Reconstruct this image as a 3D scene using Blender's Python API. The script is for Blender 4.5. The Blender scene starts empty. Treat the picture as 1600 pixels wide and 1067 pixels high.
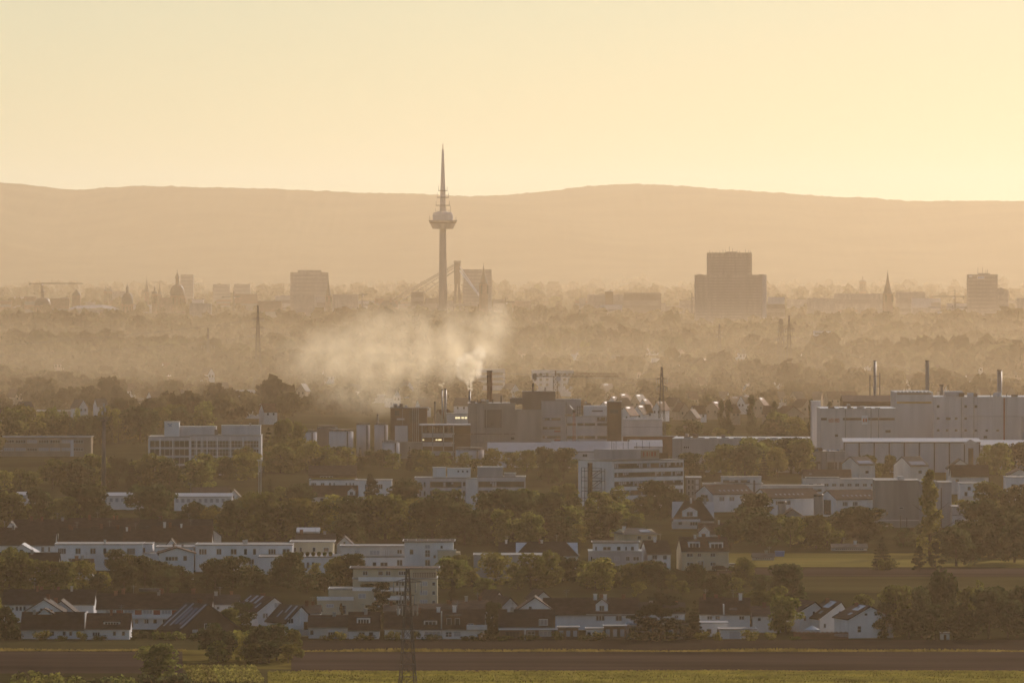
import bpy, math, random
import numpy as np
from mathutils import Vector, Matrix
S = bpy.context.scene
COL = S.collection
R = math.radians
rnd = random.Random(7)

# ---------------------------------------------------------------- camera
F = 11613.0          # focal length in pixels of the 1600 px wide photograph
CH = 76.0            # camera height above the plain
HZ = 409.0           # image row of the horizon
cam_d = bpy.data.cameras.new('camera')
cam = bpy.data.objects.new('camera', cam_d)
COL.objects.link(cam)
cam_d.sensor_width = 36.0
cam_d.lens = 36.0 * F / 1600.0
cam_d.clip_start = 5.0
cam_d.clip_end = 90000.0
cam.location = (0, 0, CH)
cam.rotation_euler = (R(90) - math.atan((533.5 - HZ) / F), 0, 0)
S.camera = cam

# ---------------------------------------------------------------- sky, sun, exposure
SUN_EL, SUN_AZ = 21.0, 28.0       # degrees; azimuth to the right of the view axis
world = bpy.data.worlds.new('World')
S.world = world
world.use_nodes = True
wn = world.node_tree.nodes
sky = wn.new('ShaderNodeTexSky')
sky.sky_type = 'NISHITA'
sky.sun_disc = False
sky.sun_elevation = R(SUN_EL)
sky.sun_rotation = R(SUN_AZ)
sky.altitude = 100
sky.air_density = 1.0
sky.dust_density = 0.25
sky.ozone_density = 0.4
wn['Background'].inputs['Strength'].default_value = 0.059
world.node_tree.links.new(sky.outputs['Color'], wn['Background'].inputs['Color'])
sd = bpy.data.lights.new('sun', 'SUN')
sd.energy = 4.0
sd.angle = R(0.6)
sd.color = (1.0, 0.80, 0.64)
sun = bpy.data.objects.new('sun', sd)
COL.objects.link(sun)
e_, a_ = R(SUN_EL), R(SUN_AZ)
sdir = Vector((math.sin(a_) * math.cos(e_), math.cos(a_) * math.cos(e_), math.sin(e_)))   # towards the sun
sun.rotation_euler = sdir.to_track_quat('Z', 'Y').to_euler()
sun.location = (300, 900, 500)
S.view_settings.view_transform = 'Standard'
S.view_settings.look = 'None'
S.view_settings.gamma = 1.0
S.view_settings.exposure = 0.0
S.render.engine = 'CYCLES'
S.cycles.use_denoising = True
S.cycles.use_adaptive_sampling = False
S.cycles.max_bounces = 4
S.cycles.diffuse_bounces = 2
S.cycles.glossy_bounces = 2
S.cycles.transmission_bounces = 2
S.cycles.volume_bounces = 3
S.cycles.sample_clamp_indirect = 4.0

# ---------------------------------------------------------------- haze: one closed box of even density
HAZE = dict(density=0.000048, color=(1.0, 0.74, 0.46), g=0.58)

# ---------------------------------------------------------------- projection helpers
def Dg(y):                       # distance of the ground seen at image row y
    return F * CH / (y - HZ)
def gx(x, D):                    # world X of image column x at distance D
    return (x - 800.0) / F * D
def gz(y, D):                    # world Z of image row y at distance D
    return CH - (y - HZ) / F * D

# ---------------------------------------------------------------- materials
MATS = {}
def mat(name, color, rough=0.8, var=0.12, scale=0.6, metallic=0.0, spec=0.4, stretch=(1, 1, 1), stripes=None, translucent=0.0, col2=None, objrand=0.0, attr=None):
    if name in MATS: return MATS[name]
    m = bpy.data.materials.new(name); m.use_nodes = True
    nt = m.node_tree; N = nt.nodes; L = nt.links
    b = N['Principled BSDF']
    b.inputs['Roughness'].default_value = rough
    b.inputs['Metallic'].default_value = metallic
    b.inputs['Specular IOR Level'].default_value = spec
    tc = N.new('ShaderNodeTexCoord')
    mp = N.new('ShaderNodeMapping'); mp.inputs['Scale'].default_value = stretch
    L.new(tc.outputs['Object'], mp.inputs['Vector'])
    no = N.new('ShaderNodeTexNoise'); no.inputs['Scale'].default_value = scale; no.inputs['Detail'].default_value = 5
    L.new(mp.outputs['Vector'], no.inputs['Vector'])
    ra = N.new('ShaderNodeValToRGB')
    c = Vector(color)
    d = Vector(col2) if col2 else c * (1 - 2.2 * var)
    u = c * (1 + 1.6 * var) if not col2 else c
    ra.color_ramp.elements[0].position = 0.30; ra.color_ramp.elements[0].color = (max(d[0], 0), max(d[1], 0), max(d[2], 0), 1)
    ra.color_ramp.elements[1].position = 0.70; ra.color_ramp.elements[1].color = (min(u[0], 1), min(u[1], 1), min(u[2], 1), 1)
    L.new(no.outputs['Fac'], ra.inputs['Fac'])
    out = ra.outputs['Color']
    if stripes:                                    # (axis scale vector, wave scale, strength)
        mp2 = N.new('ShaderNodeMapping'); mp2.inputs['Scale'].default_value = stripes[0]
        L.new(tc.outputs['Object'], mp2.inputs['Vector'])
        wv = N.new('ShaderNodeTexWave'); wv.bands_direction = stripes[3] if len(stripes) > 3 else 'Z'
        wv.inputs['Scale'].default_value = stripes[1]; wv.inputs['Distortion'].default_value = stripes[4] if len(stripes) > 4 else 0.4
        wv.inputs['Detail'].default_value = 2
        L.new(mp2.outputs['Vector'], wv.inputs['Vector'])
        mx = N.new('ShaderNodeMix'); mx.data_type = 'RGBA'; mx.blend_type = 'MULTIPLY'
        mx.inputs['Factor'].default_value = stripes[2]
        L.new(out, mx.inputs['A']); L.new(wv.outputs['Color'], mx.inputs['B'])
        out = mx.outputs['Result']
    if objrand or attr:
        hs = N.new('ShaderNodeHueSaturation')
        if attr:
            src = N.new('ShaderNodeAttribute'); src.attribute_name = attr; so = src.outputs['Fac']
        else:
            src = N.new('ShaderNodeObjectInfo'); so = src.outputs['Random']
        for sock, lo, hi in (('Value', 1 - objrand, 1 + objrand), ('Hue', 0.5 - 0.05 * objrand, 0.5 + 0.03 * objrand)):
            mr = N.new('ShaderNodeMapRange'); mr.inputs['To Min'].default_value = lo; mr.inputs['To Max'].default_value = hi
            L.new(so, mr.inputs['Value']); L.new(mr.outputs['Result'], hs.inputs[sock])
        L.new(out, hs.inputs['Color']); out = hs.outputs['Color']
    L.new(out, b.inputs['Base Color'])
    if translucent:
        tr = N.new('ShaderNodeBsdfTranslucent')
        hs2 = N.new('ShaderNodeHueSaturation'); hs2.inputs['Value'].default_value = 1.7; hs2.inputs['Hue'].default_value = 0.485
        L.new(out, hs2.inputs['Color']); L.new(hs2.outputs['Color'], tr.inputs['Color'])
        ms = N.new('ShaderNodeMixShader'); ms.inputs['Fac'].default_value = translucent
        L.new(b.outputs['BSDF'], ms.inputs[1]); L.new(tr.outputs['BSDF'], ms.inputs[2])
        L.new(ms.outputs['Shader'], N['Material Output'].inputs['Surface'])
    MATS[name] = m
    return m

def emit(name, color, strength):
    if name in MATS: return MATS[name]
    m = bpy.data.materials.new(name); m.use_nodes = True
    b = m.node_tree.nodes['Principled BSDF']
    b.inputs['Base Color'].default_value = (*color, 1)
    b.inputs['Emission Color'].default_value = (*color, 1)
    b.inputs['Emission Strength'].default_value = strength
    MATS[name] = m
    return m

M = dict(
    white=mat('white_render', (0.78, 0.78, 0.79), spec=0.0, rough=0.85, var=0.06, scale=0.35, stretch=(1, 1, 0.35)),
    offwhite=mat('off_white_render', (0.66, 0.64, 0.62), spec=0.0, rough=0.85, var=0.07, scale=0.35, stretch=(1, 1, 0.35)),
    cream=mat('cream_render', (0.56, 0.50, 0.37), spec=0.0, rough=0.85, var=0.07, scale=0.35, stretch=(1, 1, 0.4)),
    tan=mat('tan_render', (0.36, 0.29, 0.22), spec=0.0, rough=0.85, var=0.08, scale=0.35, stretch=(1, 1, 0.4)),
    grey=mat('grey_cladding', (0.42, 0.41, 0.42), spec=0.0, rough=0.7, var=0.07, scale=0.45, stretch=(1, 1, 0.1)),
    lightgrey=mat('light_grey_cladding', (0.60, 0.58, 0.59), spec=0.0, rough=0.7, var=0.06, scale=0.45, stretch=(1, 1, 0.1)),
    ribbed=mat('ribbed_metal_cladding', (0.60, 0.58, 0.58), 0.55, 0.05, 0.4, stretch=(1, 1, .1), spec=0.0, stripes=((1, 1, 1), 2.0, 0.12, 'X', 0.0)),
    concrete=mat('concrete', (0.33, 0.31, 0.29), spec=0.0, rough=0.9, var=0.12, scale=0.3, stretch=(1, 1, 0.15)),
    darkconc=mat('dark_concrete', (0.17, 0.15, 0.14), spec=0.0, rough=0.9, var=0.12, scale=0.15, stretch=(1, 1, 0.4)),
    brown=mat('brown_brick', (0.13, 0.085, 0.065), spec=0.0, rough=0.9, var=0.12, scale=0.3),
    redbrick=mat('red_brick', (0.20, 0.09, 0.06), spec=0.0, rough=0.9, var=0.15, scale=0.4),
    wood=mat('dark_timber', (0.09, 0.05, 0.03), spec=0.0, rough=0.8, var=0.15, scale=1.5),
    rdark=mat('dark_roof_tiles', (0.050, 0.040, 0.038), 0.75, 0.18, 0.8, spec=0.05, stripes=((1, 1, 1), 1.2, 0.35, 'Z', 0.6)),
    rbrown=mat('brown_roof_tiles', (0.085, 0.050, 0.040), 0.75, 0.18, 0.8, spec=0.05, stripes=((1, 1, 1), 1.2, 0.35, 'Z', 0.6)),
    rred=mat('red_roof_tiles', (0.16, 0.070, 0.045), 0.75, 0.18, 0.8, spec=0.05, stripes=((1, 1, 1), 1.2, 0.3, 'Z', 0.6)),
    rgrey=mat('grey_roof_tiles', (0.10, 0.095, 0.095), 0.7, 0.15, 0.8, spec=0.05, stripes=((1, 1, 1), 1.2, 0.3, 'Z', 0.6)),
    flat=mat('gravel_flat_roof', (0.24, 0.22, 0.20), 0.55, 0.2, 1.2, spec=0.6),
    metalroof=mat('sheet_metal_roof', (0.46, 0.46, 0.48), 0.38, 0.06, 0.3, spec=0.6, stripes=((1, 1, 1), 1.0, 0.15, 'X', 0.0)),
    coping=mat('metal_coping', (0.45, 0.44, 0.43), 0.3, 0.05, 1.0, spec=0.8),
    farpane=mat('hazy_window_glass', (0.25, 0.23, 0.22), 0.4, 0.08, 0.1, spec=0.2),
    glass=mat('window_glass', (0.035, 0.038, 0.045), 0.12, 0.2, 0.8, spec=0.7),
    glassbrown=mat('brown_window_glass', (0.070, 0.055, 0.040), 0.25, 0.25, 0.5, spec=0.5),
    blind=mat('lowered_blind', (0.42, 0.42, 0.45), 0.7, 0.05, 1.0),
    frame=mat('white_frame', (0.62, 0.62, 0.62), 0.5, 0.03, 1.0),
    darkframe=mat('dark_frame', (0.06, 0.05, 0.05), 0.5, 0.05, 1.0),
    steel=mat('weathered_steel', (0.085, 0.075, 0.070), 0.55, 0.15, 0.8, metallic=0.3),
    galv=mat('galvanised_steel', (0.30, 0.29, 0.28), 0.45, 0.1, 0.5, metallic=0.5),
    redpaint=mat('red_paint', (0.34, 0.07, 0.04), 0.5, 0.1, 0.8),
    yellowpaint=mat('yellow_paint', (0.46, 0.28, 0.05), 0.5, 0.1, 0.8),
    cranepaint=mat('rusty_crane_paint', (0.17, 0.095, 0.04), 0.6, 0.15, 0.8),
    bluepaint=mat('blue_paint', (0.06, 0.17, 0.40), 0.5, 0.05, 0.8),
    greenpaint=mat('green_paint', (0.12, 0.24, 0.12), 0.5, 0.05, 0.8),
    solar=mat('solar_panel', (0.020, 0.022, 0.032), 0.16, 0.1, 1.0, spec=0.9),
    glint=mat('glossy_roof_panel', (0.13, 0.12, 0.12), 0.55, 0.1, 1.0, spec=0.2),
    skylight=mat('skylight_glass', (0.30, 0.33, 0.38), 0.10, 0.05, 1.0, spec=1.0),
    copper=mat('green_copper', (0.10, 0.11, 0.09), 0.6, 0.15, 0.3),
    slate=mat('slate', (0.075, 0.068, 0.066), 0.6, 0.15, 0.4),
    sandstone=mat('sandstone', (0.28, 0.18, 0.13), spec=0.0, rough=0.9, var=0.12, scale=0.2),
    black=mat('tyre_rubber', (0.02, 0.02, 0.02), 0.8, 0.05, 2.0),
    carwhite=mat('white_car_paint', (0.75, 0.75, 0.75), 0.2, 0.02, 1.0, spec=0.8),
    leaf=mat('leaves', (0.110, 0.120, 0.030), 0.75, 0.25, 0.35, translucent=0.5, objrand=0.35, spec=0.0),
    leafdark=mat('dark_leaves', (0.048, 0.060, 0.023), 0.75, 0.25, 0.35, translucent=0.45, objrand=0.25, spec=0.0),
    leafgold=mat('yellow_green_leaves', (0.165, 0.160, 0.036), 0.75, 0.22, 0.35, translucent=0.5, objrand=0.25, spec=0.0),
    needle=mat('needles', (0.028, 0.036, 0.018), 0.8, 0.25, 0.5, translucent=0.12, objrand=0.2, spec=0.0),
    wood_far=mat('distant_leaves', (0.080, 0.068, 0.030), 0.8, 0.2, 0.05, translucent=0.40, objrand=0.45, attr='tint', spec=0.0),
    bark=mat('bark', (0.075, 0.055, 0.040), spec=0.0, rough=0.9, var=0.2, scale=1.5),
)

# ---------------------------------------------------------------- mesh builder
class MB:
    def __init__(s): s.v = []; s.f = []
    def quad(s, a, b, c, d):
        i = len(s.v); s.v += [tuple(a), tuple(b), tuple(c), tuple(d)]; s.f.append((i, i + 1, i + 2, i + 3))
    def box(s, x0, x1, y0, y1, z0, z1):
        i = len(s.v)
        s.v += [(x0, y0, z0), (x1, y0, z0), (x1, y1, z0), (x0, y1, z0), (x0, y0, z1), (x1, y0, z1), (x1, y1, z1), (x0, y1, z1)]
        s.f += [(i, i + 3, i + 2, i + 1), (i + 4, i + 5, i + 6, i + 7), (i, i + 1, i + 5, i + 4), (i + 1, i + 2, i + 6, i + 5), (i + 2, i + 3, i + 7, i + 6), (i + 3, i, i + 4, i + 7)]
    def prism(s, poly, y0, y1):            # poly of (x, z), extruded along y
        i = len(s.v); n = len(poly)
        s.v += [(x, y0, z) for x, z in poly] + [(x, y1, z) for x, z in poly]
        s.f.append(tuple(range(i, i + n))); s.f.append(tuple(range(i + 2 * n - 1, i + n - 1, -1)))
        for k in range(n):
            j = (k + 1) % n; s.f.append((i + k, i + n + k, i + n + j, i + j))
    def prismx(s, poly, x0, x1):           # poly of (y, z), extruded along x
        i = len(s.v); n = len(poly)
        s.v += [(x0, y, z) for y, z in poly] + [(x1, y, z) for y, z in poly]
        s.f.append(tuple(range(i + n - 1, i - 1, -1))); s.f.append(tuple(range(i + n, i + 2 * n)))
        for k in range(n):
            j = (k + 1) % n; s.f.append((i + k, i + j, i + n + j, i + n + k))
    def lathe(s, prof, cx=0, cy=0, n=20):  # prof of (r, z) from the bottom up
        i = len(s.v)
        for r, z in prof:
            for k in range(n):
                a = 2 * math.pi * k / n; s.v.append((cx + r * math.cos(a), cy + r * math.sin(a), z))
        for q in range(len(prof) - 1):
            for k in range(n):
                j = (k + 1) % n; s.f.append((i + q * n + k, i + q * n + j, i + (q + 1) * n + j, i + (q + 1) * n + k))
        s.f.append(tuple(range(i + n - 1, i - 1, -1))); m = i + (len(prof) - 1) * n
        s.f.append(tuple(range(m, m + n)))
    def tube(s, a, b, r, r2=None, n=4):
        a = Vector(a); b = Vector(b); d = (b - a)
        if d.length < 1e-6: return
        r2 = r if r2 is None else r2
        q = d.to_track_quat('Z', 'Y'); i = len(s.v)
        for p, rr in ((a, r), (b, r2)):
            for k in range(n):
                t = 2 * math.pi * (k + .5) / n; s.v.append(tuple(p + q @ Vector((rr * math.cos(t), rr * math.sin(t), 0))))
        for k in range(n):
            j = (k + 1) % n; s.f.append((i + k, i + j, i + n + j, i + n + k))
        s.f.append(tuple(range(i + n - 1, i - 1, -1))); s.f.append(tuple(range(i + n, i + 2 * n)))
    def mesh(s, name, m, smooth=False):
        me = bpy.data.meshes.new(name); me.from_pydata(s.v, [], s.f); me.materials.append(m)
        if smooth: me.polygons.foreach_set('use_smooth', [True] * len(me.polygons))
        me.update(); return me
    def build(s, name, m, parent=None, smooth=False, loc=None, kind=None):
        o = bpy.data.objects.new(name, s.mesh(name, m, smooth)); COL.objects.link(o)
        if parent: o.parent = parent
        if loc: o.location = loc
        if kind: o['kind'] = kind
        return o

def link(name, me, parent=None, loc=(0, 0, 0), scale=None, rz=0):
    o = bpy.data.objects.new(name, me); COL.objects.link(o)
    if parent: o.parent = parent
    o.location = loc
    if scale: o.scale = scale
    if rz: o.rotation_euler.z = rz
    return o

LAND = []          # landmarks for the wording of repeats: (phrase, x0, x1, ytop, ybase, D)
AUTO = []          # repeats whose label is worded from the landmarks: (object, noun phrase, x, ytop, ybase, D)
def tag(o, label, cat, group=None):
    if label: o['label'] = label
    o['category'] = cat
    if group: o['group'] = group
    return o
def thing(name, loc, label, cat, group=None, rz=0):
    o = bpy.data.objects.new(name, None); COL.objects.link(o)
    o.empty_display_size = 2.0
    o.location = loc; o.rotation_euler.z = rz
    return tag(o, label, cat, group)
# ================================================================ SETTING
def npmesh(name, V, Q, m, smooth=False):
    me = bpy.data.meshes.new(name)
    V = np.asarray(V, dtype=np.float32); Q = np.asarray(Q, dtype=np.int32)
    k = Q.shape[1]
    me.vertices.add(len(V)); me.vertices.foreach_set('co', V.ravel())
    me.loops.add(Q.size); me.loops.foreach_set('vertex_index', Q.ravel())
    me.polygons.add(len(Q)); me.polygons.foreach_set('loop_start', np.arange(0, Q.size, k, dtype=np.int32))
    if smooth: me.polygons.foreach_set('use_smooth', np.ones(len(Q), dtype=bool))
    me.materials.append(m); me.update(calc_edges=True); me.validate()
    return me

def sheet(name, pts, z, m, kind='structure'):
    b = MB(); b.v = [(x, y, z) for x, y in pts]; b.f = [tuple(range(len(pts)))]
    return b.build(name, m, kind=kind)
def gp(x, y):                      # ground point seen at pixel (x, y)
    D = Dg(y); return (gx(x, D), D)

ground_m = mat('shade_dark_ground', (0.034, 0.034, 0.014), 0.95, 0.3, 0.02, spec=0.0)  # grass colour darkened so the gaps between trees look like shade
sheet('ground', [(-9500, -300), (9500, -300), (9500, 27000), (-9500, 27000)], 0.0, ground_m)
EARTH = dict(rough=0.95, spec=0.0)
plough = mat('ploughed_soil', (0.086, 0.062, 0.050), var=0.24, scale=0.05, stretch=(0.25, 1, 1), stripes=((1, 1, 1), 0.30, 0.45, 'Y', 1.6), **EARTH)
plough2 = mat('dark_soil', (0.054, 0.041, 0.032), var=0.26, scale=0.03, stretch=(0.2, 1, 1), stripes=((1, 1, 1), 0.24, 0.45, 'Y', 1.8), **EARTH)
crop = mat('green_crop', (0.18, 0.155, 0.024), var=0.24, scale=0.06, stretch=(0.3, 1, 1), stripes=((1, 1, 1), 0.22, 0.4, 'Y', 1.2), **EARTH)
verge = mat('grass_verge', (0.15, 0.12, 0.03), var=0.25, scale=0.12, **EARTH)
meadow = mat('meadow_grass', (0.21, 0.175, 0.052), var=0.2, scale=0.03, stretch=(0.3, 1, 1), **EARTH)
lawn = mat('dull_grass', (0.075, 0.066, 0.028), var=0.2, scale=0.04, stretch=(0.4, 1, 1), **EARTH)
def field(name, x0, x1, y0, y1, z, m):     # strip between two image rows, x as seen at each row
    r = random.Random(int(x0 * 7 + y0)); P = []; n = 90
    for i in range(n + 1):
        X, D = gp(x0 + (x1 - x0) * i / n, y1); P.append((X, D + r.uniform(-1, 1) * .7 + 1.1 * math.sin(X / 37 + y1)))
    for i in range(n, -1, -1):
        X, D = gp(x0 + (x1 - x0) * i / n, y0); P.append((X, D + r.uniform(-1, 1) * .7 + 1.1 * math.sin(X / 41 + y0)))
    sheet(name, P, z, m)
field('crop_field', 418, 1900, 1049, 1110, 0.012, crop)
field('vineyard_soil', -200, 460, 1046, 1100, 0.008, lawn)
field('ploughed_field', 455, 1950, 1018.5, 1049, 0.008, plough)
field('ploughed_field', -300, 285, 1017.5, 1052, 0.012, plough)
field('field_path', 280, 455, 1012, 1049, 0.004, verge)
field('dark_field', 460, 1950, 999.5, 1017, 0.012, plough2)
field('lawn_strip', -300, 320, 998, 1015.5, 0.012, lawn)
field('meadow', 1135, 1900, 864, 886, 0.012, meadow)
field('ploughed_field', 1120, 1950, 887.5, 900, 0.012, plough)
field('meadow', 1100, 1950, 901, 926, 0.012, lawn)
# raised, sun-caught verge between the two fields: a low bank of tall grass
def grass_bank(x0, x1, y, h, seed):
    r = np.random.default_rng(seed); D = Dg(y)
    X0, X1 = gx(x0, D), gx(x1, D); n = int((X1 - X0) * 16)
    x = r.uniform(X0, X1, n); yy = D + r.uniform(-1.6, 1.6, n); hh = h * r.uniform(.5, 1.25, n) * (0.75 + .4 * np.sin(x * .13 + seed) * np.sin(x * .041))
    w = r.uniform(.10, .28, n); a = r.uniform(-.9, .9, n); ln = r.uniform(-.25, .25, n)
    V = np.empty((n, 4, 3)); c, s_ = np.cos(a) * w, np.sin(a) * w
    V[:, 0] = np.stack([x - c, yy - s_, 0 * x], 1); V[:, 1] = np.stack([x + c, yy + s_, 0 * x], 1)
    V[:, 2] = np.stack([x + .3 * c + ln, yy + .3 * s_, hh], 1); V[:, 3] = np.stack([x - .3 * c + ln, yy - .3 * s_, hh], 1)
    me = npmesh('grass_verge', V.reshape(-1, 3), np.arange(4 * n).reshape(-1, 4), mat('tall_grass', (0.19, 0.155, 0.04), 0.9, 0.2, 0.3, translucent=0.4, spec=0.0))
    o = link('grass_verge', me); o['kind'] = 'stuff'
grass_bank(470, 1640, 1017.6, 0.55, 1)
grass_bank(-60, 290, 1016.6, 0.45, 2)
grass_bank(1090, 1640, 1048.5, 0.25, 3)
grass_bank(470, 1090, 1048.5, 0.22, 4)

def crop_plants():
    r = np.random.default_rng(8); out = []
    for D in np.arange(1316, 1376, .85):
        X0, X1 = gx(420, D), gx(1640, D); n = int((X1 - X0) / .34)
        x = np.linspace(X0, X1, n) + r.uniform(-.14, .14, n); y = D + r.uniform(-.12, .12, n) + .5 * np.sin(x / 30)
        ok = (np.sin(x / 9 + D / 5) + np.sin(x / 3.1 - D / 11) + r.normal(0, .6, n)) > -1.5
        x, y = x[ok], y[ok]; n = len(x); h = r.uniform(.22, .48, n); w = r.uniform(.10, .2, n); a = r.uniform(-1.2, 1.2, n); c, s_ = np.cos(a) * w, np.sin(a) * w; l = r.uniform(-.15, .15, n)
        V = np.stack([np.stack([x - c * .4, y - s_ * .4, 0 * x], 1), np.stack([x + c * .4, y + s_ * .4, 0 * x], 1), np.stack([x + c + l, y + s_, h], 1), np.stack([x - c + l, y - s_, h * .9], 1)], 1); out.append(V.reshape(-1, 3))
    V = np.concatenate(out); o = link('crop_plants', npmesh('crop_plants', V, np.arange(len(V)).reshape(-1, 4), mat('crop_leaves', (0.155, 0.150, 0.028), 0.9, 0.22, 0.12, translucent=0.45, spec=0.0))); o['kind'] = 'stuff'
crop_plants()
# hills: a long wooded ridge with spurs
HP = [(-900, 292), (-500, 296), (-250, 288), (-100, 284), (0, 284), (60, 290), (115, 298), (165, 293), (210, 291), (300, 294), (400, 295), (500, 299), (560, 303), (640, 306), (720, 307.5), (780, 305), (850, 299),
      (900, 292), (950, 287.5), (1000, 287), (1060, 291), (1120, 296), (1180, 299), (1250, 304), (1300, 308.5), (1345, 309), (1400, 317), (1460, 319), (1520, 317), (1600, 314), (1800, 306), (2100, 312), (2500, 330)]
HD = 25000.0
def build_hills():
    nx, ny = 620, 26
    px = np.linspace(-850, 2450, nx)
    yr = np.interp(px, [p[0] for p in HP], [p[1] for p in HP])
    k = np.ones(9) / 9; yr = np.convolve(np.pad(yr, 4, mode='edge'), k, mode='valid')
    X = (px - 800) / F * HD
    Hh = CH - (yr - HZ) / F * HD
    r = np.random.default_rng(5)
    V = np.empty((ny, nx, 3))
    for j in range(ny):
        t = j / (ny - 1)                     # 0 foot .. 0.62 crest .. 1 back
        Y = HD - 4200 + 6400 * t
        s = np.clip(t / 0.656, 0, 1)
        prof = s * s * (3 - 2 * s) if t <= 0.656 else 1 - 0.5 * ((t - .656) / .344) ** 2
        spur = 1 + 0.30 * (1 - abs(2 * s - 1)) * (np.sin(X / 310 + 1.3 + 2.5 * s) * .5 + np.sin(X / 137 + 4 * s) * .35) * (t < .656)
        z = Hh * prof * spur
        if 0 < j: z = z + r.normal(0, 1.1, nx) * (0.4 + .9 * s)
        V[j, :, 0] = X * (0.86 + .14 * (Y / HD)); V[j, :, 1] = Y; V[j, :, 2] = z - (6 if j == 0 else 0)
    idx = np.arange(nx * ny).reshape(ny, nx)
    Q = np.stack([idx[:-1, :-1], idx[:-1, 1:], idx[1:, 1:], idx[1:, :-1]], -1).reshape(-1, 4)
    me = npmesh('wooded_hills', V.reshape(-1, 3), Q, mat('hill_forest', (0.050, 0.050, 0.028), 0.95, 0.3, 0.004, spec=0.0), smooth=True)
    o = link('wooded_hills', me); o['kind'] = 'structure'
build_hills()

# far woods that read as one mass: thousands of crowns, one object per belt
def wood_belt(name, D0, D1, step, sp, quads, lsize, seed, hgt=(8, 15), gap=0.30, halo=1.35, keepout=()):
    r = np.random.default_rng(seed)
    VV = []; TT = []
    D = D0
    while D < D1:
        half = 800 / F * D * halo
        n = int(2 * half / sp)
        x = np.linspace(-half, half, n) + r.uniform(-.45, .45, n) * sp
        y = D + r.uniform(-.5, .5, n) * step * D
        g = np.sin(x / 61 + D / 140 + seed) * .5 + np.sin(x / 23 - D / 90 + 2 * seed) * .35 + np.sin(x / 171 + D / 500) * .4
        keep = g > (gap * 2 - 1.0)
        pxx = 800 + x * F / y; pyy = HZ + F * CH / y
        for (a, b, c, d) in keepout: keep &= ~((pxx > a) & (pxx < b) & (pyy > c) & (pyy < d))
        for (a, b, DD, ln) in CLEAR: keep &= ~((pxx > a) & (pxx < b) & (y > DD - ln) & (y < DD + 14))
        x, y, g = x[keep], y[keep], g[keep]; n = len(x)
        if n:
            g2 = np.sin(x / 97 + 1.7 * seed) * np.sin(D / 310 + x / 260) + .6 * np.sin(x / 39 + D / 200)
            h = r.uniform(*hgt, n) * (1 + .38 * np.clip(g2, -1, 1.3)) * np.where(r.random(n) < .05, 1.3, 1.0)
            rad = h * r.uniform(.40, .62, n)
            nl = 4; lob = r.normal(0, 1, (n, nl, 3)); lob /= np.linalg.norm(lob, axis=2, keepdims=True)
            lc = np.stack([x, y, h * .60], 1)[:, None, :] + lob * rad[:, None, None] * np.array([.55, .55, .42]) * 1.0
            lr = rad[:, None] * r.uniform(.45, .70, (n, nl))
            q = quads // nl
            d = r.normal(0, 1, (n, nl, q, 3)); d[..., 2] = np.abs(d[..., 2]) * r.choice([1, 1, 1, -.6], (n, nl, q)); d /= np.linalg.norm(d, axis=3, keepdims=True)
            c = lc[:, :, None, :] + d * lr[:, :, None, None] * r.uniform(.75, 1.05, (n, nl, q, 1))
            up = d + r.normal(0, .55, d.shape); up /= np.linalg.norm(up, axis=3, keepdims=True)
            t1 = np.cross(up, r.normal(0, 1, up.shape)); t1 /= np.linalg.norm(t1, axis=3, keepdims=True); t2 = np.cross(up, t1)
            s = (lsize * r.uniform(.6, 1.3, (n, nl, q, 1)) * (rad / 5.5)[:, None, None, None])
            V = np.stack([c - t1 * s - t2 * s, c + t1 * s - t2 * s * .8, c + t1 * s * .8 + t2 * s, c - t1 * s * .9 + t2 * s], 3)
            VV.append(V.reshape(-1, 3)); TT.append(np.repeat(np.clip(.5 + .22 * g + r.normal(0, .22, n), 0, 1), nl * q))
        D *= 1 + step
    V = np.concatenate(VV); T = np.concatenate(TT)
    me = npmesh(name, V, np.arange(len(V)).reshape(-1, 4), M['wood_far'])
    at = me.attributes.new('tint', 'FLOAT', 'FACE'); at.data.foreach_set('value', T.astype(np.float32))
    o = link(name, me); o['kind'] = 'stuff'
    return o
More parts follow.
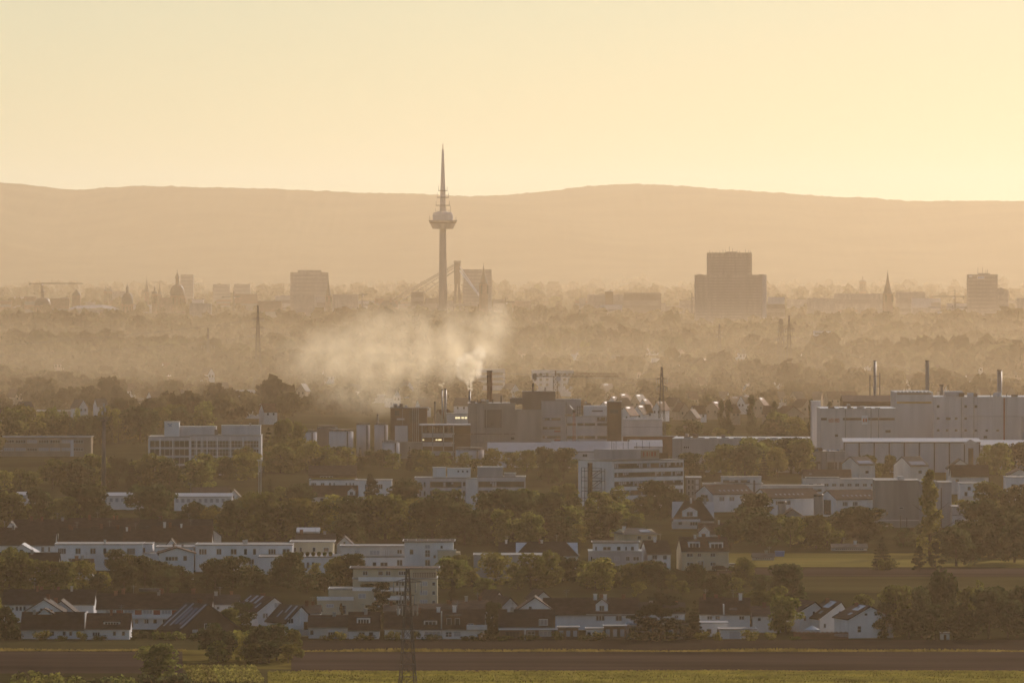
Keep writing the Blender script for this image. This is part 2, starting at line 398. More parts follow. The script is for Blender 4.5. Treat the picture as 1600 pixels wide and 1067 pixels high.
# houses standing in the woods keep a clearing in front of them: (x0, x1, ridge row, D)
hz = random.Random(3)
HSPEC = [(15, 640, 24), (45, 628, 18), (105, 612, 12), (130, 625, 14), (160, 623, 16), (245, 612, 14), (290, 610, 12), (262, 566, 10), (352, 598, 12), (408, 628, 22), (423, 631, 20), (515, 578, 14), (620, 609, 12), (665, 624, 16), (917, 631, 20), (915, 626, 14), (720, 622, 22), (780, 616, 18), (805, 600, 14),
         (942, 628, 16), (955, 620, 16), (968, 616, 15), (980, 622, 16), (992, 617, 15), (1004, 624, 16), (1016, 622, 14), (975, 636, 18), (995, 634, 18), (1012, 632, 16), (1026, 628, 14), (1078, 640, 20), (1085, 612, 14), (1140, 620, 12), (1158, 618, 12), (1112, 628, 24), (1150, 632, 14), (1060, 622, 16), (1095, 634, 18), (1128, 612, 14), (1070, 630, 16),
         (1185, 622, 18), (1200, 634, 18), (1215, 590, 14), (1240, 575, 12), (1222, 612, 14), (1240, 635, 32), (1252, 612, 14), (1275, 612, 14), (1262, 624, 18), (1305, 612, 20), (1330, 612, 24), (1412, 588, 12), (1425, 586, 12), (1340, 574, 10), (1388, 548, 10), (1485, 546, 10), (1505, 546, 10), (1580, 550, 10), (1310, 560, 10), (1420, 610, 16), (1580, 604, 14), (1540, 606, 14), (700, 640, 16),
         (30, 608, 12), (205, 600, 12), (440, 612, 14), (470, 600, 14), (560, 600, 14), (60, 590, 10), (640, 596, 12), (1050, 598, 12), (1100, 590, 12), (1165, 600, 12), (990, 598, 12), (940, 600, 12), (1480, 600, 12), (1520, 585, 12), (870, 612, 14), (330, 575, 10), (1000, 575, 10), (1370, 590, 12), (1200, 560, 10),
         (90, 560, 12), (150, 545, 12), (230, 535, 12), (300, 555, 12), (375, 545, 12), (470, 560, 12), (520, 540, 12), (860, 560, 12), (905, 545, 12), (960, 555, 12), (1015, 540, 12), (1065, 545, 12), (1110, 575, 12), (1160, 545, 12), (1255, 550, 12), (1330, 540, 12), (1365, 560, 12), (1430, 560, 12), (1465, 570, 12), (1530, 565, 12), (1560, 545, 12), (1590, 575, 12), (820, 545, 12), (60, 530, 12)]
HD_ = [F * (CH - hz.uniform(7.6, 9.6)) / (yr - HZ) for (x, yr, w) in HSPEC]
CLEAR = [(x - w * .5 - 2, x + w * .5 + 2, D, 380) for (x, yr, w), D in zip(HSPEC, HD_)]
CLEAR += [(831, 896, 4200, 500), (742, 790, 4400, 500), (1271, 1298, 5900, 500), (1018, 1180, 5400, 420), (356, 404, 4150, 420), (56, 124, 3650, 250), (190, 320, 3900, 350), (580, 612, 4000, 350)]
KO = [(600, 1000, 640, 740), (1000, 1290, 655, 740), (1290, 1640, 628, 740), (460, 620, 655, 720)]
wood_belt('distant_wood', 3450, 4700, .0105, 10, 120, 1.0, 11, (5.5, 10), .24, keepout=KO)
wood_belt('distant_wood', 1950, 3450, .02, 10, 120, 1.0, 21, (7, 12), .40, halo=1.9, keepout=[(-25, 1625, 0, 3000)])
wood_belt('distant_wood', 4700, 7200, .012, 12, 64, 1.6, 12, (8, 14), .24)
wood_belt('distant_wood', 7200, 9000, .016, 16, 36, 2.4, 13, (8, 15), .30)
wood_belt('distant_wood', 9000, 14500, .03, 22, 36, 2.6, 15, (6, 12), .50)
wood_belt('distant_wood', 14500, 21500, .030, 30, 24, 4.5, 14, (9, 17), .50)
# ================================================================ TREES
def leaf_mesh(name, lobes, q, ls, m, seed, up_only=0.0):
    """leaf clumps on the surface of many ellipsoid lobes; lobes: (cx, cy, cz, rx, ry, rz)"""
    r = np.random.default_rng(seed); out = []
    for (cx, cy, cz, rx, ry, rz) in lobes:
        n = max(6, int(q * (rx * rz) / 2.0))
        d = r.normal(0, 1, (n, 3)); d /= np.linalg.norm(d, axis=1, keepdims=True)
        c = np.array([cx, cy, cz]) + d * np.array([rx, ry, rz]) * r.uniform(.72, 1.08, (n, 1))
        u = d + r.normal(0, .6, d.shape); u /= np.linalg.norm(u, axis=1, keepdims=True)
        t1 = np.cross(u, r.normal(0, 1, u.shape)); t1 /= np.linalg.norm(t1, axis=1, keepdims=True); t2 = np.cross(u, t1)
        s = ls * r.uniform(.5, 1.35, (n, 1))
        out.append(np.stack([c - t1 * s - t2 * s * .7, c + t1 * s * .9 - t2 * s, c + t1 * s + t2 * s * .6, c - t1 * s * .6 + t2 * s], 1).reshape(-1, 3))
    V = np.concatenate(out)
    return npmesh(name, V, np.arange(len(V)).reshape(-1, 4), m)

def round_crown(seed, h=12.0, w=10.0, low=-0.03, nl=30, lean=0.0):
    r = np.random.default_rng(seed); L = []
    for k in range(nl):
        a = r.uniform(0, 2 * math.pi); t = r.random() ** .8
        z = h * (low + .10 + (0.90 - low - .10) * t)
        rr = (w / 2) * math.sqrt(max(.06, 1 - ((z / h - .42) / .60) ** 2)) * r.uniform(.35, .82)
        s = r.uniform(.75, 1.6) * w / 10
        L.append((rr * math.cos(a) + lean * z / h, rr * math.sin(a), z, 1.35 * s, 1.35 * s, 1.0 * s))
    L.append((0, 0, h * .48, w * .30, w * .30, h * .28)); L.append((r.uniform(-.6, .6), 0, h * .86, 1.5, 1.5, 1.3))
    return L
def conifer_crown(seed, h=14.0, w=6.0, tiers=11):
    r = np.random.default_rng(seed); L = []
    for k in range(tiers):
        t = k / (tiers - 1); z = h * (.07 + .88 * t); rad = w / 2 * (1 - t) ** .85 + .25
        n = max(3, int(7 * (1 - t) + 3))
        for i in range(n):
            a = 2 * math.pi * (i + r.random() * .6) / n; q = rad * r.uniform(.55, 1.0)
            L.append((q * .6 * math.cos(a), q * .6 * math.sin(a), z - .12 * q, .45 * q + .15, .45 * q + .15, .30 + .05 * rad))
    L.append((0, 0, h * .98, .18, .18, .5))
    return L
def column_crown(seed, h=18.0, w=4.4):
    r = np.random.default_rng(seed); L = []
    for k in range(46):
        t = r.random(); z = h * (.07 + .89 * t)
        rad = w / 1.55 * min(1, 2.2 * (1 - t) ** .7 + .06) * (.72 + .28 * math.sin(math.pi * min(1, t * 1.5 + .15)))
        a = r.uniform(0, 2 * math.pi); q = rad * r.uniform(.1, .75)
        L.append((q * math.cos(a), q * math.sin(a), z, .66, .66, 1.25))
    return L
def pine_crown(seed, h=13.0, w=11.0):
    r = np.random.default_rng(seed); L = []
    for k in range(44):
        t = r.random() ** 1.2; z = h * (.10 + .86 * t); rad = w / 2 * (1 - t) ** .75 + .4
        a = r.uniform(0, 2 * math.pi); q = rad * r.uniform(.2, .92)
        L.append((q * math.cos(a), q * math.sin(a), z + r.uniform(-.3, .3), 1.25, 1.25, .50))
    return L
def cedar_crown(seed, h=11.5, w=13.0):
    r = np.random.default_rng(seed); L = []
    for k in range(60):
        t = r.random(); z = h * (.08 + .88 * t); rad = w / 2 * (math.sqrt(max(0, 1 - t ** 2.2))) + .5
        a = r.uniform(0, 2 * math.pi); q = rad * r.uniform(.15, .92)
        L.append((q * math.cos(a), q * math.sin(a), z, 1.6, 1.6, .38))
    return L
def bush_crown(seed, h=3.4, w=5.0):
    r = np.random.default_rng(seed); L = []
    for k in range(16):
        a = r.uniform(0, 2 * math.pi); q = w / 2 * math.sqrt(r.random()) * .8
        z = h * r.uniform(.18, .78) * (1 - .35 * (2 * q / w) ** 2)
        L.append((q * math.cos(a), q * math.sin(a), z, .85, .85, .75))
    return L
def trunk_mesh(h, r0, limbs, seed, name='trunk'):
    r = np.random.default_rng(seed); b = MB()
    b.tube((0, 0, -.3), (0.05, 0, h * .30), r0, r0 * .72, 7); b.tube((0.05, 0, h * .30), (0.12, .05, h * .80), r0 * .72, r0 * .15, 6)
    for k in range(limbs):
        z = h * r.uniform(.22, .6); a = r.uniform(0, 6.28); l = h * r.uniform(.18, .32)
        b.tube((0.08, 0, z), (l * math.cos(a), l * math.sin(a), z + l * .75), r0 * .35, r0 * .07, 5)
    return b.mesh(name, M['bark'])
VAR = {}
def variants(kind, fn, mats, n, h, w, q, ls, r0, limbs, **kw):
    VAR[kind] = []
    for i in range(n):
        mname = mats[i % len(mats)]
        VAR[kind].append((leaf_mesh('crown', fn(100 + 17 * i + len(kind), **kw), q, ls, M[mname], 50 + i), trunk_mesh(h, r0, limbs, i), h, w))
variants('round', round_crown, ['leaf', 'leafdark', 'leaf'], 6, 12.0, 10.0, 55, .36, .32, 5)
variants('dark', round_crown, ['leafdark'], 4, 12.0, 10.0, 55, .36, .32, 5, low=-.06)
variants('gold', round_crown, ['leafgold', 'leaf'], 4, 12.0, 10.0, 50, .34, .28, 6, nl=22)
variants('spruce', conifer_crown, ['needle'], 3, 14.0, 6.0, 260, .24, .22, 0)
variants('poplar', column_crown, ['leafgold', 'leaf'], 3, 18.0, 4.4, 110, .26, .30, 3)
variants('darkpoplar', column_crown, ['leafdark'], 2, 18.0, 4.4, 120, .26, .30, 3)
variants('cypress', column_crown, ['needle'], 2, 18.0, 4.4, 130, .26, .2, 0)
variants('pine', pine_crown, ['needle'], 2, 13.0, 11.0, 200, .26, .26, 6)
variants('cedar', cedar_crown, ['needle'], 1, 11.5, 13.0, 240, .26, .35, 8)
variants('bush', bush_crown, ['leaf', 'leafdark', 'leafgold'], 6, 3.4, 5.0, 90, .20, .07, 4)
NAMES = dict(darkpoplar='poplar_tree', round='broadleaf_tree', dark='broadleaf_tree', gold='broadleaf_tree', spruce='spruce_tree', poplar='poplar_tree', cypress='cypress_tree', pine='pine_tree', cedar='cedar_tree', bush='bush')
PHR = dict(darkpoplar='tall dark poplar', round='rounded green tree', dark='dark dense tree', gold='yellow-green tree', spruce='dark pointed spruce', poplar='slender poplar', cypress='thin dark cypress', pine='spreading dark pine', cedar='wide dark cedar', bush='low bush')
tr = random.Random(21)
def tree(x, yt, yb, kind='round', wpx=None, label=None, group=None, D=None, v=None):
    D = D or Dg(yb); k = D / F
    me, tk, h0, w0 = VAR[kind][tr.randrange(len(VAR[kind])) if v is None else v]
    h = (yb - yt) * k; w = (wpx * k) if wpx else h * w0 / h0 * tr.uniform(.85, 1.15)
    cat = 'bush' if kind == 'bush' else 'tree'
    o = thing(NAMES[kind], (gx(x, D), D, 0), label, cat, group, tr.uniform(0, 6.28))
    o.scale = (w / w0, w / w0, h / h0)
    link('crown', me, o); link('trunk', tk, o)
    if not label: AUTO.append((o, PHR[kind], x, yt, yb, D))
    return o
def belt(xa, xb, yba, ybb, ha, hb, n, kinds, group, wr=(.85, 1.3)):
    """n trees whose feet lie between two image rows, of real heights ha..hb metres"""
    for i in range(n):
        x = xa + (xb - xa) * (i + tr.uniform(.15, .85)) / n
        yb = tr.uniform(yba, ybb); D = Dg(yb); h = tr.uniform(ha * .72, hb * 1.1)
        kd = tr.choice(kinds); k = F / D
        if kd == 'spruce': w = h * tr.uniform(.36, .5)
        elif kd in ('poplar', 'cypress'): w = h * tr.uniform(.2, .28)
        elif kd == 'bush': w = h * tr.uniform(1.1, 1.8)
        else: w = h * tr.uniform(*wr)
        tree(x, yb - h * k, yb, kd, w * k, group=group, D=D)
RD = ['round', 'round', 'dark', 'dark', 'gold', 'round', 'spruce']
# behind and around the left offices
belt(-30, 235, 690, 700, 11, 15, 12, RD, 'trees behind the left offices')
for x, yt, w in ((85, 634, 26), (120, 636, 20), (165, 633, 24), (185, 638, 26), (100, 640, 22)): tree(x, yt, 693, 'gold', w, group='trees behind the left offices')
belt(235, 335, 668, 676, 10, 13, 5, ['round', 'gold'], 'trees behind the left offices')
belt(145, 305, 738, 744, 4.5, 7, 8, ['round', 'gold', 'dark'], 'trees before the left offices')
belt(-30, 330, 760, 768, 8.5, 11, 15, RD, 'trees between the mast and the white sheds')
belt(315, 420, 744, 752, 7.5, 10, 6, RD, 'trees right of the left offices')
belt(400, 520, 736, 745, 9, 12, 7, ['round', 'gold'], 'trees before the storage tanks')
belt(520, 660, 728, 736, 6, 8, 8, RD, 'trees before the storage tanks')
belt(660, 905, 734, 741, 6.5, 9, 10, ['round', 'gold'], 'trees before the factory')
tree(420, 668, 730, 'spruce', 34, group='trees before the storage tanks')
tree(440, 655, 735, 'round', 44, group='trees before the storage tanks'); tree(465, 658, 732, 'round', 36, group='trees before the storage tanks')
tree(880, 700, 748, 'dark', 62, group='trees before the factory'); tree(857, 722, 756, 'round', 46, group='trees before the factory')
# big belt behind the villages
tree(135, 756, 826, 'dark', 92, group='big trees behind the dark roofs'); tree(238, 757, 826, 'dark', 84, group='big trees behind the dark roofs'); tree(60, 762, 822, 'dark', 50, group='big trees behind the dark roofs')
tree(20, 768, 824, 'round', 62, group='big trees behind the dark roofs'); tree(100, 775, 828, 'round', 50, group='big trees behind the dark roofs')
belt(288, 480, 836, 846, 9.5, 12.5, 10, RD, 'big trees behind the white villas')
belt(400, 490, 790, 800, 7, 9, 5, RD, 'trees between the offices')
belt(480, 700, 840, 852, 9, 12, 12, ['round', 'dark', 'gold'], 'big trees behind the white villas')
belt(690, 880, 842, 855, 10.5, 14, 9, ['dark', 'dark', 'round'], 'big trees behind the white villas')
belt(820, 1060, 806, 820, 7, 10, 11, ['round', 'gold', 'dark'], 'trees before the ribbon-window office')
belt(850, 1000, 838, 848, 6.5, 9, 7, ['round', 'gold'], 'trees before the ribbon-window office')
tree(632, 748, 800, 'round', 64, group='trees between the offices'); tree(580, 741, 790, 'cypress', 25, group='trees between the offices'); tree(795, 770, 805, 'gold', 50, group='trees between the offices')
tree(776, 772, 850, 'spruce', 70, group='big trees behind the white villas'); tree(715, 778, 850, 'spruce', 56, group='big trees behind the white villas'); tree(663, 797, 845, 'spruce', 44, group='big trees behind the white villas')
tree(853, 778, 850, 'spruce', 52, group='big trees behind the white villas')
# right half
belt(1065, 1255, 738, 752, 9.5, 13, 13, RD, 'wood before the long grey hall')
tree(1180, 770, 822, 'dark', 58, group='trees among the gabled houses'); tree(1060, 768, 800, 'round', 40, group='trees among the gabled houses'); tree(1098, 775, 800, 'round', 30, group='trees among the gabled houses')
tree(1345, 792, 852, 'dark', 96, group='trees before the grey block'); tree(1315, 800, 850, 'dark', 50, group='trees before the grey block')
belt(1130, 1320, 842, 858, 5.5, 8.5, 12, ['round', 'gold', 'dark'], 'trees behind the meadow')
belt(1400, 1470, 850, 862, 5, 7, 4, ['round', 'dark'], 'trees behind the meadow')
belt(1490, 1640, 862, 885, 9.5, 13.5, 9, ['dark', 'dark', 'round'], 'trees behind the meadow')
belt(1330, 1400, 742, 752, 6, 8, 4, ['round', 'gold'], 'trees before the hall with bays')
belt(1400, 1440, 742, 750, 5, 7, 2, ['round'], 'trees before the hall with bays'); belt(1530, 1600, 738, 750, 8, 11, 4, RD, 'trees before the hall with bays')
tree(1505, 780, 800, 'gold', 30, group='trees among the gabled houses'); tree(1545, 752, 812, 'round', 56, group='trees among the gabled houses'); tree(1585, 756, 816, 'round', 60, group='trees among the gabled houses'); tree(1310, 752, 775, 'gold', 44, group='trees among the gabled houses'); tree(1350, 775, 800, 'round', 30, group='trees among the gabled houses')
tree(1453, 736, 868, 'poplar', 40, label='tall slim poplar standing at the far edge of the meadow, right of the grey block', v=0)
tree(1378, 838, 890, 'spruce', 38, label='dark spruce standing alone on the meadow, left of the tall slim poplar')
tree(1388, 868, 891, 'bush', 36, label='dark bush at the foot of the lone spruce on the meadow')
tree(1437, 852, 893, 'pine', 30, label='sparse pine at the meadow edge below the tall slim poplar'); tree(1462, 846, 892, 'pine', 36, label='taller sparse pine just right of the tall slim poplar foot')
# middle row of trees above the terraced houses
belt(-20, 90, 918, 928, 6.5, 9, 5, ['gold', 'round'], 'trees above the terraced houses')
belt(90, 280, 918, 928, 5.5, 8, 8, ['round', 'gold'], 'trees above the terraced houses')
belt(150, 240, 884, 892, 4.5, 6, 3, ['round', 'dark'], 'trees before the white villas')
belt(240, 560, 912, 928, 5.4, 7.6, 14, ['dark', 'round', 'dark'], 'trees above the terraced houses')
belt(430, 560, 900, 910, 3.4, 4.8, 5, ['gold', 'round'], 'trees above the terraced houses')
belt(690, 960, 908, 932, 5.5, 8.5, 14, ['gold', 'round', 'round'], 'trees above the terraced houses')
belt(930, 1250, 915, 940, 4.2, 6.5, 17, ['round', 'gold', 'dark'], 'trees above the terraced houses')
belt(1165, 1250, 940, 985, 6, 8.5, 6, ['round', 'round', 'dark'], 'trees left of the three white gables')
tree(180, 858, 893, 'dark', 40, group='trees before the white villas'); tree(205, 866, 894, 'round', 30, group='trees before the white villas')
tree(260, 898, 926, 'dark', 40, group='trees above the terraced houses')
tree(707, 904, 942, 'cypress', 11, label='thin dark cypress behind the terrace, right of the stepped apartment block')
tree(597, 908, 975, 'pine', 62, label='broad dark pine standing before the stepped cream apartment block')
tree(533, 942, 972, 'cypress', 8, label='thin dark cypress before the low wing of the stepped apartment block')
tree(1033, 925, 1000, 'cedar', 100, label='very wide dark cedar behind the low sheds, right of the long brown terrace')
tree(1085, 938, 999, 'spruce', 34, label='narrow dark spruce between the wide cedar and the twin brown-roofed houses')
tree(300, 955, 990, 'dark', 50, group='garden trees of the front houses'); tree(375, 940, 985, 'dark', 50, group='garden trees of the front houses'); tree(355, 950, 988, 'round', 40, group='garden trees of the front houses')
tree(8, 945, 1000, 'round', 46, group='garden trees of the front houses'); tree(-5, 925, 975, 'gold', 30, group='garden trees of the front houses')
tree(770, 940, 996, 'dark', 34, group='garden trees of the front houses'); tree(1228, 930, 992, 'round', 60, group='trees left of the three white gables')
# wood at the right edge
for x, yt, yb, w, kd in ((1350, 928, 978, 40, 'round'), (1400, 913, 994, 70, 'round'), (1470, 890, 992, 62, 'round'), (1440, 915, 996, 50, 'dark'), (1508, 918, 990, 40, 'round'), (1545, 917, 998, 76, 'dark'), (1500, 940, 999, 60, 'dark'),
                         (1590, 914, 995, 70, 'round'), (1380, 940, 996, 44, 'dark'), (1575, 935, 999, 60, 'dark'), (1630, 905, 994, 80, 'dark'), (1460, 945, 999, 50, 'dark'), (1420, 950, 998, 50, 'dark'), (1530, 905, 985, 40, 'gold')):
    tree(x, yt, yb, kd, w, group='wood at the right edge of the village')
# thicket, lone tree and hedge in front
for x, yt, yb, w in ((328, 972, 1031, 44), (352, 985, 1033, 46), (378, 980, 1032, 52), (405, 975, 1034, 50), (432, 975, 1032, 50), (455, 983, 1030, 40), (340, 1000, 1035, 40), (420, 1000, 1036, 50), (392, 1005, 1037, 40), (450, 1005, 1036, 34)):
    tree(x, yt, yb, tr.choice(['dark', 'round', 'bush', 'gold']), w, group='thicket between the two front fields')
tree(246, 1004, 1062, 'round', 72, label='round tree standing alone in front of the small ploughed field')
for x, yt, yb, w in ((45, 1038, 1082, 60), (75, 1044, 1084, 60), (110, 1048, 1086, 60), (150, 1052, 1086, 60), (190, 1050, 1084, 62), (225, 1048, 1080, 50), (270, 1046, 1080, 56), (30, 1050, 1088, 40), (390, 1058, 1088, 40)):
    tree(x, yt, yb, 'bush', w, group='dark hedge at the bottom edge')
# garden bushes along the front houses
for i in range(34):
    x = 20 + i * 37 + tr.uniform(-14, 14)
    tree(x, 0, 999 - tr.uniform(0, 6), 'bush', tr.uniform(18, 40), group='garden bushes of the front houses') if False else None
    yb = 999.6 + tr.uniform(0, 1.6); tree(x, yb - tr.uniform(8, 19), yb, 'bush', tr.uniform(18, 38), group='garden bushes of the front houses')
# tall single trees of the middle distance
for x, yt, yb, w in ((1127, 625, 690, 13), (1138, 624, 690, 14), (1174, 616, 692, 15), (1210, 627, 690, 14), (1268, 624, 700, 13), (1297, 628, 690, 14), (1320, 628, 690, 14), (1357, 632, 690, 12)):
    tree(x, yt, yb, 'darkpoplar', w * 1.25, group='poplars among the factory halls')
tree(1437, 627, 692, 'poplar', 17, label='slim poplar before the big white hall with rows of small windows'); tree(1433, 660, 694, 'round', 30, label='round tree at the foot of the slim poplar before the big hall')
belt(1190, 1290, 690, 700, 9, 12, 8, RD, 'trees among the factory halls'); belt(1010, 1130, 690, 700, 5, 9, 6, RD, 'trees among the factory halls')

# little vineyard at the bottom edge: a dozen rows running away from the viewer
def vine_row_mesh(seed):
    r = np.random.default_rng(seed); n = 900; y = r.uniform(0, 48, n); x = r.normal(0, .16, n); z = r.uniform(.35, 1.55, n); s = r.uniform(.07, .16, n)[:, None]
    u = r.normal(0, 1, (n, 3)); u /= np.linalg.norm(u, axis=1, keepdims=True); t1 = np.cross(u, r.normal(0, 1, u.shape)); t1 /= np.linalg.norm(t1, axis=1, keepdims=True); t2 = np.cross(u, t1); c = np.stack([x, y, z], 1)
    return npmesh('foliage', np.stack([c - t1 * s - t2 * s, c + t1 * s - t2 * s, c + t1 * s + t2 * s, c - t1 * s + t2 * s], 1).reshape(-1, 3), np.arange(4 * n).reshape(-1, 4), M['leafgold'])
vm = [vine_row_mesh(i) for i in range(3)]; q = MB()
for i in range(13): q.tube((0, i * 4, -.1), (0, i * 4, 1.7), .05)
pm = q.mesh('posts', M['wood'])
for i in range(13):
    D0 = Dg(1074); o = thing('vine_row', (gx(302 + i * 9, D0), D0, 0), ['leftmost', 'second', 'third', 'fourth', 'fifth', 'sixth', 'seventh', 'eighth', 'ninth', 'tenth', 'eleventh', 'twelfth', 'thirteenth'][i] + ' row of young vines in the little vineyard' + (', counted from the left' if i else ' at the bottom edge'), 'vines', 'vine rows of the little vineyard', R(4)); link('foliage', vm[i % 3], o); link('posts', pm, o)
# ================================================================ BUILDING TOOLS
_wc = {}
def window_mesh(w, h, nx, ny, fm, t):
    key = (round(w, 2), round(h, 2), nx, ny, fm)
    if key not in _wc:
        b = MB(); d = .07
        b.box(-w / 2, w / 2, -d, .02, 0, t); b.box(-w / 2, w / 2, -d, .02, h - t, h)
        for i in range(nx + 1):
            x = -w / 2 + t / 2 + (w - t) * i / nx; b.box(x - t / 2, x + t / 2, -d, .02, t, h - t)
        for j in range(1, ny):
            z = h * j / ny; b.box(-w / 2 + t, w / 2 - t, -d + .005, .015, z - t / 2, z + t / 2)
        p = MB(); p.box(-w / 2 + t * .5, w / 2 - t * .5, -.03, .01, t * .5, h - t * .5)
        _wc[key] = (b.mesh('window', M[fm]), p)
    return _wc[key]
_pc = {}
def add_window(parent, x, y, z, w, h, nx=1, ny=1, fm='frame', gm='glass', rz=0.0, t=None, name='window'):
    t = t or min(.12, max(.06, w * .07))
    me, p = window_mesh(w, h, nx, ny, fm, t)
    o = link(name, me, parent, (x, y, z), rz=rz)
    key = (round(w, 2), round(h, 2), gm, round(t, 3))
    if key not in _pc: _pc[key] = p.mesh('pane', M[gm])
    link('pane', _pc[key], o)
    return o

class Block:
    """a building; px coordinates of the photograph are turned into metres on its front face"""
    def __init__(s, name, label, cat, x0, x1, yb, D=None, rot=0.0, corner=None, group=None, auto=None, land=None, yt=None):
        s.D = D or Dg(yb); s.k = s.D / F; s.yb = yb; s.rot = rot
        s.xc = corner if corner is not None else (x0 + x1) / 2
        s.yg = HZ + F * CH / s.D                  # row of the ground at the anchor
        s.c = math.cos(R(rot))
        s.root = thing(name, (gx(s.xc, s.D), s.D, 0), label, cat, group, R(rot))
        if land: LAND.append((land, x0, x1, yt if yt else yb - 40, yb, s.D))
        if auto: AUTO.append((s.root, auto, (x0 + x1) / 2, yt if yt else yb - 40, yb, s.D))
    def X(s, x): return (x - s.xc) * s.k / s.c
    def Z(s, y): return max(-.4, (s.yg - y) * s.k)
    def box(s, name, m, x0, x1, yt, yb, y0, y1, parent=None):
        b = MB(); b.box(s.X(x0), s.X(x1), y0, y1, s.Z(yb), s.Z(yt)); return b.build(name, M[m], parent or s.root)
    def body(s, x0, x1, yt, yb, depth, m='white', roof='flat', y0=0.0, par=.35, over=.12, wall='wall', slab='roof'):
        """box wall, flat roof slab set inside a coping"""
        zt = s.Z(yt); z0 = s.Z(yb) if yb < s.yg - .2 else -.4
        a, b_ = s.X(x0), s.X(x1)
        b = MB(); b.box(a, b_, y0, y0 + depth, z0, zt - .25); w = b.build(wall, M[m], s.root)
        b = MB(); o = over
        b.box(a - o, b_ + o, y0 - o, y0 + depth + o, zt - .25, zt - .05); r = b.build(slab, M[roof], s.root)
        b = MB(); t = .22
        b.box(a - o, b_ + o, y0 - o, y0 - o + t, zt - .05, zt); b.box(a - o, b_ + o, y0 + depth + o - t, y0 + depth + o, zt - .05, zt)
        b.box(a - o, a - o + t, y0 - o + t, y0 + depth + o - t, zt - .05, zt); b.box(b_ + o - t, b_ + o, y0 - o + t, y0 + depth + o - t, zt - .05, zt)
        b.build('coping', M['coping'], r)
        return w
    def win(s, x0, x1, yt, yb, nx=1, ny=1, y=0.0, fm='frame', gm='glass', name='window'):
        w = abs(s.X(x1) - s.X(x0)); h = s.Z(yt) - s.Z(yb)
        return add_window(s.root, (s.X(x0) + s.X(x1)) / 2, y - .005, s.Z(yb), w, h, nx, ny, fm, gm, name=name)
    def rows(s, xs, ys, w, h, nx=1, ny=1, y=0.0, fm='frame', gm='glass'):
        for yy in ys:
            for xx in xs: s.win(xx - w / 2, xx + w / 2, yy, yy + h, nx, ny, y, fm, gm)
    def band(s, x0, x1, yt, yb, n, y=0.0, fm='darkframe', gm='glassbrown'):
        o = s.win(x0, x1, yt, yb, n, 1, y, fm, gm, 'window_band')
        if n >= 7 and s.D < 4000:
            w = abs(s.X(x1) - s.X(x0)); h = s.Z(yt) - s.Z(yb); b = MB()
            for i in range(n):
                if rnd.random() < .30: b.box(-w / 2 + w * (i + .12) / n, -w / 2 + w * (i + .88) / n, -.045, -.032, h * rnd.choice([.15, .45, .6]), h * .9)
            if b.v: b.build('blind', M['blind'], o)
        return o
    def tube(s, name, m, pts, r, parent=None, n=5):
        b = MB()
        for p, q in zip(pts[:-1], pts[1:]): b.tube(p, q, r, n=n)
        return b.build(name, M[m], parent or s.root)
    def chimney(s, x, yt, yb, w=.6, y=5.0, m='redbrick', parent=None):
        b = MB(); b.box(s.X(x) - w / 2, s.X(x) + w / 2, y - w / 2, y + w / 2, s.Z(yb) - .8, s.Z(yt)); b.box(s.X(x) - w / 2 - .08, s.X(x) + w / 2 + .08, y - w / 2 - .08, y + w / 2 + .08, s.Z(yt), s.Z(yt) + .12)
        return b.build('chimney', M[m], parent or s.root)

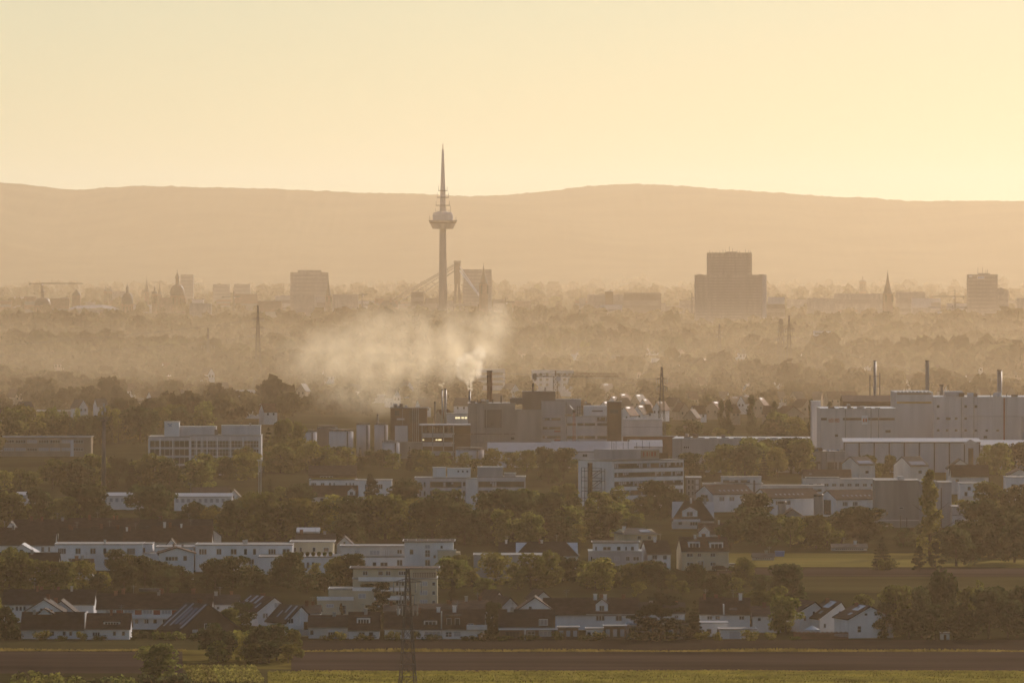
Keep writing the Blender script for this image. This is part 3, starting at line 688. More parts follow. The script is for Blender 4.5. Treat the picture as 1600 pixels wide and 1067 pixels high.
def gable_side(s, x0, x1, yr, ye, depth=10.0, wall='white', roof='rbrown', y0=0.0, over=.45, hip=0.0, yb=None):
    """ridge parallel to the picture: roof slope faces the viewer"""
    a, b_ = s.X(x0), s.X(x1); ze = s.Z(ye); rise = max(.8, s.Z(yr) - ze - depth / 2 * CH / s.D); zr = ze + rise
    zb = -.4 if yb is None else s.Z(yb)
    ym = y0 + depth / 2
    b = MB(); b.prismx([(y0, zb), (y0, ze), (ym, zr - .05), (y0 + depth, ze), (y0 + depth, zb)][::-1], a, b_); w = b.build('wall', M[wall], s.root)
    sl = rise / (depth / 2); th = .24; b = MB()
    n1, n2 = (y0 - over, ze - over * sl), (y0 + depth + over, ze - over * sl)
    if hip:
        h = hip
        A, B = a - over, b_ + over
        top = [(A + h, ym, zr + th), (B - h, ym, zr + th)]
        c1, c2, c3, c4 = (A, n1[0], n1[1]), (B, n1[0], n1[1]), (B, n2[0], n2[1]), (A, n2[0], n2[1])
        b.quad(c1, c2, top[1], top[0]); b.quad(c3, c4, top[0], top[1])
        i = len(b.v); b.v += [c4, c1, top[0], c2, c3, top[1]]; b.f += [(i, i + 1, i + 2), (i + 3, i + 4, i + 5)]; b.quad(c4, c3, c2, c1)
    else:
        b.prismx([(n1[0], n1[1]), (ym, zr), (n2[0], n2[1]), (n2[0], n2[1] + th), (ym, zr + th), (n1[0], n1[1] + th)][::-1], a - over * .5, b_ + over * .5)
    r = b.build('roof', M[roof], s.root)
    s.sl, s.ze, s.zr, s.y0, s.dep = sl, ze, zr, y0, depth
    if s.D < 2150 and wall != 'glass' and roof != 'metalroof':
        for i in range(1 + (b_ - a > 10)):
            x = a + (b_ - a) * rnd.uniform(.12, .88); w_ = rnd.uniform(.45, .8); h_ = zr + rnd.uniform(.5, 1.0); m_ = rnd.choice(['redbrick', 'offwhite', 'galv'])
            q = MB(); q.box(x - w_ / 2, x + w_ / 2, ym - .9, ym - .9 + w_, zr - .9, h_); q.box(x - w_ / 2 - .08, x + w_ / 2 + .08, ym - .98, ym - .82 + w_, h_, h_ + .12); q.build('chimney', M[m_], s.root)
        x = a + (b_ - a) * rnd.uniform(.2, .8); q = MB(); q.tube((x, ym, zr), (x, ym, zr + 1.9), .045); q.tube((x - .6, ym, zr + 1.7), (x + .6, ym, zr + 1.7), .03); q.tube((x - .4, ym, zr + 1.4), (x + .4, ym, zr + 1.4), .03); q.build('aerial', M['galv'], s.root)
        q = MB(); q.box(a - over * .5, b_ + over * .5, y0 - over - .1, y0 - over, ze - over * sl, ze - over * sl + .14); q.build('gutter', M['galv'], s.root)
    return r
def roof_spot(s, y):               # depth and height on the front slope for an image row
    t = (s.Z(y) - s.ze) / max(.1, s.zr - s.ze)
    return s.y0 + t * s.dep / 2, s.Z(y) - t * s.dep / 2 * CH / s.D
def skylight(s, roof, x0, x1, yt, yb, m='skylight', name='skylight'):
    (ya, za), (yb_, zb) = roof_spot(s, yb), roof_spot(s, yt); b = MB(); e = .24 + .08
    b.prismx([(ya, za + .1), (ya, za + e), (yb_, zb + e), (yb_, zb + .1)], s.X(x0), s.X(x1)); return b.build(name, M[m], roof)
def dormer(s, x0, x1, yt, yb, m='white', roof='rbrown', pitched=False, gm='glass', nx=3):
    ya, za = roof_spot(s, yb); z1 = s.Z(yt); b = MB(); a, c = s.X(x0), s.X(x1)
    if pitched:
        zm = za + (z1 - za) * .62; b.prism([(a, za - .6), (c, za - .6), (c, zm), ((a + c) / 2, z1), (a, zm)], ya + .1, ya + 3.6); d = b.build('dormer', M[m], s.root)
        b = MB(); t = .2; b.prism([(a - .25, zm - .1), ((a + c) / 2, z1 + .08), (c + .25, zm - .1), (c + .25, zm + t - .1), ((a + c) / 2, z1 + t + .1), (a - .25, zm + t - .1)], ya - .2, ya + 3.8); b.build('dormer_roof', M[roof], d)
        w = (c - a) * .42; add_window(d, (a + c) / 2, ya + .095, za + .25, w, (zm - za) * .75, 2, 1, 'frame', gm)
    else:
        b.box(a, c, ya + .1, ya + 3.4, za - .6, z1 - .18); d = b.build('dormer', M[m], s.root)
        b = MB(); b.box(a - .2, c + .2, ya - .15, ya + 3.6, z1 - .18, z1); b.build('dormer_roof', M[roof], d)
        add_window(d, (a + c) / 2, ya + .095, za + .12, (c - a) * .86, max(.5, (z1 - za) * .66), nx, 1, 'frame', gm)
    return d
def gable_front(s, x0, x1, yr, ye, depth=11.0, wall='white', roof='rbrown', over=.4, y0=0.0, px=None, yb=None):
    """gable wall faces the viewer"""
    a, b_ = s.X(x0), s.X(x1); ze, zr = s.Z(ye), s.Z(yr); zb = -.4 if yb is None else s.Z(yb)
    m = (a + b_) / 2 if px is None else s.X(px)
    b = MB(); b.prism([(a, zb), (b_, zb), (b_, ze), (m, zr - .05), (a, ze)], y0, y0 + depth); w = b.build('wall', M[wall], s.root)
    s1, s2 = (zr - ze) / max(.1, m - a), (zr - ze) / max(.1, b_ - m); th = .22; o = over
    b = MB(); b.prism([(a - o, ze - o * s1), (m, zr), (b_ + o, ze - o * s2), (b_ + o, ze - o * s2 + th), (m, zr + th), (a - o, ze - o * s1 + th)], y0 - .35, y0 + depth + .35)
    r = b.build('roof', M[roof], s.root)
    s.gm, s.gze, s.gzr, s.ga, s.gb = m, ze, zr, a, b_
    return r
def slope_panel(s, roof, side, u0, u1, v0, v1, m='skylight', name='skylight'):
    """a pane on the left (-1) or right (+1) slope of a gable_front roof; u along the ridge in m, v 0 eave .. 1 ridge"""
    e = s.ga if side < 0 else s.gb
    f = lambda v: (e + (s.gm - e) * v, s.gze + (s.gzr - s.gze) * v)
    (xa, za), (xb, zb) = f(v0), f(v1); b = MB(); t = .30
    b.prism([(xa, za + .15), (xb, zb + .15), (xb, zb + t), (xa, za + t)], u0, u1); return b.build(name, M[m], roof)

def lattice(b, base, top, zs, r, n=None):
    """square lattice mast: half width base at zs[0] to top at zs[-1]"""
    z0, z1 = zs[0], zs[-1]; hw = lambda z: base + (top - base) * ((z - z0) / (z1 - z0)) ** .85
    for i in range(len(zs) - 1):
        a, c = hw(zs[i]), hw(zs[i + 1]); P = [(-1, -1), (1, -1), (1, 1), (-1, 1)]
        for j in range(4):
            p, q = P[j], P[(j + 1) % 4]
            b.tube((p[0] * a, p[1] * a, zs[i]), (p[0] * c, p[1] * c, zs[i + 1]), r)
            b.tube((p[0] * a, p[1] * a, zs[i]), (q[0] * c, q[1] * c, zs[i + 1]), r * .55)
            b.tube((q[0] * a, q[1] * a, zs[i]), (p[0] * c, p[1] * c, zs[i + 1]), r * .55)
            b.tube((p[0] * c, p[1] * c, zs[i + 1]), (q[0] * c, q[1] * c, zs[i + 1]), r * .55)
def pylon(label, x, yt, yb, arms, wb, wt=0.5, r=.07, rot=20.0, D=None, land=None, m='steel', group='lattice power pylons'):
    D = D or Dg(yb); k = D / F; H = gz(yt, D)
    t = thing('power_pylon', (gx(x, D), D, 0), label, 'pylon', group, R(rot))
    n = 11 if D < 3500 else 6; zs = [H * (1 - (1 - i / n) ** 1.15) for i in range(n + 1)]
    b = MB(); lattice(b, wb, wt * .4, zs, r); b.build('mast', M[m], t)
    for ya, half in arms:
        z = gz(ya, D); L = half * k; b = MB()
        for s in (-1, 1):
            for yy in (-.45, .45):
                b.tube((s * wt * .8, yy, z), (s * L, 0, z), r * .8); b.tube((s * wt * .6, yy, z + L * .22), (s * L, 0, z), r * .6)
            for f in (.35, .65): b.tube((s * L * f, 0, z), (s * L * f, 0, z + L * .22 * (1 - f)), r * .5)
        b.build('crossarm', M[m], t)
        for s in (-1, 1):
            for f in (.97, .55):
                b = MB(); b.lathe([(.10, z - 1.9), (.16, z - 1.6), (.10, z - 1.2), (.16, z - .8), (.08, z - .05)], s * L * f, 0, 6); b.build('insulator', M['galv'], t)
    if land: LAND.append((land, x - 12, x + 12, yt, yb, D))
    return t
def wire(label, p, q, sag, r, n=14):
    p, q = Vector(p), Vector(q); b = MB(); last = p
    for i in range(1, n + 1):
        t = i / n; c = p.lerp(q, t); c.z -= sag * 4 * t * (1 - t); b.tube(last, c, r, n=3); last = c
    tag(b.build('power_line', M['steel']), label, 'cable', 'overhead power lines')
def stack(name, label, x, yt, yb, w, D, m='galv', ring=True, taper=.85, land=None, base=0.0):
    k = D / F; t = thing(name, (gx(x, D), D, 0), label, 'chimney')
    H = gz(yt, D); r0 = w * k / 2
    b = MB(); b.lathe([(r0, base), (r0 * taper, H)], n=14); b.build('shaft', M[m], t, True)
    b = MB(); b.lathe([(r0 * taper * 1.12, H - .5), (r0 * taper * 1.12, H + .05), (r0 * taper * .8, H + .05)], n=14); b.build('rim', M['steel'], t)
    if ring:
        for f in (.55, .82):
            b = MB(); b.lathe([(r0 * 1.6, H * f), (r0 * 1.6, H * f + .15)], n=14); b.build('platform', M['steel'], t)
    if land: LAND.append((land, x - w, x + w, yt, yb, D))
    return t
# ================================================================ FRONT ROW OF HOUSES
FR = 'houses along the edge of the fields'
s = Block('terraced_house', 'long dark-roofed terrace above the gabled houses, leftmost of the front row', 'house', 4, 146, 972, group=FR, land='the leftmost long dark roof', yt=922)
r = gable_side(s, 4, 146, 922, 944, 11, 'white', 'rdark')
for x in (30, 62, 88, 116, 140): s.chimney(x, 919, 926, .6, 5.5) if x in (62, 88) else None
skylight(s, r, 115, 122, 931, 936); skylight(s, r, 88, 93, 933, 936, 'coping'); skylight(s, r, 132, 134, 930, 932)
for x in (26, 32, 38): s.win(x - 2, x + 2, 947, 954, 1, 1)
s = Block('gabled_house', 'white gabled house with broad dark eaves, left of the front row', 'house', 38, 98, 984, group=FR)
gable_front(s, 38, 98, 937, 956, 10, 'white', 'rdark'); s.chimney(72, 931, 938, .7, 6); s.win(62, 66, 950, 955); s.win(74, 78, 950, 955)
s = Block('gabled_house', 'narrow white gable half hidden behind the broad white gable, left of the front row', 'house', 74, 116, 980, group=FR)
gable_front(s, 74, 116, 939, 956, 9, 'white', 'rdark'); s.chimney(85, 936, 944, .7, 4)
s = Block('house', 'low house with long dark tiled roof and two skylights, left end of the front row', 'house', 33, 131, 998, group=FR, land='the low house with two skylights', yt=957)
r = gable_side(s, 33, 131, 957, 983, 10, 'white', 'rdark'); skylight(s, r, 101, 108, 969, 975); skylight(s, r, 118, 122, 970, 973)
for x in (72, 82, 100, 110): s.win(x - 2.5, x + 2.5, 986, 993, 1, 1)
b = MB(); b.prism([(s.X(58), s.Z(960)), (s.X(80), s.Z(960)), (s.X(69), s.Z(952.5))], .8, 5); d = b.build('dormer', M['white'], s.root)
b = MB(); b.prism([(s.X(55), s.Z(959.5)), (s.X(69), s.Z(951.5)), (s.X(83), s.Z(959.5)), (s.X(83), s.Z(958)), (s.X(69), s.Z(950)), (s.X(55), s.Z(958))], .4, 5.5); b.build('dormer_roof', M['rdark'], d)
s = Block('house', 'house with wide strip dormer and white framed veranda, in the front row', 'house', 133, 202, 999, group=FR, land='the house with the white veranda', yt=959)
r = gable_side(s, 133, 202, 959, 982, 10, 'white', 'rbrown'); dormer(s, 161, 187, 970, 977.5, 'white', 'rbrown', nx=5)
s.win(144, 156, 987, 994, 3, 1); s.win(176, 181, 986, 993); s.win(190, 195, 986, 993)
b = MB(); a, c = s.X(136), s.X(168)
for z in (s.Z(1001), s.Z(993.5)): b.box(a, c, -2.6, -2.5, z, z + .14)
for i in range(4): x = a + (c - a) * i / 3; b.box(x - .06, x + .06, -2.62, -2.48, s.Z(1001) + .14, s.Z(993.5))
b.build('veranda_frame', M['frame'], s.root); s.box('veranda_floor', 'concrete', 136, 168, 999.8, 1001, -2.4, 0)
b = MB(); b.box(s.X(131.5), s.X(133), -.4, 10.4, s.Z(998), s.Z(958)); b.build('party_wall', M['offwhite'], s.root)
s = Block('terraced_house', 'long brown-roofed terrace with red-brown shutters between white window panels', 'house', 151, 330, 983, group=FR, land='the terrace with red-brown shutters', yt=928)
r = gable_side(s, 151, 330, 928, 951, 11, 'white', 'rbrown')
for i in range(5):
    x = 165 + i * 29; s.win(x, x + 15, 952.5, 959.5, 3, 1, gm='blind'); s.box('shutter', 'redpaint', x + 16.5, x + 27, 952.5, 960, -.10, -.02)
    s.win(x + 2, x + 9, 967, 974, 2, 1); s.win(x + 16, x + 22, 967, 974, 1, 1)
for x in (190, 250, 300): s.chimney(x, 922, 930, .8, 5.5)
s.box('balcony', 'white', 195, 330, 961.5, 966, -1.0, 0)
s.box('ridge_cap', 'rgrey', 215, 247, 921, 926, 4.2, 6.5)
# houses with long sloping roofs and shiny strips
s = Block('solar_house', 'dark house with steep sloping roofs and long shiny glass strips, left of the thicket', 'house', 262, 372, 996, rot=32, corner=283, group=FR, land='the dark house with shiny roof strips', yt=940)
r = gable_front(s, 283, 372, 946, 984, 9, 'brown', 'rdark', over=.6, px=324)
for u0, u1, v0, v1 in ((.2, .9, .02, .96), (5.4, 6.0, .10, .97), (7.6, 8.2, .05, .9)): slope_panel(s, r, -1, u0, u1, v0, v1)
slope_panel(s, r, -1, 1.6, 2.8, .15, .8, 'solar', 'solar_panel'); slope_panel(s, r, -1, 3.4, 4.8, .15, .8, 'solar', 'solar_panel')
s.chimney(330, 940, 948, .7, 5); s.win(300, 308, 984, 988.5, 2, 1, gm='blind'); s.win(318, 330, 975, 984, 3, 1)
s = Block('gabled_house', 'white gabled house with several shiny roof windows on its left slope', 'house', 366, 454, 978, rot=28, corner=402, group=FR, land='the white gable with roof windows', yt=933)
r = gable_front(s, 402, 454, 934, 955, 11, 'white', 'rbrown'); s.win(428, 437, 942, 950, 2, 1, gm='blind')
for u0, u1, v0, v1 in ((2, 2.6, .15, .5), (4.5, 5.4, .45, .95), (7, 7.9, .5, .95), (9, 9.6, .3, .6), (10, 10.5, .55, .9)): slope_panel(s, r, -1, u0, u1, v0, v1)
s.chimney(440, 931, 937, .7, 9); s.win(410, 418, 958, 966, 2, 1); s.win(432, 440, 958, 966, 2, 1)
s = Block('gabled_house', 'white house with tall white chimney wall and bright skylight strip', 'house', 410, 492, 994, rot=26, corner=448, group=FR, land='the house with the white chimney wall', yt=945)
r = gable_front(s, 448, 492, 948, 972, 10, 'white', 'rdark')
for u0, u1, v0, v1 in ((1.2, 2.0, .1, .95), (4.0, 4.7, .5, .95), (6, 6.6, .2, .6)): slope_panel(s, r, -1, u0, u1, v0, v1)
s.box('chimney_wall', 'white', 466, 472, 952, 990, -.7, 1.2); s.win(450, 458, 966, 974, 2, 1); s.box('balcony', 'white', 448, 470, 976, 983, -1.2, -.02); s.box('garage_door', 'wood', 473, 481, 972, 984, -.06, .0)
s = Block('house', 'low dark-roofed house with two small roof windows, right of the white chimney wall', 'house', 482, 552, 997, group=FR)
r = gable_side(s, 482, 552, 962, 980, 10, 'offwhite', 'rdark'); skylight(s, r, 499, 505, 968.5, 973); skylight(s, r, 518, 523, 968.5, 973)
s.win(484, 490, 984, 992, 1, 1); s.box('awning', 'white', 512, 531, 985, 986, -2.0, 0); s.win(512, 528, 987, 995, 4, 1)
s = Block('house', 'brown-roofed house with one broad flat dormer, below the broad dark pine', 'house', 545, 592, 998, group=FR, land='the house with one broad flat dormer', yt=958)
r = gable_side(s, 545, 592, 957, 984, 10, 'white', 'rbrown'); dormer(s, 557, 578, 964, 976, 'white', 'rdark', nx=4); s.win(560, 570, 987, 994, 2, 1); s.win(576, 583, 987, 994, 1, 1)
s = Block('terraced_house', 'brown-roofed terrace seen through the lattice of the near pylon', 'house', 601, 660, 998, group=FR)
r = gable_side(s, 601, 660, 957, 982, 10, 'white', 'rbrown'); skylight(s, r, 620, 625, 966, 970); s.win(616, 628, 985, 991, 2, 1, gm='blind'); s.win(640, 650, 985, 991, 2, 1); s.chimney(655, 952, 960, .7, 5)
s = Block('terraced_house', 'long brown terrace with one flat dormer and two slim upright dormers', 'house', 660, 756, 998, group=FR, land='the long brown terrace with slim dormers', yt=953)
r = gable_side(s, 660, 756, 953, 982, 10, 'white', 'rbrown'); dormer(s, 662, 683, 968, 978, 'offwhite', 'rbrown', nx=3)
dormer(s, 697, 706, 961, 978, 'brown', 'rgrey', nx=1); dormer(s, 710, 719, 961, 978, 'brown', 'rgrey', nx=1)
s.win(663, 688, 986, 994, 4, 1, gm='blind'); s.win(696, 706, 987, 995, 2, 2); s.win(709, 720, 986, 994, 1, 1, gm='blind')
s.box('balcony', 'frame', 729, 761, 976, 983, -1.6, -.1); s.win(731, 740, 974, 979, 2, 1, y=-.2); s.box('party_wall', 'offwhite', 689, 690.5, 956, 998, -.4, 9)
s = Block('house', 'dark house with white balcony fascia and glazed ground floor', 'house', 780, 866, 999, group=FR, land='the dark house with white balcony fascia', yt=953)
r = gable_side(s, 780, 866, 953, 979, 10, 'brown', 'rdark'); s.box('fascia', 'white', 779, 866, 981.5, 983.5, -1.5, -.1)
s.win(842, 856, 967, 977, 6, 1); s.win(824, 836, 986, 996, 2, 2); s.win(790, 812, 986, 996, 4, 1, fm='darkframe'); s.win(842, 862, 985, 994, 3, 1, gm='blind'); s.box('pier', 'offwhite', 819, 822, 984, 999, -1.3, -.05)
s = Block('gabled_house', 'white gable with one small dark window behind the dark balcony house', 'house', 806, 862, 984, group=FR)
gable_front(s, 808, 864, 934, 953, 11, 'white', 'rbrown'); s.win(826, 831, 947, 953, 1, 1)
s = Block('gabled_house', 'left white gable of the pair behind the dark balcony house', 'house', 770, 816, 980, rot=14, corner=779, group=FR)
gable_front(s, 778, 816, 934, 954, 11, 'offwhite', 'rbrown')
s = Block('gabled_house', 'tilted white gable peeping out farthest left behind the dark balcony house', 'house', 764, 796, 972, rot=18, corner=768, group=FR)
gable_front(s, 766, 794, 925, 944, 10, 'offwhite', 'rbrown')
s = Block('gabled_house', 'small white gable standing behind the long terrace with the white dormer', 'house', 836, 862, 968, rot=12, corner=848, group=FR)
gable_front(s, 836, 862, 924, 936, 9, 'offwhite', 'rbrown')
s = Block('terraced_house', 'long brown terrace with one white pitched dormer house front', 'house', 850, 998, 984, group=FR, land='the long terrace with the white dormer', yt=934)
r = gable_side(s, 850, 998, 935, 960, 11, 'white', 'rbrown'); dormer(s, 931, 950, 937, 957, 'white', 'rbrown', True)
skylight(s, r, 960, 966, 949, 953); skylight(s, r, 977, 983, 949, 953); skylight(s, r, 899, 902, 945, 948); s.chimney(940, 931, 937, .7, 5.5); s.chimney(975, 931, 938, .7, 5.5)
s.win(931, 945, 961, 970, 3, 1, gm='glassbrown'); s.win(962, 972, 961, 970, 2, 1); s.win(985, 991, 962, 969, 1, 1); s.box('gutter', 'coping', 916, 992, 959.3, 960.2, -.62, -.47)
for k, (x0, x1, yt, lab, m2) in enumerate(((872, 904, 979, 'small pergola shed with pale posts beside the dark balcony house', 'brown'), (916, 942, 981, 'little white garden pavilion with flat roof before the long terrace', 'white'), (944, 978, 977, 'low brown shed with grassy flat roof before the long terrace', 'brown'),
                                          (979, 1016, 976, 'low garage with pale wall and domed rooflights left of the wide cedar', 'offwhite'), (1016, 1044, 975, 'low garage with pale wall below the wide cedar', 'offwhite'), (1052, 1076, 972, 'small pale shed between the wide cedar and the narrow spruce', 'offwhite'))):
    s = Block('garden_shed', lab, 'shed', x0, x1, 999 - (k % 2), group='sheds before the front houses')
    s.body(x0, x1, yt, 1000, 5, m2, 'flat', over=.25); n = 3
    for i in range(n): x = x0 + (x1 - x0) * (i + .5) / n; s.win(x - 3, x + 3, yt + 6, 994, 1, 1, gm='blind' if m2 == 'brown' else 'glass')
    if k == 3:
        for i in range(5):
            b = MB(); b.lathe([(.7, s.Z(yt)), (.6, s.Z(yt) + .35), (.3, s.Z(yt) + .55), (.02, s.Z(yt) + .6)], s.X(983 + i * 7), 2.2, 10); b.build('rooflight', M['skylight'], s.root)
s = Block('terraced_house', 'left half of the twin brown-roofed houses with white walls', 'house', 1095, 1131, 988, group=FR, land='the twin brown-roofed houses', yt=934)
r = gable_side(s, 1095, 1131, 934, 959, 10, 'white', 'rbrown'); skylight(s, r, 1106, 1120, 944, 949, 'solar', 'solar_panel'); s.win(1105, 1113, 962, 968, 2, 1); s.win(1118, 1125, 962, 968, 2, 1); s.chimney(1120, 931, 937, .7, 5)
s = Block('terraced_house', 'right half of the twin brown-roofed houses, with dark solar strips', 'house', 1131, 1172, 988, group=FR)
r = gable_side(s, 1132, 1172, 935, 959.5, 10, 'white', 'rbrown'); skylight(s, r, 1140, 1152, 945, 949, 'solar', 'solar_panel'); skylight(s, r, 1140, 1152, 951, 955, 'solar', 'solar_panel'); s.win(1155, 1163, 962, 968, 2, 1); s.chimney(1158, 931, 938, .7, 5); s.box('party_wall', 'white', 1130, 1132, 944, 985, -.5, 9)
s = Block('garage', 'white flat garage with bright metal roof before the twin houses', 'garage', 1096, 1136, 994, group='sheds before the front houses'); s.body(1096, 1136, 972, 996, 7, 'white', 'metalroof', over=.3); s.win(1104, 1112, 982, 990); s.win(1120, 1128, 982, 990)
s = Block('garage', 'long white garage under a mossy flat roof, right of the metal-roofed garage', 'garage', 1126, 1180, 998, group='sheds before the front houses'); s.body(1126, 1180, 982, 998, 7, 'white', 'flat', over=.4); s.box('garage_door', 'lightgrey', 1140, 1156, 986, 998, -.06, 0); s.box('garage_door', 'lightgrey', 1159, 1175, 986, 998, -.06, 0)
# three white gabled row houses on the right
for lab, x0, x1, xp, yr, ye, yb, lx in (('rearmost of the three white gabled houses, half hidden by trees', 1250, 1289, 1274, 941, 955, 988, 3), ('middle one of the three white gabled houses, shiny panel on its roof', 1281, 1331, 1315, 941, 966, 990, 5), ('front white gabled house with two small dark windows and roof panels', 1327, 1397, 1361, 948, 967, 997, 6)):
    s = Block('gabled_house', lab, 'house', x0, x1, yb, rot=15, corner=x0, group='white gabled row houses')
    r = gable_front(s, x0, x1, yr, ye, 10, 'white', 'rbrown', px=xp)
    if x0 != 1250:
        slope_panel(s, r, -1, 2, 6, .55, .92); slope_panel(s, r, -1, 2.5, 4, .2, .35); s.chimney(xp - 6, yr - 3, yr + 3, .6, 7)
    if x0 == 1327: s.win(1351, 1356, 958, 962, 1, 1); s.win(1367, 1372, 958, 962, 1, 1); s.win(1340, 1346, 978, 988, 1, 2); s.win(1376, 1384, 982, 991, 2, 1, gm='blind')
    else: s.win(xp - 4, xp, yr + 14, yr + 20); s.win(x0 + 6, x0 + 10, ye + 8, ye + 15)
LAND.append(('the three white gables', 1246, 1397, 941, 997, Dg(995)))
s = Block('garden_fence', 'reddish wooden garden fence before the three white gables', 'fence', 1240, 1325, 999); b = MB()
b.box(s.X(1240), s.X(1325), 0, .06, .3, .5); b.box(s.X(1240), s.X(1325), 0, .06, 1.2, 1.4); b.build('rail', M['wood'], s.root); b = MB()
for i in range(75): x = s.X(1240) + i * .148; b.box(x, x + .11, -.05, -.002, .05, 1.55 + .08 * math.sin(i))
b.build('slats', M['redbrick'], s.root)
s = Block('garden_shed', 'small pale shed hidden at the foot of the right-hand wood', 'shed', 1470, 1484, 999); s.body(1470, 1484, 988, 999, 3, 'white', 'flat'); s.box('door', 'wood', 1475, 1479, 991, 999, -.05, 0)
s = Block('garden_parasol', 'small white garden parasol on the lawn before the three white gables', 'parasol', 1262, 1276, 998); b = MB(); b.lathe([(1.6, 1.9), (.05, 2.7)], 0, 0, 8); b.build('canopy', M['white'], s.root); b = MB(); b.tube((0, 0, 0), (0, 0, 2.6), .04); b.build('pole', M['galv'], s.root)

# ================================================================ SECOND ROW: flat white villas and apartment blocks
VR = 'flat-roofed white villas'
s = Block('villa', 'leftmost flat white villa with golden lit windows and tall corner glazing', 'house', 85, 237, 891, group=VR, land='the leftmost flat white villa', yt=849)
s.body(85, 222, 849.5, 892, 14, 'white'); s.body(222, 237, 849.5, 862, 10, 'white', y0=2.5, wall='upper_wall', slab='upper_roof'); s.box('terrace_wall', 'white', 222, 243, 866, 892, .2, 9)
s.win(90, 103, 856, 865.5, 4, 1, gm='glassbrown'); s.win(117.5, 126, 856, 865.5, 2, 1, gm='glassbrown'); s.win(140.5, 149.5, 856, 865.5, 2, 1, gm='glassbrown'); s.win(161, 166, 856, 866, 1, 1); s.win(175, 179, 857, 866, 1, 1); s.win(198, 211, 856, 866.5, 4, 1, gm='glassbrown')
s.win(222.5, 226, 856, 864, 1, 1, y=2.5); s.win(137, 146, 872, 885, 2, 1, gm='blind'); s.win(226, 233, 871, 884, 2, 1); s.win(106, 112, 872, 880, 1, 1); s.chimney(162, 845, 850, .5, 5, 'coping'); s.box('parapet', 'white', 85, 222, 866.8, 867.6, -.10, -.01)
s = Block('villa', 'flat white villa standing between the two long white villas', 'house', 243, 311, 892, group=VR); s.body(243, 303, 854, 893, 13, 'white', 'flat'); s.win(296, 301, 858, 866); s.win(246, 251, 860, 868)
s.chimney(270, 851, 855, .5, 4, 'darkconc'); s.chimney(284, 852, 855, .5, 4, 'darkconc')
s = Block('gabled_house', 'low white gabled house with small attic in front of the villas', 'house', 247, 304, 905, rot=4, corner=275, group=FR); gable_front(s, 250, 302, 856, 864, 9, 'white', 'rbrown', over=.7); s.win(258, 278, 869, 876, 4, 1, gm='glassbrown'); s.win(286, 292, 868, 876)
s = Block('villa', 'long flat white villa with two rows of dark windows', 'house', 305, 457, 893, group=VR, land='the long flat white villa', yt=850)
s.body(305, 457, 850.5, 894, 14, 'white')
for x0, x1, nx in ((310.5, 323, 3), (338, 346, 2), (360, 370, 2), (381, 386, 1), (395, 400, 1), (419, 431, 3), (441, 453, 2)): s.win(x0, x1, 857, 866.5, nx, 1, gm='glassbrown' if nx > 1 else 'glass')
for x0, x1, nx in ((324, 333, 2), (343, 349, 1), (360, 366, 1), (380, 385, 1), (388, 397, 2), (420, 430, 2)): s.win(x0, x1, 873, 882, nx, 1)
s.box('parapet', 'white', 305, 457, 867.6, 868.6, -.12, -.01); s.chimney(380, 846, 851, .7, 6, 'coping'); s.chimney(384, 845, 851, .4, 6, 'coping')
s = Block('apartment_block', 'cream apartment block with white lower balcony, right of the long flat villa', 'building', 455, 524, 890, group='apartment blocks', land='the cream flat apartment block', yt=846)
s.body(455, 520, 846, 891, 12, 'cream', 'flat', over=.5); s.box('balcony', 'white', 455, 522, 864, 870, -1.6, -.02)
for x0, x1 in ((468, 472), (488, 493), (505, 514), (458, 463)): s.win(x0, x1, 855, 862, 1, 1)
for x0, x1 in ((462, 472), (484, 494), (506, 516)): s.win(x0, x1, 873, 882, 2, 1)
s = Block('apartment_block', 'low wide apartment building with set-back beige top floor and planted terraces', 'building', 405, 661, 897, group='apartment blocks', land='the wide block with set-back top floor', yt=853)
s.body(405, 661, 869, 898, 14, 'white', 'flat', over=.25); s.body(534, 655, 853, 869, 10, 'offwhite', 'flat', y0=3.0, over=.6, wall='upper_wall', slab='upper_roof')
for x0, x1 in ((554, 562), (577, 593)): s.win(x0, x1, 860, 868, 3, 1, y=3.0, gm='blind')
for x0, x1 in ((620, 628), (640, 649)): s.win(x0, x1, 859, 866, 2, 1, y=3.0, gm='glassbrown')
for x in (600, 604, 607): s.box('pillar', 'white', x - .6, x + .6, 859, 869, 2.6, 2.9)
for x0, x1 in ((620, 629), (637, 646)): s.win(x0, x1, 874, 884, 2, 1, gm='glassbrown')
for x0, x1 in ((436, 454), (469, 476), (479, 483), (487, 491), (521, 527), (532, 541), (549, 558), (562, 572), (582, 588), (594, 606)): s.win(x0, x1, 878, 888, 2 if x1 - x0 > 6 else 1, 1, gm='blind' if x0 in (549, 562) else 'glass')
for i in range(9): # planted terrace tubs on the roof edge
    b = MB(); b.lathe([(.3, s.Z(869)), (.55, s.Z(869) + .5), (.5, s.Z(869) + .9), (.1, s.Z(869) + 1.1)], s.X(444 + i * 9), 1.3, 7); b.build('planter', M['leaf'], s.root)
s = Block('apartment_block', 'tall white four-storey block with balconies at its right end', 'building', 632, 719, 905, group='apartment blocks', land='the white four-storey block', yt=845)
s.body(632, 708, 845, 906, 13, 'white', 'rdark', over=.5); s.body(684, 712, 858, 906, 3.5, 'cream', 'coping', y0=-3.5, wall='bay_wall', slab='bay_roof')
s.win(664, 672, 851, 857, 2, 1, gm='blind'); s.win(664, 672, 859, 870, 2, 2); s.win(664, 672, 874, 884, 2, 1); s.win(688, 692, 852, 857); s.win(677, 681, 867, 872); s.win(697, 705, 868, 877, 2, 2, y=-3.5); s.win(697, 705, 883, 893, 2, 1, y=-3.5); s.win(640, 646, 858, 866)
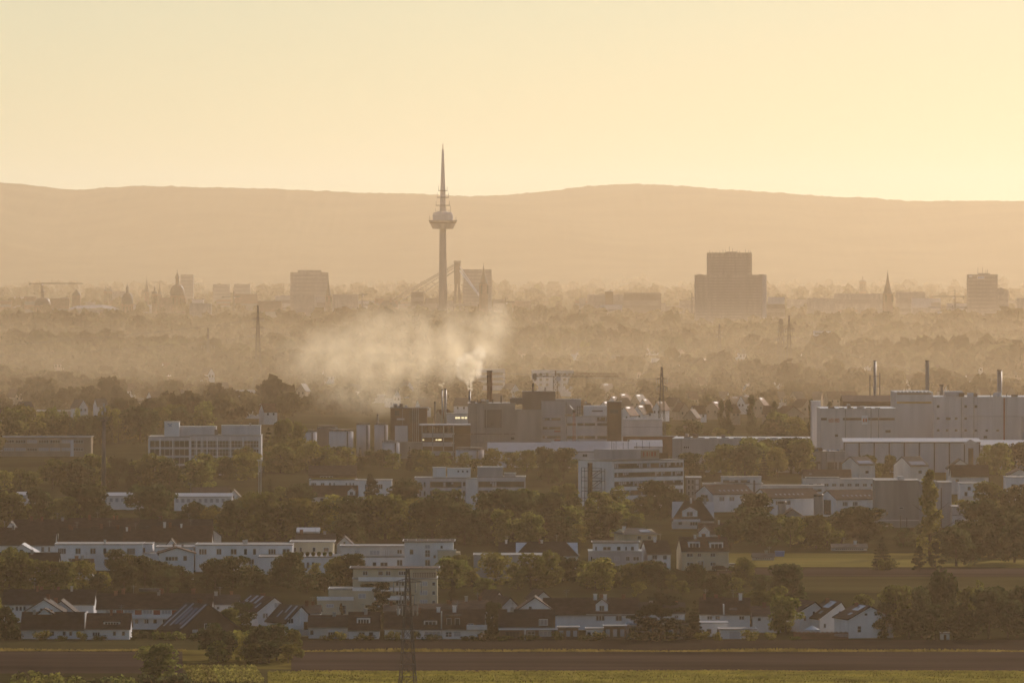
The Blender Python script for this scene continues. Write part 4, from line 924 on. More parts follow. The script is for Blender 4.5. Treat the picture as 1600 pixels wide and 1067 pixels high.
for y in (861, 873, 885): s.box('balcony', 'cream', 712.3, 719, y + 1, y + 4.5, -2.0, 4.0); s.box('balcony_slab', 'concrete', 708.3, 720, y + 4.6, y + 5.6, -2.2, 4.2)
b = MB()
for x in (636, 650, 668, 690, 703): b.tube((s.X(x), 4, s.Z(845)), (s.X(x), 4, s.Z(842.5)), .12)
b.build('roof_vent', M['coping'], s.root)
s = Block('apartment_block', 'stepped cream apartment block with terraces on every floor', 'building', 496, 684, 962, group='apartment blocks', land='the stepped cream apartment block', yt=887)
s.body(551, 681, 888, 912, 9, 'cream', 'rbrown', y0=4.0, over=.8, wall='upper_wall', slab='upper_roof'); s.body(551, 683, 903, 964, 12, 'cream', 'flat')
s.body(513, 551, 920, 964, 11, 'cream', 'flat', y0=1.0, wall='wing_wall', slab='wing_roof'); s.body(496, 553, 932, 965, 4.5, 'cream', 'flat', y0=-3.6, wall='front_wall', slab='front_roof'); s.body(551, 585, 917, 965, 3.0, 'cream', 'flat', y0=-3.0, wall='bay_wall', slab='bay_roof')
for x0, x1, y0, y1 in ((560, 641, 901, 907.5), (551, 641, 916.5, 922), (585, 641, 930, 936), (585, 641, 944, 950)): s.box('balcony', 'white', x0, x1, y0, y1, -1.4 if y0 < 910 else -3.2, -1.2 if y0 < 910 else -3.0); s.box('balcony_floor', 'concrete', x0, x1, y1 - .2, y1 + .8, -1.19 if y0 < 910 else -2.99, -.01)
s.box('balcony', 'white', 496, 553, 931, 936.5, -4.0, -3.75)
for y in (908, 922, 936.5): s.win(656, 668, y, y + 7.5, 3, 1, gm='blind'); s.win(675, 680, y + 1, y + 7, 1, 1)
for y in (908.5, 923, 937, 951): s.win(596, 608, y, y + 7, 2, 1); s.win(618, 632, y, y + 7, 3, 1, gm='glassbrown')
s.win(590, 598, 893, 900, 1, 1, y=4.0, gm='glassbrown'); s.win(602, 610, 893, 900, 2, 1, y=4.0); s.win(622, 634, 893, 900, 3, 1, y=4.0); s.win(566, 574, 893, 900, 2, 1, y=4.0); s.win(510, 522, 942, 948, 3, 1, y=-3.6, gm='blind'); s.win(535, 541, 944, 958, 1, 2, y=-3.6); s.win(560, 572, 926, 934, 2, 1, y=-3.0, gm='blind')
b = MB()
for i in range(14): x = s.X(646 + i * 2.7); b.box(x - .05, x + .05, 3.0, 3.06, s.Z(903), s.Z(896))
b.box(s.X(645), s.X(683), 3.0, 3.06, s.Z(896), s.Z(895.4)); b.build('railing', M['redbrick'], s.root)
for x in (568, 574, 580, 604): b = MB(); b.lathe([(.3, s.Z(916.5)), (.75, s.Z(915)), (.7, s.Z(912.5)), (.1, s.Z(911))], s.X(x), -1.6, 8); b.build('planter', M['leafdark'], s.root)
s = Block('villa', 'plain grey flat-roofed building with one long shaded loggia', 'building', 740, 869, 906, land='the plain grey flat building', yt=866)
s.body(740, 869, 866.5, 908, 13, 'grey', 'flat'); s.win(757, 795, 873, 882, 5, 1, fm='frame', gm='blind'); s.box('loggia_parapet', 'offwhite', 755, 797, 883, 890, -1.0, -.02); s.win(775, 783, 893, 902, 2, 1); s.win(845, 856, 893, 902, 2, 1)
s.box('annex', 'offwhite', 869.5, 894, 900, 908, -1, 6)
s = Block('house', 'house under a big dark hipped roof behind the plain grey building', 'house', 806, 903, 893, group='houses beyond the villas', land='the big dark hipped roof', yt=846); r = gable_side(s, 806, 903, 847, 868, 13, 'white', 'rdark', hip=3.5); s.win(876, 884, 871, 880, 2, 1, gm='blind'); s.win(890, 896, 871, 880)
s = Block('barn', 'dark barn roof with a bright skylight, left of the hipped roof', 'barn', 780, 832, 888, group='houses beyond the villas'); r = gable_side(s, 780, 830, 848, 866, 12, 'offwhite', 'rdark'); skylight(s, r, 786, 806, 849, 856); b = MB(); b.box(s.X(829), s.X(830.4), -.3, .1, s.Z(888), s.Z(856)); b.build('gable_edge', M['white'], s.root)
s = Block('villa', 'flat villa with white set-back attic and grey lower floors', 'house', 920, 1003, 893, group=VR, land='the flat villa with white attic', yt=846)
s.body(920, 1003, 860.5, 894, 12, 'grey', 'coping'); s.body(927, 998, 847, 860.5, 9, 'white', 'rdark', y0=1.8, over=.4, wall='upper_wall', slab='upper_roof')
for x0, x1, n in ((942, 955, 2), (964, 970, 1), (977, 980, 1), (986, 991, 1), (930, 933, 1)): s.win(x0, x1, 854, 860.3, n, 1, y=1.8)
for x0, x1, n in ((923, 926, 1), (936, 952, 3), (960, 968, 2), (978, 984, 2), (989, 999, 2)): s.win(x0, x1, 869, 876, n, 1, gm='blind' if x0 == 960 else 'glassbrown'); s.win(x0, x1, 883, 891, n, 1)
s.box('balcony', 'offwhite', 935, 953, 874, 879, -1.1, -.09)
s = Block('gabled_house', 'white house with steep dark roof and white left gable beside the flat villa', 'house', 1003, 1050, 891, rot=10, corner=1012, group='houses beyond the villas', land='the steep dark-roofed white house', yt=846)
r = gable_side(s, 1012, 1048, 845, 865, 10, 'white', 'rdark'); s.win(1019, 1027, 867, 874, 2, 1); s.win(1036, 1042, 868, 874, 2, 1); s.win(1018, 1024, 880, 887, 1, 1); s.win(1027, 1031, 879, 889, 1, 1, gm='glassbrown'); s.win(1036, 1042, 880, 888, 2, 1)
s = Block('twin_house', 'cream twin house with two wide dormers in its brown mansard roof', 'house', 1057, 1139, 891, rot=6, corner=1068, group='houses beyond the villas', land='the cream twin house', yt=841)
r = gable_side(s, 1066, 1139, 840, 861, 11, 'cream', 'rbrown'); dormer(s, 1077, 1095, 845, 857, 'white', 'rbrown', nx=3); dormer(s, 1110, 1131, 846, 858, 'white', 'rbrown', nx=3)
for x0, x1 in ((1073, 1083), (1090, 1096), (1110, 1118)): s.win(x0, x1, 864, 870, 2, 1); s.win(x0, x1, 878, 884, 2, 1)
s.win(1090, 1100, 876, 888, 2, 1, gm='glassbrown'); s.box('door', 'wood', 1113, 1119, 879, 890, -.06, 0); s.chimney(1104, 836, 843, .7, 6)
s = Block('house', 'small house with low hipped roof and bright panel, behind the flat villa', 'house', 974, 1029, 862, rot=14, corner=990, group='houses beyond the villas'); r = gable_side(s, 976, 1027, 826, 834, 11, 'cream', 'rgrey', hip=3.0, over=.8); skylight(s, r, 1003, 1018, 827.5, 832.5); s.win(996, 1002, 837, 843); s.win(1012, 1018, 837, 843)
s = Block('house', 'pale gable end between the cream twin house and the trees', 'house', 1092, 1110, 858, group='houses beyond the villas'); gable_front(s, 1093, 1109, 822, 830, 8, 'white', 'rbrown'); s.win(1099, 1103, 834, 839)
# left: older dark roofs
OR = 'old dark roofs on the left'
s = Block('house', 'large dark roof with white right gable, in front of the leftmost villa', 'house', -30, 118, 906, rot=0, corner=90, group=OR, land='the large dark roof with white gable', yt=864)
r = gable_side(s, -30, 90, 864, 888, 12, 'offwhite', 'rdark'); s.win(60, 66, 892, 898)
b = MB(); b.prism([(s.X(90.3), s.Z(900)), (s.X(117), s.Z(892)), (s.X(101), s.Z(866)), (s.X(90.3), s.Z(887))], .4, .7); b.build('gable', M['white'], s.root)
s = Block('house', 'small brown lean-to roof right of the large white gable', 'house', 108, 146, 906, group=OR); gable_side(s, 112, 144, 874, 893, 8, 'offwhite', 'rbrown'); s.chimney(118, 870, 876, .8, 4); s.win(124, 128, 896, 902)
s = Block('gabled_house', 'white gable with bright barge boards behind the large dark roof', 'house', 10, 56, 893, group=OR); r = gable_front(s, 12, 56, 851, 864, 10, 'white', 'metalroof', over=.3); s.win(30, 36, 858, 863)
s = Block('terraced_house', 'brown roof with two roof windows over a white wall, left edge', 'house', -30, 86, 880, group=OR); r = gable_side(s, -30, 85, 825, 851, 12, 'white', 'rbrown'); skylight(s, r, 66, 71, 839, 843); skylight(s, r, 84 - 1, 89 - 5, 839, 843)
for x0, x1 in ((12, 18), (48, 50), (64, 69), (75, 78)): s.win(x0, x1, 854, 862)
for i, (x0, x1, yr, ye, rf, lab) in enumerate(((92, 142, 826, 846, 'rdark', 'dark roof behind the leftmost villa, with a pale ridge'), (142, 190, 824, 846, 'rdark', 'darkest roof behind the middle of the leftmost villa'), (184, 238, 828, 848, 'rbrown', 'brown roof with pale dormers behind the leftmost villa, right end'), (236, 330, 822, 846, 'rbrown', 'long brown roof behind the flat white villa between the long ones'),
                                              (20, 110, 812, 832, 'rbrown', 'brown roof rising behind the leftmost roofs'), (105, 215, 810, 828, 'rbrown', 'long brown roof in the rear rank of the old roofs'), (215, 330, 812, 830, 'rdark', 'dark roof in the rear rank, right end'))):
    yb = 878 - (i > 3) * 14
    s = Block('terraced_house', lab, 'house', x0, x1, yb, group=OR); r = gable_side(s, x0, x1, yr, ye, 11, 'offwhite', rf)
    s.chimney(x0 + (x1 - x0) * .3, yr - 4, yr + 2, .7, 5); skylight(s, r, x0 + 12, x0 + 16, yr + 9, yr + 12); skylight(s, r, x1 - 18, x1 - 13, yr + 9, yr + 12)
    s.win(x0 + 8, x0 + 13, ye + 3, ye + 9, 1, 1); s.win(x1 - 14, x1 - 9, ye + 3, ye + 9, 1, 1)
for x, yp, ye, w, yb, lab in ((16, 816, 836, 14, 866, 'tall narrow white gable at the left edge of the old roofs'), (24, 826, 841, 10, 870, 'second narrow white gable beside the tall one, left edge'), (148, 815, 824, 9, 862, 'tiny pale gable in the middle of the old roofs'), (181, 835, 849, 9, 874, 'slim pale gable between two brown roofs behind the leftmost villa'), (267, 843, 852, 8, 880, 'slim white gable just above the low gabled house'),
                              ):
    s = Block('gabled_house', lab, 'house', x - w, x + w, yb, group=OR); gable_front(s, x - w, x + w, yp, ye, 8, 'white', 'rdark', over=.25); s.win(x - 1.5, x + 1.5, ye, ye + 4)
s = Block('house', 'house with bright sloping glass roof strips at the right end of the old roofs', 'house', 316, 345, 858, rot=25, corner=320, group=OR); r = gable_front(s, 318, 345, 827, 838, 9, 'offwhite', 'rgrey'); slope_panel(s, r, -1, 1, 3, .3, .9); slope_panel(s, r, -1, 5, 7, .3, .9); s.chimney(325, 818, 832, .3, 4, 'coping')
s = Block('house', 'dark house with a white gable, behind the cream flat apartment block', 'house', 462, 550, 872, group='houses beyond the villas'); r = gable_side(s, 462, 522, 834, 848, 11, 'cream', 'rdark'); s.chimney(470, 829, 836, .8, 5); s.win(480, 485, 852, 857)
s = Block('gabled_house', 'cream gable beside the dark house behind the cream flat apartment block', 'house', 524, 552, 870, group='houses beyond the villas'); gable_front(s, 526, 550, 839, 850, 9, 'white', 'rdark'); s.win(536, 540, 846, 850)
s = Block('barn', 'bright metal roof above the dark house, behind the cream flat apartment block', 'barn', 464, 498, 858, group='houses beyond the villas'); gable_side(s, 464, 498, 827, 831, 10, 'offwhite', 'metalroof'); s.win(470, 475, 836, 840)
# meadow side
s = Block('parked_car', 'white car parked beside the cream twin house', 'car', 1139, 1152, 889)
def car(s, m):
    b = MB(); b.prism([(-2.15, .35), (2.1, .35), (2.2, .62), (2.1, .85), (1.2, .93), (.55, 1.42), (-1.15, 1.46), (-1.85, .98), (-2.2, .9), (-2.25, .6)], -.85, .85); b.build('body', M[m], s.root)
    b = MB(); b.prism([(-1.0, .98), (1.05, .95), (.5, 1.36), (-.95, 1.38)], -.87, .87); b.build('side_window', M['glass'], s.root)
    for x in (-1.35, 1.3):
        for y in (-.8, .62): b = MB(); b.v = []; n = 14; b.prism([(x + .33 * math.cos(2 * math.pi * i / n), .33 + .33 * math.sin(2 * math.pi * i / n)) for i in range(n)], y - .06, y + .2); w = b.build('wheel', M['black'], s.root); b = MB(); b.prism([(x + .18 * math.cos(2 * math.pi * i / n), .33 + .18 * math.sin(2 * math.pi * i / n)) for i in range(n)], y - .075, y + .1); b.build('rim', M['galv'], w)
    for y in (-.6, .5): b = MB(); b.box(2.12, 2.2, y, y + .25, .62, .78); b.build('headlight', M['skylight'], s.root)
car(s, 'carwhite')
s = Block('parked_car', 'dark car parked in front of the cream twin house entrance', 'car', 1120, 1133, 892); car(s, 'black')
s = Block('skip_container', 'small bright blue container by the hedge at the meadow', 'container', 1212, 1225, 869); b = MB(); b.prism([(-1.1, 0), (1.1, 0), (1.25, 1.3), (-1.25, 1.3)], -.8, .8); b.build('body', M['bluepaint'], s.root); b = MB(); b.box(-1.3, 1.3, -.85, .85, 1.3, 1.4); b.build('lid', M['bluepaint'], s.root)
s = Block('greenhouse', 'long low white greenhouse at the back of the meadow', 'greenhouse', 1298, 1356, 860); gable_side(s, 1300, 1355, 853.5, 855.8, 6, 'offwhite', 'rgrey'); s.win(1305, 1350, 856.4, 859, 14, 1)
s = Block('greenhouse', 'low white cold frame roofs near the blue container', 'greenhouse', 1158, 1212, 875); gable_side(s, 1176, 1210, 868.5, 870.5, 5, 'grey', 'rgrey'); s.win(1180, 1204, 871, 874, 8, 1)

for i, (x0, x1, yr, ye, yb, rf, lab) in enumerate(((655, 712, 944, 956, 980, 'rdark', 'dark roof peeping out behind the long brown terrace with slim dormers'), (708, 762, 939, 952, 976, 'rbrown', 'brown roof behind the right end of the long brown terrace with slim dormers'), (458, 500, 946, 958, 984, 'rdark', 'dark roof right behind the white gable with roof windows'), (600, 650, 946, 956, 984, 'rdark', 'dark roof behind the terrace at the near lattice pylon'),
                                                 (1000, 1070, 942, 958, 986, 'rdark', 'dark roof mostly hidden behind the wide cedar'), (1176, 1222, 948, 962, 988, 'rbrown', 'brown roof between trees right of the twin brown-roofed houses'), (330, 372, 930, 944, 972, 'rdark', 'dark roof behind the dark house with shiny roof strips'))):
    s = Block('house', lab, 'house', x0, x1, yb, group=FR); r = gable_side(s, x0, x1, yr, ye, 10, 'white', rf); skylight(s, r, x0 + 12, x0 + 16, yr + 4, yr + 7); s.chimney(x1 - 12, yr - 4, yr + 2, .6, 5); s.win(x0 + 8, x0 + 13, ye + 3, ye + 8); s.win(x1 - 16, x1 - 10, ye + 3, ye + 8, 2, 1)

s = Block('parked_car', 'white car parked in the yard right of the plain grey flat building', 'car', 896, 908, 891); car(s, 'carwhite')
s = Block('parked_car', 'dark car parked below the steep dark-roofed white house', 'car', 1003, 1016, 892); car(s, 'black')
# ================================================================ OFFICES AND SHEDS IN THE MIDDLE
HF = {}
s = Block('office_block', 'two-storey brownish office wing with light window rows, at the left edge', 'building', -40, 142, 713, group='office blocks', land='the two-storey left office', yt=682)
s.body(-40, 142, 682, 714, 14, 'tan', 'flat', over=.4)
for i in range(9): x0 = -30 + i * 18; s.win(x0, x0 + 16, 687, 692.5, 4, 1, gm='blind' if i % 3 == 1 else 'glass'); s.win(x0, x0 + 16, 699.5, 704.5, 4, 1, gm='blind' if i % 4 else 'glass')
s.box('stair_strip', 'white', 110, 115, 687, 714, -.3, -.02); s.box('parapet', 'lightgrey', -40, 142, 681, 683.2, -.62, -.42)
s = Block('office_block', 'five-storey white and glass office with rooftop cubes, left of centre', 'building', 232, 408, 742, group='office blocks', land='the white and glass office', yt=657)
s.body(232, 320, 682, 743, 22, 'lightgrey', 'flat'); s.body(297, 408, 679.5, 743, 16, 'lightgrey', 'flat', y0=-2.5, wall='wing_wall', slab='wing_roof')
s.body(256, 279, 659, 683, 6, 'white', 'coping', y0=4, wall='rooftop_cube', slab='cube_roof'); s.body(273, 336, 667, 682, 9, 'lightgrey', 'coping', y0=7, wall='rooftop_plant', slab='plant_roof'); s.body(345, 406, 665, 680, 8, 'lightgrey', 'coping', y0=5, wall='rooftop_plant', slab='plant_roof')
b = MB(); zc = s.Z(663.5); xc = s.X(264.5)
for i in range(12): t0, t1 = i / 12, (i + 1) / 12; f = lambda t: (xc - .75 + 1.6 * t, 3.85, zc + .18 * math.sin(t * 9)); b.tube(f(t0), f(t1), .11)
b.box(xc - .5, xc + .7, 3.86, 3.9, zc - .55, zc - .38); b.build('logo', M['bluepaint'], s.root)
for y in (688, 701, 714, 727): s.win(234, 296, y, y + 11, 8, 1, fm='frame', gm='glassbrown' if y == 688 else 'glass', name='window_band'); s.win(299, 406, y, y + 11, 22, 2, y=-2.5, fm='frame', name='window_band')
b = MB()
for x in (232.5, 250, 270, 296): b.box(s.X(x) - .2, s.X(x) + .2, -.5, -.1, s.Z(743), s.Z(685))
b.build('pilaster', M['white'], s.root); b = MB()
for x in (298, 307, 316, 324, 340, 360, 380, 405): b.box(s.X(x) - .2, s.X(x) + .2, -3.1, -2.6, s.Z(743), s.Z(683))
b.build('pilaster', M['white'], s.root); s.chimney(337, 672, 682, 1.2, 5, 'darkconc'); s.chimney(390, 662, 668, .6, 6, 'galv')
s = Block('office_block', 'long low grey office with white stair tower and rooftop boxes', 'building', 648, 822, 798, group='office blocks', land='the office with white stair tower', yt=729)
s.body(648, 729, 746, 799, 13, 'lightgrey', 'flat'); s.body(746, 821, 744.5, 799, 13, 'lightgrey', 'flat', wall='right_wing_wall', slab='right_wing_roof'); s.body(728, 746, 747, 799, 6, 'white', 'coping', y0=-1.2, wall='stair_tower', slab='tower_roof')
s.body(676, 696, 730.5, 746, 5, 'white', 'coping', y0=4, wall='rooftop_box', slab='box_roof'); s.body(698.5, 735, 731.5, 746, 5, 'white', 'coping', y0=3, wall='rooftop_box', slab='box_roof'); s.body(746, 786, 729.5, 745, 7, 'grey', 'coping', y0=2, wall='rooftop_box', slab='box_roof'); s.body(788, 806, 739, 745, 4, 'grey', 'coping', y0=3, wall='rooftop_box', slab='box_roof')
for x in (716, 723, 730): s.win(x - 1.5, x + 1.5, 735, 738.5, 1, 1, y=3)
for y in (752.5, 766.5, 780.5): s.band(672, 721, y, y + 9, 12); s.win(723, 727.5, y, y + 7, 1, 1)
for y in (752, 766, 780): s.band(747.5, 819, y, y + 9, 20)
for y in (753, 767, 781):
    for x in (655, 662): s.win(x, x + 3, y, y + 8, 1, 1, gm='glassbrown')
s = Block('office_block', 'long low white building with green roof and two window groups', 'building', 483, 612, 782, group='office blocks', land='the long low white building', yt=748)
s.body(483, 557, 749, 783, 12, 'white', 'meadowroof' if False else 'flat'); s.body(557, 612, 749.5, 783, 10, 'white', 'flat', y0=-.8, wall='wing_wall', slab='wing_roof')
for x0, x1, n in ((486, 494, 3), (501, 507, 2), (514, 517, 1), (521, 523, 1), (540, 542, 1), (546, 548, 1), (551, 553, 1)): s.win(x0, x1, 754, 762, n, 1, gm='glassbrown' if n > 1 else 'glass')
s.win(570, 580, 756, 764, 3, 1, y=-.8); s.win(588, 598, 756, 764, 3, 1, y=-.8)
b = MB(); b.box(s.X(486), s.X(554), .5, 11, s.Z(749) + .06, s.Z(748.2) + .1); b.build('green_roof', M['leafgold'], s.root)
s = Block('house', 'brown-roofed house with tiny white dormer gable before the long low white building', 'house', 482, 560, 790); r = gable_side(s, 482, 558, 759, 775, 10, 'offwhite', 'rbrown'); dormer(s, 543, 555, 763, 775, 'white', 'rbrown', True); s.win(500, 506, 778, 784)
s = Block('gabled_house', 'small white gable at the foot of the office with white stair tower', 'house', 676, 698, 808); gable_front(s, 676, 698, 790, 802, 8, 'white', 'rbrown'); s.win(684, 690, 798, 804)
s = Block('barn', 'long dark roof behind the light double mast', 'barn', 410, 555, 752); gable_side(s, 482, 556, 728, 742, 14, 'brown', 'rbrown'); s.win(500, 520, 744, 748, 4, 1)
# six-storey ribbon-window office, seen over its corner
s = Block('office_block', 'six-storey white office with dark ribbon windows and outside steel stairs', 'building', 905, 1071, 800, rot=40, corner=957, group='office blocks', land='the ribbon-window office', yt=703)
s.body(957, 1070.5, 719.5, 801, 16, 'white', 'flat', over=.3)
L = s.X(1070.5)
for y, y2 in ((724.5, 732.5), (738.5, 746), (752.5, 760.5), (766.5, 774.5), (781, 788.5)):
    s.band(960, 1069, y, y2, 34)
W = lambda y: s.Z(y)
def end_tube(name, m, pts, r):        # on the left end wall: (v metres along the wall, height)
    b = MB()
    for p, q in pts: b.tube((-p[2], p[0], p[1]), (-q[2], q[0], q[1]), r)
    return b.build(name, M[m], s.root)
P = []
for v in (3.2, 9.6, 12.6): P += [((v, 0, 1.6), (v, W(732), 1.6)), ((v, 0, .3), (v, W(732), .3))]
hs = [0, 3.1, 6.2, 9.3, 12.3]
for i, z in enumerate(hs):
    P += [((3.2, z, 1.6), (12.6, z, 1.6)), ((3.2, z + 1.0, 1.6), (12.6, z + 1.0, 1.6)), ((3.2, z, .3), (12.6, z, .3))]
    if i < 4: P += [((3.4, hs[i + 1], 1.2), (9.6, z, 1.2)), ((3.4, hs[i + 1] + .9, 1.2), (9.6, z + .9, 1.2))]
end_tube('outside_stairs', 'steel', P, .09)
b = MB(); b.box(-1.0, -.05, 9.3, 10.4, 0, W(724)); b.build('stair_shaft', M['brown'], s.root)
b = MB(); b.box(L * .10, L * .76, 3.5, 12, W(719), W(719) + 3.1); rb = b.build('rooftop_plant', M['grey'], s.root)
b = MB(); b.box(L * .50, L * .76, 3.42, 3.48, W(719) + .3, W(719) + 2.7); b.build('sign_board', M['tan'], rb)
b = MB(); zz = W(719) + .9
for i, (dx, w_) in enumerate(((.53, .5), (.58, .5), (.62, .16), (.645, .7), (.69, .5))):       # weathered letters, too far to read
    b.box(L * dx, L * dx + w_, 3.36, 3.41, zz, zz + 1.3)
b.build('sign_letters', M['redpaint'], rb)
b = MB(); b.box(L * .78, L * .90, 4, 9, W(719), W(719) + 1.7); b.build('rooftop_box', M['wood'], s.root)
for i, f in enumerate((.17, .20, .23, .33, .40, .52, .60, .70)):
    b = MB(); b.tube((L * f, 6, W(719) + 3.1), (L * f, 6, W(719) + 3.1 + (2.0 if i % 2 else 2.6)), .07); b.build('aerial', M['steel'], rb)
s = Block('office_block', 'small dark glass office just right of the ribbon-window office', 'building', 1071, 1098, 790, group='office blocks'); s.body(1072, 1096, 745, 791, 9, 'darkconc', 'coping')
for y in (749, 758, 767, 776):
    for x in (1074, 1080, 1087): s.win(x, x + 4.5, y, y + 7, 1, 1, gm='blind' if (x + y) % 3 == 0 else 'glass')
s = Block('office_block', 'low white flat building with stepped top behind the gabled houses', 'building', 1100, 1192, 786, group='office blocks', land='the low white stepped building', yt=744)
s.body(1118, 1192, 755, 787, 12, 'offwhite', 'flat'); s.body(1128, 1190, 745, 755, 8, 'offwhite', 'flat', y0=2, wall='upper_wall', slab='upper_roof'); s.body(1099, 1118, 755, 787, 8, 'white', 'flat', wall='wing_wall', slab='wing_roof')
s.band(1130, 1172, 750, 754.5, 9, y=2); s.band(1122, 1170, 760, 765, 10); s.box('pier', 'darkconc', 1177, 1180, 750, 775, -.3, -.02)
# right: gabled houses with skylight rows
GH = 'gabled houses with skylight rows'
for x0, xg, x1, yb, lab in ((1112, 1140, 1172, 800, 'white gabled house with long brown roof below the low white stepped building'), (1200, 1230, 1278, 806, 'white gabled house with long roof and a row of bright skylights'), (1305, 1334, 1370, 808, 'white gabled house with skylight roof left of the grey block')):
    s = Block('gabled_house', lab, 'house', x0, x1, yb, rot=24, corner=x0 + 2, group=GH)
    gw = (xg - x0)
    r = gable_side(s, x0 + 2, x1 + 6, yb - 42, yb - 28, 12, 'white', 'rbrown')
    for i in range(7): skylight(s, r, x0 + 16 + i * 7, x0 + 18.5 + i * 7, yb - 35, yb - 31)
    s.win(x0 + 12, x0 + 20, yb - 24, yb - 17, 3, 1); s.win(x0 + 28, x0 + 36, yb - 24, yb - 17, 3, 1)
    b = MB(); zt = s.Z(yb - 22); b.box(-.08, -.02, 3.6, 8.4, zt - 3.6, zt + .8); b.build('gable_window', M['glassbrown'], s.root)
s = Block('house', 'house with broad brown half-hipped roof and white dormer gable, before the ribbon-window office', 'house', 1050, 1120, 826, group='houses beyond the villas', land='the house with white dormer gable', yt=785)
r = gable_side(s, 1051, 1116, 783, 812, 12, 'offwhite', 'rbrown', hip=4); dormer(s, 1066, 1090, 792, 808, 'white', 'rbrown', True); s.win(1060, 1066, 815, 820); s.win(1078, 1090, 815, 821, 3, 1); s.box('balcony', 'white', 1052, 1094, 811, 815, -1, -.02)
s = Block('barn', 'low brown roof between two gables at the back of the meadow', 'barn', 1050, 1140, 846); r = gable_side(s, 1092, 1140, 818, 834, 11, 'offwhite', 'rbrown'); s.win(1098, 1104, 836, 841)
s = Block('house', 'house with low brown roof between the two grey silos', 'house', 1200, 1275, 838); r = gable_front(s, 1205, 1272, 796, 818, 14, 'concrete', 'rbrown'); s.win(1230, 1240, 812, 820, 2, 1)
for x, yt, yb, w, lab in ((1222, 784, 836, 13, 'shorter grey silo tower beside the skylight houses'), (1279, 773, 838, 15, 'taller grey silo tower with pale stripe, left of the round dark tree')):
    D = Dg(yb); k = D / F; t = thing('silo', (gx(x, D), D, 0), lab, 'silo', 'grey silos'); H = gz(yt, D); b = MB(); b.lathe([(w * k / 2, -.2), (w * k / 2, H), (w * k / 2 - .2, H + .2)], n=18); b.build('shell', M['concrete'], t, True)
    b = MB(); b.lathe([(w * k / 2 + .08, H - .5), (w * k / 2 + .08, H + .05), (w * k / 2 - .1, H + .3)], n=18); b.build('rim', M['steel'], t); b = MB(); b.box(w * k * .2, w * k * .3, -w * k / 2 - .12, -w * k / 2 + .3, 0, H); b.build('ladder', M['galv'], t)
s = Block('storage_block', 'large plain grey block with little rooftop hut, behind the tall slim poplar', 'building', 1368, 1487, 824, group='grey blocks', land='the plain grey block', yt=748)
s.body(1368, 1436, 750, 825, 16, 'concrete', 'flat'); s.body(1466, 1487, 753, 825, 14, 'grey', 'flat', wall='right_wall', slab='right_roof'); s.box('connecting_wall', 'grey', 1436.2, 1465.8, 752, 825, 2, 12)
s.box('rooftop_hut', 'offwhite', 1404, 1413, 744.5, 751, 3, 7); s.tube('pipe', 'steel', [(s.X(1407), -.3, 0), (s.X(1407), -.3, s.Z(805))], .12); s.tube('pipe', 'steel', [(s.X(1417), -.3, 0), (s.X(1417), -.3, s.Z(808))], .12); s.box('plinth_band', 'lightgrey', 1368, 1436, 812, 813.4, -.12, -.02); s.box('joint', 'darkconc', 1470, 1472, 762, 824, -.1, -.02); s.win(1405, 1412, 792, 795)
s = Block('house', 'white flat-roofed house with balcony, right of the tall slim poplar', 'house', 1500, 1546, 796, land='the white flat-roofed house on the right', yt=754); s.body(1500, 1546, 754.5, 797, 11, 'white', 'flat'); s.win(1507, 1512, 768, 775); s.win(1522, 1530, 770, 778, 2, 1); s.win(1522, 1530, 784, 790, 2, 1); s.win(1512, 1517, 760, 766); s.box('balcony', 'offwhite', 1504, 1519, 775, 779, -1.1, -.02)
s = Block('hall', 'low grey workshop with vaulted rooflights right of the grey block', 'hall', 1487, 1552, 826); s.body(1488, 1550, 791, 827, 14, 'grey', 'flat'); s.body(1487, 1512, 803, 827, 5, 'lightgrey', 'flat', y0=-6, wall='porch_wall', slab='porch_roof')
for i in range(4): b = MB(); b.lathe([(.9, s.Z(791)), (.5, s.Z(791) + .7), (.03, s.Z(791) + .9)], s.X(1505 + i * 11), 4, 10); b.build('rooflight', M['skylight'], s.root)
s.win(1494, 1502, 793, 797, 2, 1); s.win(1490, 1500, 810, 818, 3, 1, y=-6)
s = Block('hall', 'long low white flat hall behind the skylight houses', 'hall', 1260, 1412, 776, land='the long low white hall', yt=746); s.body(1260, 1312, 746, 777, 10, 'offwhite', 'flat'); s.body(1312, 1412, 748, 777, 10, 'offwhite', 'flat', wall='right_wall', slab='right_roof'); s.box('parapet', 'coping', 1260, 1312, 745.2, 746, -.2, .2)
for i in range(12): s.win(1264 + i * 12, 1271 + i * 12, 755, 760, 2, 1)
s = Block('hall', 'low white flat hall with bright roof edge above the skylight houses', 'hall', 1190, 1290, 786); s.body(1192, 1288, 758, 787, 9, 'offwhite', 'flat'); s.band(1196, 1284, 764, 768, 16)
